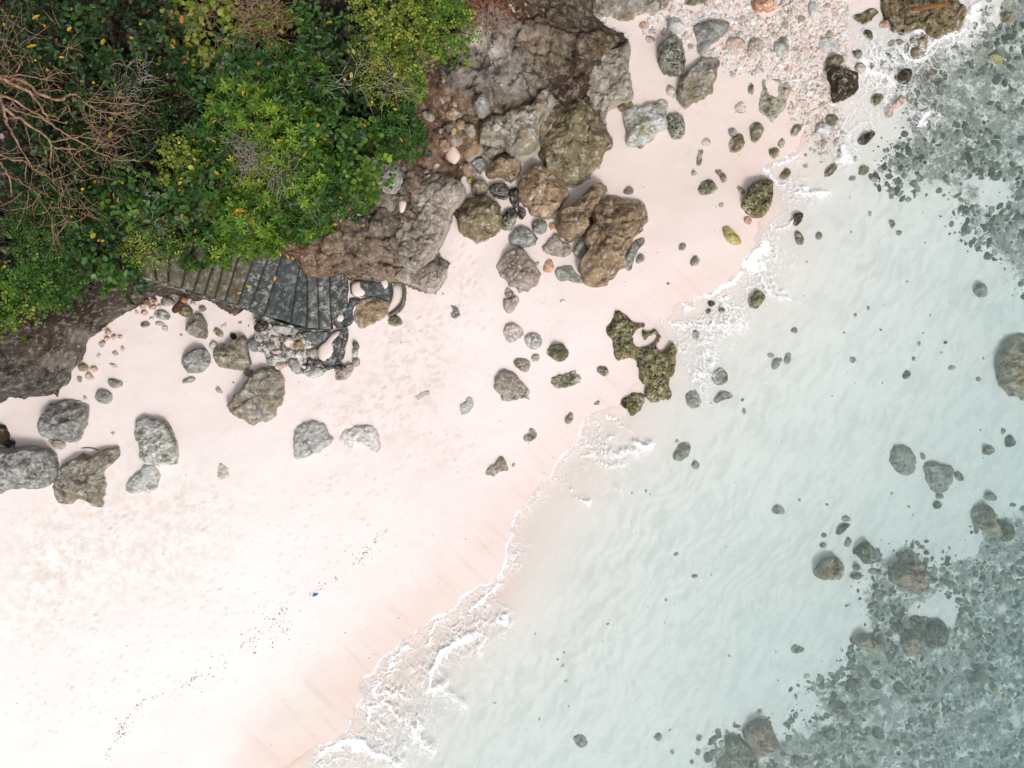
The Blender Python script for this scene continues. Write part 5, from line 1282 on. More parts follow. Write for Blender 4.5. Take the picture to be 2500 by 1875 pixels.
# ledges at the foot
def ledge(name, poly, z0, H, mat, label, parent, w=.05):
    base, z = place('F', poly)
    V, F, c = rock_grid([plan('F', poly, z0+H)], z0, H, len(label), res=.026, w=w, rough=.22)
    o = put(name, mesh(name, V, F, RM[mat] if isinstance(mat, str) else mat), parent); o['label'] = label
    return on_stairs(o)
ledge('ledge', pts('790,770 1060,745 1150,745 1168,830 1160,930 1130,975 1070,915 950,910 800,915'), .12, .36, C_DRK, 'concrete ledge right of the lowest step with a pocket of sand', stairs)
ledge('ledge', pts('640,1010 780,985 790,910 910,915 880,960 840,1010 835,1070 850,1110 800,1170 660,1195'), .10, .32, C_DRK, 'broken concrete landing below the lowest step', stairs)
ledge('kerb', pts('1150,770 1260,785 1285,860 1280,930 1255,1010 1200,1060 1130,1085 1115,1060 1170,1035 1225,980 1250,920 1250,850 1235,815 1165,800'), .28, .16, C_OLD, 'thin curved kerb around a sand filled basin', stairs, .04)
# sand caught in the pockets
def sandpatch(sh, poly, z, parent):
    P = chaikin(plan(sh, poly, z), 2); c = P.mean(0); n = len(P)
    r1 = c+(P-c)*.6
    V = np.concatenate([[[c[0], c[1], z+.03]], np.c_[r1, np.full(n, z+.024)], np.c_[P, np.full(n, z-.01)], np.c_[P, np.full(n, z-.06)]])
    i = np.arange(n); j = (i+1) % n
    F = [np.stack([np.zeros(n, int), 1+i, 1+j], 1), np.concatenate([np.stack([1+i+k*n, 1+n+i+k*n, 1+n+j+k*n, 1+j+k*n], 1) for k in (0, 1)])]
    col = np.tile(alb((238,222,214)), (len(V), 1))
    o = put('sand_pocket', mesh('sand_pocket', V, F, SAND, True, {'Col': col}), parent); return o
on_stairs(sandpatch('F', pts('820,800 890,780 900,830 940,870 920,905 860,915 825,890'), .475, stairs))
on_stairs(sandpatch('F', pts('675,1060 740,1050 760,1090 740,1130 700,1120'), .415, stairs))
on_stairs(sandpatch('F', pts('1175,800 1240,810 1255,880 1245,930 1220,980 1130,1070 1115,1040 1165,930 1175,860'), .30, stairs))
on_stairs(sandpatch('F', pts('1060,790 1100,755 1130,780 1130,830 1100,855'), .475, stairs))

# masonry footing: mortar bed with its own stones
foot = empty('masonry_footing', (-5.2, .6, .4)); FO = np.array([-5.2, .6, .4])
tag(foot, 'rough footing of dark mortar set with pale stones below the steps', 'masonry footing')
def on_foot(o): o.location = tuple(-FO); return o
V, F, c = rock_grid([plan('S', pts('250,400 340,250 460,260 700,390 1000,480 1400,520 1560,520 1530,600 1420,700 1340,790 1335,1000 1420,1100 1520,1170 1490,1200 1340,1150 1170,1260 1050,1260 900,1180 800,1060 650,1190 500,1130 440,950 330,890 170,850 170,700 250,600'), .5)], .25, .26, 77, res=.026, w=.10, rough=.5)
on_foot(put('mortar_bed', mesh('mortar_bed', V, F, RM['bed']), foot))
def fs(mat, s, z=.42, H=.16, label=None, name='stone'):
    P = plan('S', pts(s), z+.08); P = P.mean(0)+(P-P.mean(0))*1.13; NROCK[0] += 1
    V, F, c = rock_radial(P, z, H, NROCK[0]*3+1, rough=1.0)
    o = on_foot(put(name, mesh(name, V, F, RM[mat]), foot))
    if label: o['label'] = label
for a in [('grey', '150,740 200,660 300,650 350,750 340,880 240,880 170,820', .3, .25), ('rubble', '360,540 440,520 530,580 480,600 380,580'), ('palemoss', '580,450 750,430 900,460 1000,500 1010,560 930,610 800,590 650,560', .42, .22, 'long pale crusted stone'),
          ('rubble', '550,650 600,610 680,640 720,700 660,740 580,690'), ('mauve', '470,740 560,720 630,760 610,830 540,880 480,820'), ('pink', '780,660 850,640 940,660 950,740 890,820 820,800 770,720', .42, .2, 'heart shaped pale stone'),
          ('tan', '960,650 1040,560 1120,600 1110,680 1020,690 970,680'), ('tan', '950,760 1000,710 1120,700 1160,750 1120,840 1040,860 970,840'), ('greytan', '1100,890 1200,850 1320,820 1340,880 1320,970 1220,980 1120,940', .40, .18),
          ('pink', '560,900 620,850 720,850 760,900 680,930 600,930'), ('rubble', '780,900 860,850 960,870 970,930 880,960 850,980'), ('white', '570,960 660,940 730,1010 700,1060 640,1020 600,1000'), ('white', '950,960 1010,880 1070,870 1080,940 1110,980 1040,1010 980,990'),
          ('pink', '610,1160 720,1040 830,1100 700,1200 640,1190', .35, .15), ('grey', '830,1080 900,1000 980,1020 1080,1100 1050,1250 950,1250 870,1140', .38, .16), ('pink', '1080,1100 1150,1120 1160,1190 1090,1180', .4), ('pale', '1050,1210 1100,1205 1120,1260 1060,1265', .3),
          ('pale', '1120,1260 1250,1170 1350,1140 1490,1200 1380,1300 1240,1330', .3, .16, 'pale grey slab at the lower edge'), ('blackpit', '1160,1010 1330,1000 1380,1080 1250,1160 1130,1100', .38, .14),
          ('blackpit', '1620,1150 1720,1100 1820,1130 1780,1220 1660,1240', .3, .2), ('mauve', '1670,1240 1830,1150 1850,1100 1930,1100 1930,1200 1850,1330 1720,1370 1660,1340', .28, .16), ('mauve', '1940,1010 2040,1020 2050,1100 1980,1150 1930,1090', .3, .12),
          ('olive', '1930,740 2000,720 2050,810 1990,850 1940,800', .3, .16), ('pale', '1950,850 2020,840 2010,960 1950,1000 1930,920', .3, .12), ('blackpit', '250,480 330,380 430,370 500,430 440,520 340,560', .5, .25, 'black crusted stone with yellow leaves'), ('rubble', '240,330 320,290 360,330 270,400', .45, .15),
          ('mauve', '640,420 700,470 760,520 640,560', .4, .14), ('grey', '460,950 560,980 620,1060 580,1140 500,1110', .32, .18)]:
    mat, s = a[0], a[1]; z = a[2] if len(a) > 2 else .42; H = a[3] if len(a) > 3 else .15
    fs(mat, s, z, H, a[4] if len(a) > 4 else None)
V, F, c = rock_grid([plan('S', pts('1040,560 1100,520 1300,520 1500,515 1545,545 1500,660 1400,750 1290,785 1200,750 1115,690'), .55)], .25, .34, 78, res=.026, w=.05, rough=.2)
o = on_foot(put('half_round_ledge', mesh('half_round_ledge', V, F, C_SPK), foot)); o['label'] = 'half round cement ledge with white bloom'
V, F, c = rock_grid([plan('S', pts('1340,790 1440,720 1530,620 1570,540 1640,500 1760,480 1850,490 1845,620 1790,760 1775,950 1700,1090 1560,1180 1400,1090 1330,980'), .5)], .2, .22, 79, res=.026, w=.05, rough=.2)
o = on_foot(put('basin', mesh('basin', V, F, C_MID), foot)); o['label'] = 'cement basin half filled with sand'
wl_ = wall_strip('basin_rim', plan('S', pts('1810,500 1820,640 1770,780 1750,940 1690,1060 1600,1130 1480,1180'), .5), [.52, .5, .48, .45, .42, .38], .09, .0, RM['mortar'], foot); on_foot(wl_)
on_foot(sandpatch('S', pts('1370,800 1480,720 1560,620 1620,560 1700,530 1720,600 1640,640 1590,720 1620,820 1630,900 1600,960 1520,1020 1440,1050 1370,1000 1350,900'), .425, foot))
on_foot(sandpatch('S', pts('1170,750 1250,780 1260,820 1200,850 1140,840'), .50, foot))

# ================================================================= logs, litter, oddments
def tube(P, R, sides=6, cap=True):
    P = np.asarray(P, float); R = np.asarray(R, float)
    T = np.gradient(P, axis=0); T /= np.maximum(np.linalg.norm(T, axis=1), 1e-9)[:, None]
    up = np.where(np.abs(T[:, 2:3]) > .9, np.array([[1., 0, 0]]), np.array([[0, 0, 1.]]))
    A = np.cross(T, up); A /= np.linalg.norm(A, axis=1)[:, None]; B = np.cross(T, A)
    th = np.linspace(0, 2*np.pi, sides, endpoint=False)
    V = P[:, None]+R[:, None, None]*(A[:, None]*np.cos(th)[None, :, None]+B[:, None]*np.sin(th)[None, :, None])
    n = len(P); i = np.arange(n*sides).reshape(n, sides)
    F = np.stack([i[:-1], np.roll(i, -1, 1)[:-1], np.roll(i, -1, 1)[1:], i[1:]], -1).reshape(-1, 4)
    V = V.reshape(-1, 3)
    if cap and sides == 4: F = np.concatenate([F, i[0][None, ::-1], i[-1][None]])
    return V, F
def join(parts):
    V, F, off = [], {}, 0
    for v, f in parts:
        V.append(v)
        for g in (f if isinstance(f, list) else [f]): F.setdefault(g.shape[1], []).append(g+off)
        off += len(v)
    return np.concatenate(V), [np.concatenate(x) for x in F.values()]
def wood_mat(name, a, b, sc=14):
    t = NT(name); p = t.pos(); n = t.noise(t.scale(p, (1, 1, 1)), sc, 4, .7)
    c = t.mix(t.step(.35, .65, n), rgba(a), rgba(b))
    return t.end(t.bsdf(c, .85, n, .6, .02, .2).outputs[0])
W_ORANGE = wood_mat('weathered_orange_wood', (158,108,68), (104,72,46), 22)
W_DEAD = wood_mat('dead_branch_bark', (180,148,124), (134,100,78), 9)
W_GREY = wood_mat('bleached_twig_wood', (176,168,160), (136,126,116), 12)
W_BROWN = wood_mat('brown_branch_bark', (92,70,50), (64,48,34), 9)
W_CUT = wood_mat('cut_log_end', (206,138,96), (188,118,76), 30)
def log(name, sh, p, z0, z1, r0, r1, mat, label, cut=False):
    a, b = plan(sh, [p[0]], z0)[0], plan(sh, [p[1]], z1)[0]
    k = np.linspace(0, 1, 8)[:, None]
    P = np.concatenate([a*(1-k)+b*k, (z0*(1-k)+z1*k)], 1); P[:, :2] += .03*np.stack([fbm(P[:, 0]*2, P[:, 1]*2, 1.), fbm(P[:, 0]*2, P[:, 1]*2, 5.)], 1)
    R = np.interp(np.linspace(0, 1, 8), [0, .1, .9, 1], [r0*.8, r0, r1, r1*.8])
    V, F = tube(P, R, 12); n = len(V)
    V = np.concatenate([V, P[:1], P[-1:]])
    i = np.arange(12); j = (i+1) % 12
    F3 = np.concatenate([np.stack([j, i, np.full(12, n)], 1), np.stack([n-12+i, n-12+j, np.full(12, n+1)], 1)])
    c = P.mean(0)
    o = put(name, mesh(name, V-c, [F, F3], mat), loc=tuple(c)); tag(o, label, 'log')
    return o
log('driftwood_log', 'D', [(1270, 80), (1565, 32)], .62, .66, .05, .07, W_ORANGE, 'orange brown driftwood log lying on the big surf rock')
lg = log('sawn_log', 'E', [(1470, 1030), (1560, 936)], .50, .82, .085, .085, W_BROWN, 'sawn brown log poking up from the stone heap with an orange cut end')
a = plan('E', [(1562, 934)], .85)[0]
th = np.linspace(0, 6.283, 15)[:-1]
d = np.array([.55, .45, .70]); d /= np.linalg.norm(d)
e1 = np.cross(d, [0, 0, 1]); e1 /= np.linalg.norm(e1); e2 = np.cross(d, e1)
c0 = np.array([a[0], a[1], .855])
ring = c0+.075*(np.cos(th)[:, None]*e1+np.sin(th)[:, None]*e2)
V = np.concatenate([[c0+d*.012], ring, ring-d*.06]); k = np.arange(14); j = (k+1) % 14
o = put('cut_end', mesh('cut_end', V-np.array(lg.location), [np.stack([np.zeros(14, int), 1+k, 1+j], 1), np.stack([1+k, 15+k, 15+j, 1+j], 1)], W_CUT), lg)
# leaf litter: curled yellow leaves, each one a thing
def flat_mat(name, a, b, rough=.6):
    t = NT(name); oi = t.n('ShaderNodeObjectInfo')
    c = t.mix(oi.outputs['Random'], rgba(a), rgba(b))
    return t.end(t.bsdf(c, rough, t.noise(t.pos(), 40, 2), .3, .01, .3).outputs[0])
M_DRY = flat_mat('dry_yellow_leaf', (244,200,96), (214,140,70))
def leaf_me(name, L, W, curl, mat, seg=3):
    xs = np.linspace(0, 1, seg+2); V = [[0, 0, 0]]; 
    for x in xs[1:-1]:
        w = W*math.sin(math.pi*x**.85)*.5
        V += [[L*x, -w, curl*L*x*x+.16*w], [L*x, 0, curl*L*x*x-.14*w], [L*x, w, curl*L*x*x+.16*w]]
    V.append([L, 0, curl*L]); V = np.array(V); n = len(V)
    F3 = [[0, 1, 2], [0, 2, 3], [n-4, n-1, n-3], [n-3, n-1, n-2]]
    F4 = []
    for s in range(seg-1):
        a = 1+3*s; F4 += [[a, a+3, a+4, a+1], [a+1, a+4, a+5, a+2]]
    return V, [np.array(F3), np.array(F4, int).reshape(-1, 4)]
lv, lf = leaf_me('fallen_leaf', .11, .045, .12, M_DRY)
FALL = mesh('fallen_leaf', lv, lf, M_DRY, False)
groups = [('S', '370,405', 'on the black crusted footing stone'), ('Q', '1750,105 1660,165 1240,190', 'on the upper steps under the foliage'), ('Q', '1940,110 2130,200 2100,180', 'at the upper ends of the white crusted steps'),
 ('Q', '1680,690 1600,790', 'on the white crusted step'), ('R', '515,580', 'on the widest tread'), ('R', '740,290 600,250 820,320', 'where the widest tread meets the brown slope'), ('R', '1545,495', 'on the top end of the lowest step'), ('R', '1780,655', 'at the top of the concrete ledge'),
 ('F', '660,310 655,345 730,295 845,205 780,200 910,320 770,210', 'on the brown slope above the steps'), ('F', '1340,390 1570,275', 'on the lilac shelf right of the stairs'), ('F', '820,50 960,0 1010,10', 'on the dark slope just below the foliage'),
 ('T', '815,235 600,190 560,215 440,620 1470,35 20,1140 60,1280', 'on the upper brown slope'), ('E', '945,865 570,900 940,1100 410,145 120,1400 360,1570 240,1590', 'on the rock under the left thicket'), ('B', '490,400', 'on the dark shrub')]
first = True
rl = random.Random(5)
for sh, ps, where in groups:
    for (x, y) in pts(ps):
        q, z = place(sh, [(x, y)]); 
        if 'step' in where or 'tread' in where:
            z = max(z, float(stair_z(q[0, 0]))+.12) if 'lowest' not in where else max(z, .52)
            q = plan(sh, [(x, y)], z)
        if sh == 'B': continue
        o = put('fallen_leaf', FALL, loc=(q[0, 0], q[0, 1], z+.04+(.3 if sh == 'S' else 0)), rot=(rl.uniform(-.3, .3), rl.uniform(-.3, .3), rl.uniform(0, 6.28)), scale=rl.uniform(.8, 1.25))
        tag(o, 'dry yellow leaf fallen '+where, 'fallen leaf', 'fallen yellow leaves')
# litter on the tide line
M_BLUE = flat_mat('blue_plastic', (40,140,226), (40,140,226), .4); M_LBL = flat_mat('light_blue_plastic', (168,214,240), (168,214,240), .5); M_PAP = flat_mat('white_paper', (250,250,250), (250,250,250))
def place1(sh, x, y): q, z = place(sh, [(x, y)]); return q[0, 0], q[0, 1], z
x, y, z = place1('N', 518, 198)
V, F, c = rock_radial(np.array([(x+.07*math.cos(a)*1.1, y+.035*math.sin(a)+.5*.07*math.cos(a)) for a in np.linspace(0, 6.28, 11)[:-1]]), z, .05, 5, res=.012)
tag(put('plastic_scrap', mesh('plastic_scrap', V-np.array([x, y, z]), F, M_BLUE), loc=(x, y, z)), 'bright blue oval plastic scrap on the tide line', 'litter')
x, y, z = place1('M', 2150, 690)
V, F, c = rock_radial(np.array([(x+.05*math.cos(a), y+.028*math.sin(a)) for a in np.linspace(0, 6.28, 9)[:-1]]), z, .02, 6, res=.012)
tag(put('plastic_scrap', mesh('plastic_scrap', V-np.array([x, y, z]), F, M_LBL), loc=(x, y, z)), 'pale blue plastic scrap among the dark tide line crumbs', 'litter')
x, y, z = place1('G', 465, 958)
V = np.array([(-.055, -.045, .012), (.05, -.055, .02), (.055, .045, .014), (-.05, .052, .03), (-.055, -.045, .006), (.05, -.055, .014), (.055, .045, .008), (-.05, .052, .024)])
tag(put('paper_scrap', mesh('paper_scrap', V, [np.array([(0, 1, 2, 3), (7, 6, 5, 4), (0, 4, 5, 1), (1, 5, 6, 2), (2, 6, 7, 3), (3, 7, 4, 0)])], M_PAP, False), loc=(x, y, z), rot=(0, 0, .5)), 'small white square of paper on the sand below the longest boulder', 'litter')
def stick(name, sh, s, r, mat, label, h=.02):
    q, z = place(sh, pts(s)); q = chaikin(q, 2, closed=False)
    P = np.c_[q, ground(q)+h]; c = P.mean(0)
    V, F = tube(P-c, np.full(len(P), r), 5)
    tag(put(name, mesh(name, V, F, mat), loc=tuple(c)), label, 'twig')
stick('twig', 'I', '693,603 745,598 790,603 832,618', .010, W_BROWN, 'thin dark twig on sand between two grey boulders at left')

# ================================================================= the thicket
t = NT('leaf_foliage'); c = t.attr('Col', 'Color')
c = t.mix(t.math('MULTIPLY', t.step(.5, .75, t.noise(t.pos(), 30, 2)), .2), c, (.05, .07, .02, 1))
b = t.bsdf(c, .42, None, spec=.35)
tl = t.n('ShaderNodeBsdfTranslucent'); hs = t.n('ShaderNodeHueSaturation', _Value=1.1, _Hue=.49); t.l(c, hs.inputs['Color']); t.l(hs.outputs[0], tl.inputs['Color'])
mx = t.n('ShaderNodeMixShader', _Fac=.22); t.l(b.outputs[0], mx.inputs[1]); t.l(tl.outputs[0], mx.inputs[2])
M_LEAF = t.end(mx.outputs[0])
t = NT('leaf_single'); oi = t.n('ShaderNodeObjectInfo'); c = oi.outputs['Color']
c = t.mix(t.math('MULTIPLY', t.step(.5, .75, t.noise(t.pos(), 30, 2)), .2), c, (.05, .07, .02, 1))
b = t.bsdf(c, .4, None, spec=.4)
tl = t.n('ShaderNodeBsdfTranslucent'); t.l(c, tl.inputs['Color'])
mx = t.n('ShaderNodeMixShader', _Fac=.22); t.l(b.outputs[0], mx.inputs[1]); t.l(tl.outputs[0], mx.inputs[2])
M_SINGLE = t.end(mx.outputs[0])
# leaf outlines
def tmpl(L, W, kind):
    if kind == 'narrow': 
        V = np.array([(0, 0, 0), (.5, -.5, .10), (.55, 0, .0), (.5, .5, .10), (1, 0, -.12), (.78, -.36, .02), (.78, .36, .02)])*np.array([L, W, L])
        F = [np.array([(0, 1, 2), (0, 2, 3), (2, 5, 4), (2, 4, 6), (1, 5, 2), (3, 2, 6)])]
    else:
        V = np.array([(0, 0, 0), (.22, -.36, .05), (.6, -.5, .06), (.9, -.28, -.02), (1, 0, -.06), (.9, .28, -.02), (.6, .5, .06), (.22, .36, .05), (.3, 0, .0), (.65, 0, 0.0)])*np.array([L, W, L])
        F = [np.array([(0, 1, 8), (0, 8, 7), (9, 3, 4), (9, 4, 5)]), np.array([(1, 2, 9, 8), (8, 9, 6, 7)]), np.array([(2, 3, 9), (9, 5, 6)])]
    return V, F
TM = {'narrow': tmpl(.15, .045, 'narrow'), 'oval': tmpl(.17, .085, 'oval'), 'round': tmpl(.14, .12, 'oval'), 'tiny': tmpl(.062, .036, 'narrow'), 'smallround': tmpl(.075, .066, 'narrow')}
def leaves(kind, O, az, el, roll, sc):
    """a transform per leaf; returns joined vertices"""
    V, F = TM[kind]; n = len(O)
    ca, sa, ce, se, cr, sr = np.cos(az), np.sin(az), np.cos(el), np.sin(el), np.cos(roll), np.sin(roll)
    X = np.stack([ca*ce, sa*ce, se], 1)
    Y0 = np.stack([-sa, ca, np.zeros(n)], 1); Z0 = np.cross(X, Y0)
    Y = Y0*cr[:, None]+Z0*sr[:, None]; Z = np.cross(X, Y)
    P = O[:, None]+sc[:, None, None]*(V[None, :, :1]*X[:, None]+V[None, :, 1:2]*Y[:, None]+V[None, :, 2:]*Z[:, None])
    off = (np.arange(n)*len(V))[:, None, None]
    return P.reshape(-1, 3), [(f[None]+off).reshape(-1, f.shape[1]) for f in F], len(V)
PAL = {'bright': [(108,146,50), (84,126,42), (62,102,38), (138,164,62)], 'mid': [(66,108,40), (50,88,36), (86,124,48), (38,70,32)], 'dark': [(44,74,36), (32,58,31), (66,98,44), (24,44,26)],
       'yellow': [(132,152,58), (98,126,46), (176,178,86), (62,98,40)], 'blue': [(50,88,50), (64,104,58), (36,68,40), (80,118,64)], 'dry': [(150,120,70), (120,90,54), (110,130,56), (90,120,50)]}
PAL = {k: np.array([alb(c) for c in v])*np.array([1.02, 1.0, .74]) for k, v in PAL.items()}
YEL = alb((246,206,70)); ORG = alb((220,130,60))
cols_of = {}
def leafcols(rs, pal, n, yel=.02):
    P = PAL[pal]; k = rs.randint(0, len(P), n); a = rs.rand(n)[:, None]
    c = P[k]*a+P[(k+1) % len(P)]*(1-a); c = c*(.6+.7*rs.rand(n))[:, None]
    m = rs.rand(n); c[m < yel] = YEL*.9; c[m < yel*.3] = ORG
    return c
single_me = {}
for kd in ('oval', 'round'):
    V, F = TM[kd]; single_me[kd] = mesh('leaf', V, F, M_SINGLE, True)
def ros_mesh():
    rs = np.random.RandomState(4); n = 9
    az = np.linspace(0, 6.28, n, endpoint=False)+rs.rand(n)*.4
    V, F, k = leaves('narrow', np.zeros((n, 3)), az, rs.uniform(.1, .75, n), rs.randn(n)*.2, rs.uniform(.75, 1.1, n))
    return mesh('leaf_rosette', V, F, M_SINGLE, True)
ROS = [ros_mesh()]
def top_at(cx, cy, dz):
    z = 3.0+dz
    for _ in range(4):
        q = plan('Z', [(cx, cy)], z)[0]
        z = float(max(ground(q[None])[0], .3))+dz
    return q, z
DESC = {}
def shrub(cx, cy, r, kind, pal, label, dens=1.0, dz=.9, yel=.02, nsing=22, sq=1.0):
    rs = np.random.RandomState(int(cx*13+cy*7) % 99991)
    q, z = top_at(cx, cy, dz)
    R = r*ZS/100*(CAM_H-z)/CAM_H*1.16
    gz = z-dz
    root = empty('shrub', (q[0], q[1], gz)); tag(root, label, 'shrub', 'shrubs of the clifftop thicket')
    off = np.array([q[0], q[1], gz])
    def surf(P):   # crown height over a plan point: lumpy dome
        d = np.sqrt(((P-q)**2).sum(1))/R
        return dz*(1-.42*np.clip(d, 0, 1.2)**2)+.38*fbm(P[:, 0]*2.1, P[:, 1]*2.1, 3.0, 3)
    def scatter(n, lift=0.0, deep=.7):
        a = rs.rand(n)*6.283; rr = R*np.sqrt(rs.rand(n))*(1+.18*perlin(a*1.3, cx*.1, 1.))
        P = q+np.stack([rr*np.cos(a), rr*np.sin(a)], 1)
        h = surf(P)-deep*rs.rand(n)**1.6*dz*1.2+lift
        return P, h
    A = math.pi*R*R
    parts_v, parts_f, parts_c = [], {}, []; cnt = 0
    def addl(kd, O, az, el, roll, sc, c):
        nonlocal cnt
        V, F, k = leaves(kd, O, az, el, roll, sc)
        parts_v.append(V); parts_c.append(np.repeat(c, k, 0))
        for f in F: parts_f.setdefault(f.shape[1], []).append(f+cnt)
        cnt += len(V)
    if kind == 'whorl':
        n = int(A*112*dens); P, h = scatter(n); m = 8
        az = (rs.rand(n)[:, None]*6.28+np.linspace(0, 6.28, m, endpoint=False)[None]+rs.randn(n, m)*.15).ravel()
        O = np.repeat(np.c_[P-q, h], m, 0); tilt = rs.randn(n, 2)*.35
        el = rs.uniform(.05, .7, n*m)+(np.repeat(tilt[:, 0], m)*np.cos(az)+np.repeat(tilt[:, 1], m)*np.sin(az))
        cc = leafcols(rs, pal, n, 0); dp = np.clip(1, 0, 1)
        c = np.repeat(cc, m, 0)*(.8+.4*rs.rand(n*m))[:, None]
        y = rs.rand(n*m) < yel*.5; c[y] = YEL*.8
        addl('narrow', O, az, el, rs.randn(n*m)*.25, np.repeat(rs.uniform(.75, 1.15, n), m)*rs.uniform(.85, 1.1, n*m), c)
    else:
        kd = {'broad': 'oval', 'round': 'round', 'tiny': 'tiny', 'small': 'smallround', 'mixed': 'oval'}[kind]
        per = {'broad': 210, 'round': 220, 'tiny': 1500, 'small': 900, 'mixed': 150}[kind]
        # leaves grow in sprays along short twigs
        n = int(A*per*dens/5); m = 5
        P, h = scatter(n); dirs = rs.rand(n)*6.283
        spread = {'oval': .10, 'round': .09, 'tiny': .06, 'smallround': .06}[kd]
        kidx = np.tile(np.arange(m), n)
        st = np.repeat(np.stack([np.cos(dirs), np.sin(dirs)], 1), m, 0)*(kidx*spread*.6)[:, None]
        O = np.c_[np.repeat(P-q, m, 0)+st, np.repeat(h, m)+rs.randn(n*m)*.015]
        az = np.repeat(dirs, m)+np.where(kidx % 2 == 0, .9, -.9)+rs.randn(n*m)*.35
        el = rs.uniform(-.25, .5, n*m); c = leafcols(rs, pal, n, 0)
        c = np.repeat(c, m, 0)*(.8+.4*rs.rand(n*m))[:, None]; y = rs.rand(n*m) < yel*.5; c[y] = YEL*.8; c[rs.rand(n*m) < yel*.3] = ORG*.8
        addl(kd, O, az, el, rs.randn(n*m)*.35, rs.uniform(.55, 1.05, n*m), c)
        if kind == 'mixed':
            n2 = int(A*350*dens); P, h = scatter(n2)
            addl('smallround', np.c_[P-q, h], rs.rand(n2)*6.28, rs.uniform(-.3, .6, n2), rs.randn(n2)*.4, rs.uniform(.6, 1.2, n2), leafcols(rs, pal, n2, yel))
    V = np.concatenate(parts_v); F = [np.concatenate(f) for f in parts_f.values()]; C = np.concatenate(parts_c)
    fo = put('foliage', mesh('foliage', V, F, M_LEAF, True, {'Col': C}), root); fo['kind'] = 'stuff'
    # stems
    tb = []
    for _ in range(9):
        a = rs.rand()*6.283; L = R*rs.uniform(.5, 1.0); k = np.linspace(0, 1, 5)[:, None]
        e = np.array([L*math.cos(a), L*math.sin(a), dz*.75]); P = e*k; P[:, 2] = dz*.78*k[:, 0]**.6
        P[1:-1] += rs.randn(3, 3)*.05
        tb.append(tube(P, np.linspace(.022, .007, 5), 4))
    V, F = join(tb); put('stems', mesh('stems', V, F, W_BROWN), root)
    # the leaves that show singly
    if nsing:
        P, h = scatter(nsing, .05, .05)
        cs = leafcols(rs, pal, nsing, yel*.35)
        for i in range(nsing):
            kd = 'round' if kind in ('round', 'small') else 'oval'
            if kind in ('whorl',):
                o = put('leaf_rosette', ROS[0], root, loc=(P[i, 0]-q[0], P[i, 1]-q[1], h[i]), rot=(rs.randn()*.25, rs.randn()*.25, rs.rand()*6.28), scale=rs.uniform(.85, 1.25))
            else:
                o = put('leaf', single_me[kd], root, loc=(P[i, 0]-q[0], P[i, 1]-q[1], h[i]), rot=(rs.randn()*.3, rs.randn()*.25, rs.rand()*6.28), scale=rs.uniform(.55, 1.05)*(.8 if kind in ('small', 'tiny') else 1.0))
            o.color = (float(cs[i, 0]), float(cs[i, 1]), float(cs[i, 2]), 1)
    return root
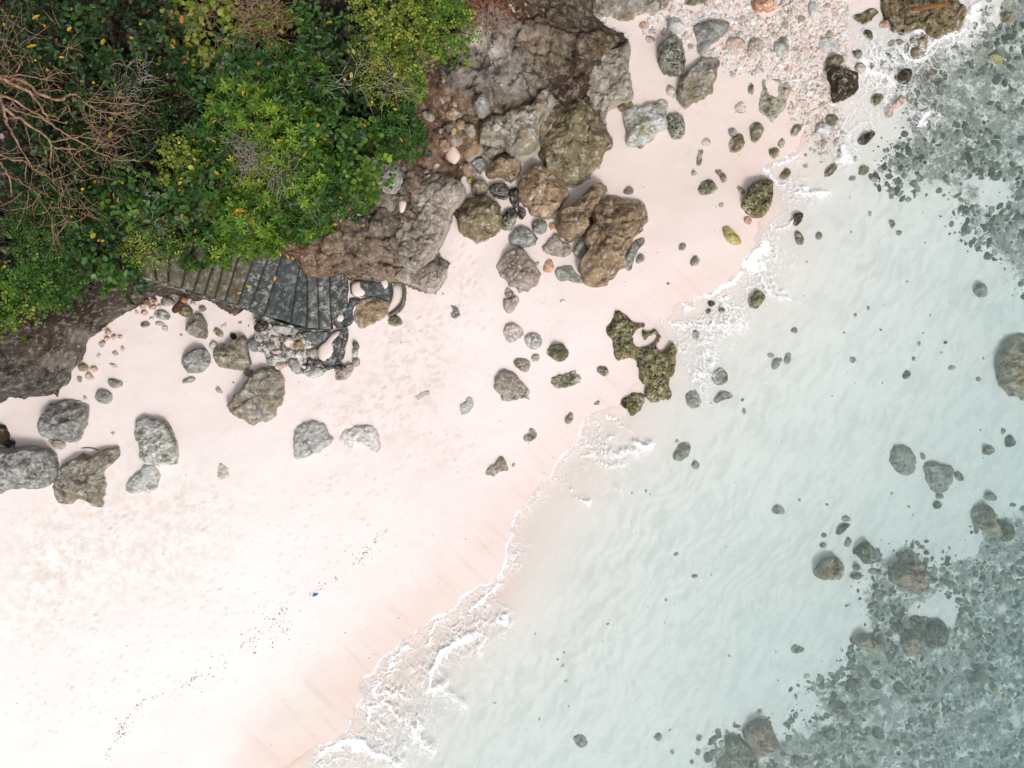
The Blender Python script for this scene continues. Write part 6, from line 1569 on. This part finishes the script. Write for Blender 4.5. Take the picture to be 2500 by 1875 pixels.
SHR = """
200,30,110,broad,dark,.8,.03,dark broad leaved shrub at the top edge, left of the yellow green rounded one
60,50,90,mixed,dark,.8,.03,dark straggly shrub filling the top left corner
30,130,60,tiny,dark,.8,.02,dark fine leaved bush at the left edge above the bare tree
420,40,80,round,yellow,1,.02,yellow green round leaved shrub at the top edge
330,60,70,broad,dark,.8,.05,dark shrub with orange tinted leaves between two top edge shrubs
570,40,55,small,dry,.8,.04,brownish dry shrub at the top edge with reddish twigs
500,115,62,round,blue,1,.01,blue green shrub with large leaves below the brownish dry one
640,50,62,broad,mid,1,.01,mid green broad leaved shrub right of the brownish dry one
720,90,66,broad,dark,.9,.01,dark shrub between the broad green one and the yellow flecked one
850,25,92,small,yellow,1.1,.01,dense yellow flecked small leaved shrub at the top edge
965,22,55,small,bright,1.1,.01,small bright green bush, last one at the top edge before bare cliff
620,165,80,whorl,mid,1,.01,star leaved dark green shrub in the middle of the thicket
740,180,70,mixed,dark,.7,.03,sparse dark shrub with bare grey twigs in the right of the thicket
820,130,70,tiny,yellow,1,.01,fine yellow green hanging shrub above the cliff corner
868,190,40,whorl,bright,1,.01,bright green tuft on the cliff edge, uppermost of the edge tufts
850,265,52,whorl,mid,1.1,.02,green star leaved shrub bulging over the cliff edge
520,215,80,whorl,bright,1.1,.03,bright star leaved shrub left of centre with yellow leaves
605,262,74,whorl,bright,1.1,.04,brightest yellow green star leaved shrub above the grey twig tangle
700,285,70,broad,mid,.9,.02,glossy broad leaved shrub right of the brightest star leaved one
775,330,62,round,bright,.9,.02,light green round leaved shrub over the brown slope
445,290,60,whorl,mid,1,.03,mid green star leaved shrub beside the dark hollow
540,345,66,whorl,yellow,.8,.03,yellowish shrub invaded by grey twigs
640,360,66,whorl,bright,1,.02,star leaved shrub right of the grey twig tangle
715,400,60,whorl,mid,1,.01,star leaved shrub close above the brown earth slope
620,440,58,whorl,mid,1.1,.01,dark green star leaved shrub above the lower steps
660,465,40,whorl,bright,1.1,.01,low bright tuft hanging over the brown slope by the steps
520,440,66,whorl,bright,1.1,.02,bright star leaved shrub straight above the middle steps
430,400,62,broad,mid,.9,.03,mixed green shrub between the round leaved clump and the steps
375,340,56,small,yellow,1.1,.01,round clump of small yellow green leaves right of the bare tree
330,440,66,round,blue,.9,.02,blue green shrub with big round leaves and one orange leaf
250,420,70,broad,mid,.9,.01,broad leaved shrub at the tips of the bare tree's lower branches
150,440,78,mixed,dark,.8,.02,dark tangled shrub below the bare tree
55,470,80,tiny,mid,.9,.02,fine leaved shrub at the left edge below the bare tree
170,525,66,round,blue,1,.01,shrub with the largest round leaves left of the stair top
285,500,58,tiny,yellow,1.1,.01,yellow green fine leaved shrub above the curved wall
375,515,56,whorl,mid,1,.01,green star leaved shrub at the top of the steps
460,515,50,whorl,bright,1.1,.02,bright shrub hanging over the upper steps
560,500,44,whorl,bright,1.1,.01,bright tuft spilling onto the steps near the white crusted one
60,570,78,small,mid,1,.02,dense small leaved shrub at the left edge
160,605,60,small,mid,1,.02,dense small leaved shrub right of the one at the left edge
240,565,48,broad,mid,1,.01,broad leaved low shrub at the hidden top of the steps
310,560,40,round,blue,1,.01,round leaved low shrub overhanging the first visible step
60,660,66,small,bright,1,.02,bright small leaved shrub low on the left edge
130,665,42,small,mid,1,.02,low shrub creeping down the left cliff
35,715,40,small,mid,1,.03,lowest corner of the main thicket at the left edge
14,795,34,whorl,yellow,1,.01,small light green tuft alone on the grey ledge at the left edge
100,230,85,mixed,dark,.6,.01,dark shrub seen through the upper branches of the bare tree
60,350,85,broad,dark,.55,.01,dark broad leaves seen through the thick branches of the bare tree
200,180,80,mixed,dark,.6,.03,dark shrub above the bare tree's branch tips
300,180,72,tiny,dark,.8,.03,dark fine shrub with white twigs right of the bare tree
420,160,62,broad,blue,.8,.02,dark glossy shrub with a few big leaves near the white twigs
310,265,55,tiny,dark,.6,.01,dark hollow shrub at the longest bare branch tip
200,330,80,mixed,dark,.6,.01,dark shrub behind the middle branches of the bare tree
"""
for ln in SHR.strip().splitlines():
    a = ln.split(',', 7)
    shrub(float(a[0]), float(a[1]), float(a[2]), a[3], a[4], a[7].strip(), float(a[5])*1.0, yel=float(a[6]), dz=.6 if float(a[2]) < 48 else 1.2, nsing=30 if a[3] in ('round', 'broad') else 20)

# ---------------------------------------------------------------- the bare tree reaching in from the left
def limb(s, z0, z1, r0, r1, sh='A', seed=0, tw=1.0):
    rs = np.random.RandomState(seed+11)
    p = chaikin(np.array(pts(s)), 2, closed=False); n = len(p)
    z = np.linspace(z0, z1, n)+.05*np.sin(np.arange(n)*.9+seed)
    k = (CAM_H-z)/CAM_H/100; x0, y0, sc = SH[sh]
    P = np.stack([(x0+p[:, 0]*sc-1250)*k, (937.5-y0-p[:, 1]*sc)*k, z], 1)
    P[:, :2] += .012*rs.randn(n, 2)
    return P, np.linspace(r0, r1, n)
LIMBS = [('-300,560 -120,620 0,655 90,700 250,770 330,870 400,990 410,1020', .075, .015), ('90,700 130,650 240,710 340,790 430,830 530,850 590,800 640,790 700,850 760,900 850,940 1000,960 1160,930', .055, .008), ('130,650 140,600 185,520', .026, .014),
 ('-60,630 0,640 90,650 150,625 350,660 410,670 490,710 510,770', .022, .010), ('410,665 430,635 530,610 640,620', .016, .006), ('-200,700 0,790 30,920 100,960 200,1020 330,1110 430,1190 430,1400', .060, .016),
 ('30,920 50,1020 120,1150 180,1260 250,1390 330,1480', .040, .010), ('-60,780 0,800 150,860 300,960 420,1040 560,1140 700,1210 870,1310 1000,1350 1160,1360', .040, .008), ('40,905 200,950 400,1010 560,1035', .024, .010),
 ('430,1250 560,1250 650,1270 760,1250', .028, .010), ('430,1190 620,1170 760,1110 800,1110', .022, .007), ('-40,1290 0,1310 100,1350 230,1360 300,1440 400,1480 540,1620', .026, .008), ('-30,1340 0,1370 80,1470 100,1660', .040, .014),
 ('560,1140 650,1150 850,1190 1000,1260', .018, .006), ('640,790 760,770 860,800', .018, .006), ('700,850 1000,870 1200,890 1300,905', .020, .007), ('1200,890 1290,850 1390,835', .010, .005), ('700,830 880,840 1000,820 1190,815', .014, .006),
 ('560,870 600,960 650,1040', .016, .007), ('490,1020 520,950 580,900 540,860', .018, .010), ('700,850 720,980 780,1070 850,1130', .016, .006), ('850,940 1000,980 1130,990', .012, .006), ('200,1020 240,1150 290,1320', .018, .008),
 ('230,1360 210,1450 230,1550', .018, .008), ('430,1400 450,1500 460,1600', .016, .006), ('-40,1440 0,1450 100,1490 250,1580 350,1659', .022, .008), ('580,1230 600,1330 700,1450 850,1500 1000,1510', .018, .006), ('330,1110 340,1200 400,1330', .014, .006),
 ('200,870 200,960 240,1020', .014, .008), ('250,800 330,770 440,760 560,770 720,780', .016, .006), ('980,1340 1050,1310 1200,1275', .012, .005), ('-20,560 0,500 70,540', .016, .008), ('430,1245 500,1350 560,1440', .014, .005), ('560,1250 620,1320 760,1400', .012, .005),
 ('300,1440 330,1400 400,1370', .014, .006), ('700,1210 640,1300 560,1380', .012, .005), ('870,1310 960,1400 1100,1440', .010, .004), ('600,800 680,900 700,1000 820,1080', .014, .005)]
tree = empty('dead_tree', (-11.6, 5.6, 2.6)); TO = np.array([-11.6, 5.6, 2.6])
tag(tree, 'bare brown dead tree reaching in over the shrubs from the left edge', 'dead tree')
twigs = []
rs = np.random.RandomState(2)
for i, (s, r0, r1) in enumerate(LIMBS):
    P, Rr = limb(s, 4.35, 4.5-.2*(r0 < .02), r0, r1, seed=i)
    V, F = tube(P-TO, Rr*.72, 7)
    put('branch', mesh('branch', V, F, W_DEAD), tree)
    n = len(P)
    for k in range(2, n-1, 2):
        if rs.rand() < .38:
            T = P[min(k+1, n-1)]-P[k-1]; T /= np.linalg.norm(T)
            ang = rs.choice([-1, 1])*rs.uniform(.4, 1.1); L = rs.uniform(.15, .75)
            d = np.array([T[0]*math.cos(ang)-T[1]*math.sin(ang), T[0]*math.sin(ang)+T[1]*math.cos(ang), rs.uniform(-.3, .5)])
            m = 6; Q = [P[k]]
            for _ in range(m-1):
                d = d+rs.randn(3)*.22+np.array([.06, -.02, 0]); d /= np.linalg.norm(d); Q.append(Q[-1]+d*L/m)
            Q = np.array(Q); r = min(Rr[k]*.5, .009)
            twigs.append(tube(Q-TO, np.linspace(r, .0028, m), 4))
            if rs.rand() < .6:
                d2 = np.array([d[1], -d[0], d[2]])*rs.choice([-1, 1])*.6+d; Q2 = np.array([Q[3]+d2*L*.12*q for q in range(4)])+rs.randn(4, 3)*.01
                twigs.append(tube(Q2-TO, np.linspace(r*.7, .0025, 4), 4))
V, F = join(twigs); o = put('twigs', mesh('twigs', V, F, W_DEAD), tree); o['kind'] = 'stuff'
tk = np.array([(-14.2, 6.6, 1.9), (-13.6, 6.4, 2.9), (-12.9, 6.1, 3.7), (-12.0, 5.7, 4.1), (-10.6, 5.9, 4.2)]); V, F = tube(chaikin(tk, 2, False)-TO, np.linspace(.16, .07, len(chaikin(tk, 2, False))), 9)
put('trunk', mesh('trunk', V, F, W_DEAD), tree)
def bramble(cx, cy, r, n, mat, label, dz=1.3, lmin=.2, lmax=.7, rad=.007, curl=.35, bias=None):
    rs = np.random.RandomState(int(cx+cy*3))
    q, z = top_at(cx, cy, dz); root_z = z
    tb = []
    for _ in range(n):
        a = rs.rand()*6.28; rr = r*ZS/100*math.sqrt(rs.rand())*.8
        P = [np.array([rr*math.cos(a), rr*math.sin(a), rs.uniform(-.15, .08)])]
        th = rs.rand()*6.28 if bias is None else bias+rs.randn()*.7; d = np.array([math.cos(th), math.sin(th), rs.uniform(-.1, .3)]); L = rs.uniform(lmin, lmax); w = rs.randn()*curl
        for k in range(7):
            c, s = math.cos(w), math.sin(w); d = np.array([d[0]*c-d[1]*s, d[0]*s+d[1]*c, d[2]*.8])+rs.randn(3)*.12; d /= np.linalg.norm(d); P.append(P[-1]+d*L/7)
        tb.append(tube(np.array(P), np.linspace(rad, rad*.35, 8), 4))
    V, F = join(tb); o = put('bramble', mesh('bramble', V, F, mat), loc=(q[0], q[1], z)); tag(o, label, 'dead twigs', 'tangles of dead twigs')
bramble(540, 335, 42, 110, W_GREY, 'grey curly tangle of dead twigs in the middle of the thicket')
bramble(610, 375, 34, 40, W_GREY, 'grey twig fringe right of the curly tangle')
bramble(1045, 45, 36, 34, W_DEAD, 'reddish and grey bare twigs hanging over the top of the cliff', dz=.6, lmin=.4, lmax=1.0, rad=.011, curl=.15)
bramble(290, 180, 46, 60, W_GREY, 'white bony twigs right of the bare tree')
bramble(560, 30, 50, 120, W_DEAD, 'reddish dry twigs matted on the brownish shrub at the top')
bramble(860, 160, 36, 12, W_GREY, 'few pale bare twigs sticking out over the cliff edge', lmin=.5, lmax=1.0, rad=.009, curl=.1)
bramble(740, 170, 60, 22, W_GREY, 'scattered pale twigs over the sparse dark shrub', lmin=.4, lmax=1.0, rad=.007, curl=.1)
bramble(450, 60, 60, 30, W_DEAD, 'thin brown twigs over the yellow green top edge shrub', lmin=.3, lmax=.8, rad=.006)
bramble(70, 110, 80, 50, W_DEAD, 'thin brown twigs in the top left corner', lmin=.3, lmax=.9, rad=.006, curl=.15)
bramble(225, 265, 60, 60, W_DEAD, 'fine brown twigs bunched at the bare tree\'s tips', lmin=.3, lmax=.8, rad=.006, curl=.12, bias=-.2)
bramble(120, 420, 70, 50, W_DEAD, 'reddish twigs hanging below the bare tree', lmin=.3, lmax=.9, rad=.007, curl=.15, bias=-1.2)
bramble(205, 640, 34, 70, W_DEAD, 'reddish dry grass tuft on the rock below the left thicket', dz=.25, lmin=.15, lmax=.4, rad=.004)
bramble(70, 745, 40, 60, W_DEAD, 'brown dry grass on the left rock ledge', dz=.2, lmin=.15, lmax=.4, rad=.004)
bramble(850, 185, 30, 12, W_GREY, 'pale forked twigs above the cliff edge tuft', lmin=.3, lmax=.7, rad=.007, curl=.1)
bramble(690, 420, 46, 30, W_GREY, 'pale twigs in the shrub above the brown slope', lmin=.25, lmax=.6, rad=.006)
bramble(330, 470, 50, 16, W_GREY, 'pale twigs above the curved wall', lmin=.3, lmax=.7, rad=.006)

# ================================================================= loose cobbles, gravel, tide line
def oi_mat(name, cols, rough=.85, spk=.4):
    t = NT(name); p = t.pos(); oi = t.n('ShaderNodeObjectInfo')
    c = oi.outputs['Color']; n = t.noise(p, 9, 4, .7); n2 = t.noise(p, 40, 3, .7)
    c = t.mix(t.math('MULTIPLY', t.step(.45, .65, n), spk), c, t.mix(.5, c, (.05, .06, .04, 1)))
    gr = t.noise(p, 5, 6, .78)
    c = t.mix(t.math('MULTIPLY', t.step(.51, .60, gr), .5), c, t.mix(.6, c, (.04, .045, .04, 1)))
    c = t.mix(t.math('MULTIPLY', t.step(.48, .38, gr), .6), c, t.mix(.5, c, (.8, .8, .76, 1)))
    c = t.mix(t.math('MULTIPLY', t.step(.5, .7, n2), .4), c, t.mix(.4, c, (.7, .7, .66, 1)))
    return t.end(t.bsdf(c, rough, t.math('ADD', n, n2), .6, .03, .2).outputs[0])
def at_mat(name, rough=.85):
    t = NT(name); p = t.pos(); c = t.attr('Col', 'Color'); n = t.noise(p, 12, 4, .7); n2 = t.noise(p, 45, 2, .7)
    c = t.mix(t.math('MULTIPLY', t.step(.45, .65, n), .35), c, t.mix(.5, c, (.06, .06, .05, 1)))
    gr = t.noise(p, 5, 6, .78)
    c = t.mix(t.math('MULTIPLY', t.step(.51, .60, gr), .4), c, t.mix(.6, c, (.04, .045, .04, 1)))
    c = t.mix(t.math('MULTIPLY', t.step(.48, .38, gr), .5), c, t.mix(.5, c, (.8, .8, .76, 1)))
    return t.end(t.bsdf(c, rough, t.math('ADD', n, n2), .5, .02, .2).outputs[0])
M_REEF = oi_mat('reef_cobble', [(96,108,92), (136,142,124), (112,124,108), (160,162,148), (88,98,84), (140,146,130), (186,184,168)], spk=.6)
M_GRAV = oi_mat('beach_cobble', [(236,222,214), (222,204,192), (206,204,200), (244,242,240), (222,188,168), (184,176,166), (234,226,218)], spk=.25)
M_ATR = at_mat('pebbles')
def unit_stone(seed, nt=12, nr=4, flat=.55, jag=1.0):
    rs = np.random.RandomState(seed); a = np.linspace(0, 6.283, 8)[:-1]
    el = rs.uniform(.72, 1.0)
    poly = np.array([(math.cos(q)*f_, el*math.sin(q)*f_) for q, f_ in zip(a, .62+.5*rs.rand(len(a)))])
    V, F, c = rock_radial(poly, 0, flat, seed*5+2, res=6.28/nt, rough=.8)
    V = V-np.array([c[0], c[1], 0]); V[:, 2] = np.maximum(V[:, 2], -.35)
    return V, F
US = [unit_stone(i, 20) for i in range(10)]
LS = [unit_stone(40+i, 9) for i in range(8)]
REEF_ME = [mesh('reef_cobble', v, f, M_REEF) for v, f in US]
GRAV_ME = [mesh('beach_cobble', v, f, M_GRAV) for v, f in US]
PL = np.array(PLACED)
def clear_of(P, rr, k=.8):
    d = np.sqrt(((P[:, None]-PL[None, :, :2])**2).sum(2)); return (d > PL[None, :, 2]*k+rr[:, None]*.5).all(1)
rs = np.random.RandomState(12)
def sprinkle(n, lo, hi, dens_f, rmin, rmax, power=2.5):
    P = rs.uniform(lo, hi, (n*6, 2)); w = dens_f(P); P = P[rs.rand(len(P)) < w][:n]
    r = rmin+(rmax-rmin)*rs.rand(len(P))**power
    return P, r
lo, hi = np.array([5.0, -10.6]), np.array([14.0, 10.6])
def reef_d(P): return np.clip(reef(P)*1.1, 0, 1)*np.clip(.55+1.6*fbm(P[:, 0]*.9, P[:, 1]*.9, 15., 3), .12, 1)
P, r = sprinkle(6200, lo, hi, lambda Q: reef_d(Q)*sm(.12, .6, reef(Q)), .035, .24, 3.0)
m = clear_of(P, r, .55); P, r = P[m], r[m]
order = np.argsort(-r); P, r = P[order], r[order]
# no two large ones on the same spot
kept = []
for i in range(len(P)):
    if len(kept) >= 285: break
    if abs(P[i, 0]) > 12.6 or abs(P[i, 1]) > 9.5: continue
    if all((P[i, 0]-P[j, 0])**2+(P[i, 1]-P[j, 1])**2 > (.75*(r[i]+r[j]))**2 for j in kept): kept.append(i)
ks = set(kept)
RT = [('dark green', (90,108,88)), ('olive', (126,134,108)), ('grey green', (118,134,120)), ('pale grey', (160,168,154)), ('dark grey', (94,104,98)), ('brownish', (136,138,120))]
GT = [('white', (244,242,240)), ('pale pink', (236,214,204)), ('peach', (234,206,190)), ('light grey', (206,204,200)), ('cream', (238,228,212)), ('brownish grey', (180,166,152))]
LM_REEF = [(2145,125,'the bright tan boulder'), (2040,60,'the big surf rock with the log'), (1950,165,'the dark egg shaped rock'), (1975,330,'the round stone at the reef edge'), (2010,160,'the brown slanting rock'), (2155,40,'the brown rock in the top corner'), (2120,240,'the middle of the upper reef'), (2150,430,'the lower tongue of the upper reef'), (2195,200,'the right edge below the top corner'), (1940,210,'the upper foam'), (2020,400,'the near rim of the upper reef'),
    (1965,1255,'the largest olive tan boulder'), (1795,1225,'the tan boulder at the reef tip'), (2160,1130,'the sunken tan boulder by the green one'), (1990,1370,'the ringed tan boulder'), (1880,1385,'the long tan boulder'), (1850,1500,'the two round dark rocks'), (1960,1510,'the pointed dark rock'), (2110,1480,'the long slanting grey rock'), (2140,1300,'the right edge of the lower reef'), (1800,1550,'the ragged left rim of the lower reef'), (1640,1580,'the tan boulder by the reef block'), (1600,1630,'the dark green reef block'), (1930,1600,'the bottom centre of the lower reef'), (2100,1600,'the bottom right corner'), (1730,1640,'the knobby rock at the bottom edge')]
LM_GRAV = [(1455,115,'the black speckled boulder'), (1460,70,'the cream white rock'), (1540,90,'the grey hump in the gravel'), (1515,160,'the long diagonal rock'), (1500,5,'the green crusted top edge rock'), (1650,10,'the salmon coloured boulder'), (1710,20,'the beige top edge rock'), (1770,35,'the tall pale pinkish rock'), (1580,115,'the left pinkish rock'), (1650,115,'the right buff rock'), (1680,110,'the half buried ring rock'), (1810,110,'the cracked pale rock'), (1825,180,'the darkest shore rock'), (1800,150,'the pebble crusted brown rock'), (1370,30,'the pitted rock at the top'), (1860,130,'the black pitted foam rock'), (1700,240,'the flat olive rock'), (1350,130,'the sand channel'), (1790,320,'the big white shore stone'), (1890,40,'the crusted rock at the surf'), (1860,250,'the olive triangular rock')]
USED = {}
def cobble_label(x, y, r, tone, LMs, what, sizes, z=0.0):
    P = np.array([plan('Z', [(a, b)], z)[0] for a, b, _ in LMs]); d = np.array([x, y])-P; k = int(np.argmin((d**2).sum(1)))
    v = d[k]; di = ('right of', 'above right of', 'above', 'above left of', 'left of', 'below left of', 'below', 'below right of')[int(round(math.atan2(v[1], v[0])/(math.pi/4))) % 8]
    size = 'large' if r > sizes[0] else 'medium' if r > sizes[1] else 'small'
    dist = np.linalg.norm(v); near = 'just' if dist < .6 else 'some way' if dist < 1.3 else 'away'
    lab = f'{size} {tone} {what} {near} {di} {LMs[k][2]}'
    if len(lab.split()) > 16: lab = f'{size} {tone} {what} {di} {LMs[k][2]}'
    return lab
for i in kept:
    x, y = P[i]; z = float(sand_at(P[i:i+1])[0])
    o = put('reef_cobble', REEF_ME[i % 10], loc=(x, y, z-.05), rot=(rs.randn()*.15, rs.randn()*.15, rs.rand()*6.28), scale=(r[i], r[i]*rs.uniform(.6, 1.0), r[i]*rs.uniform(.35, .6)))
    kt = rs.randint(0, 6); o.color = rgba(RT[kt][1]); tag(o, cobble_label(x, y, r[i], RT[kt][0], LM_REEF, 'cobble', (.19, .14)), 'cobble', 'cobbles of the reef')
rest = np.array([i for i in range(len(P)) if i not in ks])
def batch(P, r, cols, flat=.8, base=LS, zf=sand_at, sink=.1):
    """many small stones as one mesh"""
    Vs, Fs, Cs, off = [], {}, [], 0
    k = rs.randint(0, len(base), len(P)); Z = zf(P)
    for b in range(len(base)):
        m = np.where(k == b)[0]
        if not len(m): continue
        V, F = base[b]; a = rs.rand(len(m))*6.283; ca, sa = np.cos(a), np.sin(a); q = rs.uniform(.6, 1., len(m))
        X = V[None, :, 0]*r[m][:, None]; Y = V[None, :, 1]*(r[m]*q)[:, None]; Zz = V[None, :, 2]*(r[m]*flat)[:, None]
        W = np.stack([P[m, 0][:, None]+X*ca[:, None]-Y*sa[:, None], P[m, 1][:, None]+X*sa[:, None]+Y*ca[:, None], Z[m][:, None]+Zz-sink*r[m][:, None]], 2)
        Vs.append(W.reshape(-1, 3)); Cs.append(np.repeat(cols[m], len(V), 0))
        for f in F: Fs.setdefault(f.shape[1], []).append((f[None]+(np.arange(len(m))*len(V))[:, None, None]+off).reshape(-1, f.shape[1]))
        off += len(m)*len(V)
    return np.concatenate(Vs), [np.concatenate(x) for x in Fs.values()], np.concatenate(Cs)
def pick(cols, n, jit=.15):
    A = np.array([alb(c) for c in cols]); c = A[rs.randint(0, len(A), n)]
    return np.clip(c*(1-jit+2*jit*rs.rand(n))[:, None], 0, .85)
Pr, rr = P[rest], np.minimum(r[rest], .16)
V, F, C = batch(Pr, rr*.9, pick([(98,112,94), (128,136,120), (88,100,88), (148,154,140), (182,184,172), (84,96,86), (108,120,106)], len(Pr)), flat=.5)
tag(put('reef_rubble', mesh('reef_rubble', V, F, M_ATR, True, {'Col': C})), 'mass of small dark cobbles covering the two reefs', 'rubble', kind='stuff')

# gravel of coral and shell at the top of the beach
GP = [plan('Z', pts('1285,-20 1300,60 1340,75 1400,60 1440,80 1500,100 1560,150 1600,165 1660,150 1700,200 1720,240 1760,300 1790,330 1830,300 1840,200 1880,120 1900,60 1880,-20'), .3)]
CHAN = [plan('Z', pts('1385,90 1420,60 1450,120 1440,200 1500,230 1560,170 1640,160 1700,170 1660,230 1500,300 1350,240 1365,130'), .3)]
def grav_d(P):
    Q = P+np.stack([fbm(P[:, 0]*1.3, P[:, 1]*1.3, 3.1, 4), fbm(P[:, 0]*1.3, P[:, 1]*1.3, 9.7, 4)], 1)*.22
    return sm(-.25, .4, sdf(Q, GP))*(1-.93*sm(-.1, .15, sdf(Q, CHAN)))
lo2, hi2 = np.array([.2, 5.3]), np.array([8.2, 9.9])
Pg, rg = sprinkle(13500, lo2, hi2, grav_d, .011, .13, 6.5)
m = clear_of(Pg, rg, .7); Pg, rg = Pg[m], rg[m]
order = np.argsort(-rg); Pg, rg = Pg[order], rg[order]
kept = []
for i in range(len(Pg)):
    if len(kept) >= 190 or rg[i] < .04: break
    if Pg[i, 1] > 9.25: continue
    if all((Pg[i, 0]-Pg[j, 0])**2+(Pg[i, 1]-Pg[j, 1])**2 > (.8*(rg[i]+rg[j]))**2 for j in kept): kept.append(i)
ks = set(kept)
for i in kept:
    x, y = Pg[i]; z = float(sand_at(Pg[i:i+1])[0])
    o = put('beach_cobble', GRAV_ME[i % 10], loc=(x, y, z-.01), rot=(rs.randn()*.15, rs.randn()*.15, rs.rand()*6.28), scale=(rg[i], rg[i]*rs.uniform(.7, 1.0), rg[i]*.8))
    kt = rs.randint(0, 6); o.color = rgba(GT[kt][1]); tag(o, cobble_label(x, y, rg[i], GT[kt][0], LM_GRAV, 'cobble', (.10, .065), .3), 'cobble', 'pale cobbles of the upper gravel')
rest = np.array([i for i in range(len(Pg)) if i not in ks])
V, F, C = batch(Pg[rest], np.minimum(rg[rest], .06), pick([(240,232,228), (226,206,194), (206,176,158), (232,204,188), (196,192,186), (250,248,246), (246,242,238), (238,228,220), (176,166,154), (236,218,208), (244,234,228)], len(rest)))
tag(put('shell_gravel', mesh('shell_gravel', V, F, M_ATR, True, {'Col': C})), 'coarse pink and white shell gravel at the top of the beach', 'gravel', kind='stuff')
# stray shells and crumbs over the rest of the beach
lo3, hi3 = np.array([-12.5, -9.4]), np.array([8.0, 9.4])
def stray_d(P):
    D = shore_fast(P); C1 = sdf(P, [CLIFF])
    up = ((P[:, 0] > 1) & (P[:, 1] > 0)).astype(float)
    return np.where((D > .02) & (C1 < -.05), .10+.25*np.exp(-D/1.5)+.45*up*sm(3, 8, P[:, 1]), 0)
Ps, rss = sprinkle(1500, lo3, hi3, stray_d, .008, .032, 3)
V, F, C = batch(Ps, rss, pick([(255,255,255), (250,248,246), (240,226,216), (200,170,150), (140,124,110), (250,250,250)], len(Ps)), flat=.6)
tag(put('shell_crumbs', mesh('shell_crumbs', V, F, M_ATR, True, {'Col': C})), 'scattered shell crumbs over the open beach', 'shell crumbs', kind='stuff')
# reddish and black crumbs of the tide line
TL = chaikin(plan('Z', pts('215,1650 240,1600 262,1560 290,1528 330,1512 370,1500 400,1480 425,1465 445,1440 480,1425 520,1400 545,1385 560,1360 590,1335 620,1310 650,1298 680,1280 720,1255 750,1232 775,1210 800,1185 830,1150'), .5), 2, False)
k = rs.randint(0, len(TL)-1, 700); u = rs.rand(700)[:, None]
Pt = TL[k]*(1-u)+TL[k+1]*u+rs.randn(700, 2)*np.where(rs.rand(700) < .25, .16, .035)[:, None]
cl = fbm(Pt[:, 0]*1.6, Pt[:, 1]*1.6, 4., 2); Pt = Pt[cl > -.12]
extra = []
for (x, y, s, n) in [(560,1385,18,60), (252,1590,10,50), (470,1440,14,40), (600,1360,16,40), (780,1205,12,30), (440,1475,16,20)]:
    c = plan('Z', [(x, y)], .5)[0]; extra.append(c+rs.randn(n, 2)*s*ZS/100)
Pt = np.concatenate([Pt]+extra); rt = .006+.022*rs.rand(len(Pt))**3
V, F, C = batch(Pt, rt, pick([(90,70,62), (120,80,70), (60,54,50), (150,110,96), (176,130,118), (40,40,40)], len(Pt)), flat=.8)
tag(put('tide_line_debris', mesh('tide_line_debris', V, F, M_ATR, True, {'Col': C})), 'thin line of dark seaweed crumbs left by the tide', 'debris', kind='stuff')
# crumbs and small stones lying on the slope, on ledges and round the boulders
def cliff_d(P):
    C1 = sdf(P, [CLIFF]); veg = plan('Z', pts('0,0 1030,0 990,50 885,130 870,290 790,380 690,480 480,560 240,610 110,710 0,745'), 2.6)
    return np.where((C1 > 0) & (sdf(P, [veg]) < .3), .5*sm(-.1, .5, fbm(P[:, 0]*1.1, P[:, 1]*1.1, 5.5, 3))+.06, 0)
Pc, rc = sprinkle(1500, np.array([-12.0, .5]), np.array([1.5, 9.5]), cliff_d, .012, .11, 4)
V, F, C = batch(Pc, rc, pick([(150,130,108), (120,100,80), (176,160,144), (100,84,66), (190,180,168), (134,124,112)], len(Pc)), zf=ground)
tag(put('slope_rubble', mesh('slope_rubble', V, F, M_ATR, True, {'Col': C})), 'loose brown crumbs of rock strewn over the cliff slope', 'rubble', kind='stuff')
# sparse pebbles over the sandy sea floor
def sea_d(P):
    D = shore_fast(P); return np.where(D < -1.2, .25+.5*sm(-.1, .4, fbm(P[:, 0]*.5, P[:, 1]*.5, 2.5, 3)), .0)
Pq, rq = sprinkle(200, np.array([-2., -9.6]), np.array([12.8, 9.6]), sea_d, .012, .07, 4)
V, F, C = batch(Pq, rq, pick([(160,164,150), (176,174,158), (140,144,128), (190,188,176)], len(Pq)))
tag(put('sea_floor_pebbles', mesh('sea_floor_pebbles', V, F, M_ATR, True, {'Col': C})), 'few small pebbles scattered over the pale sea floor', 'pebbles', kind='stuff')
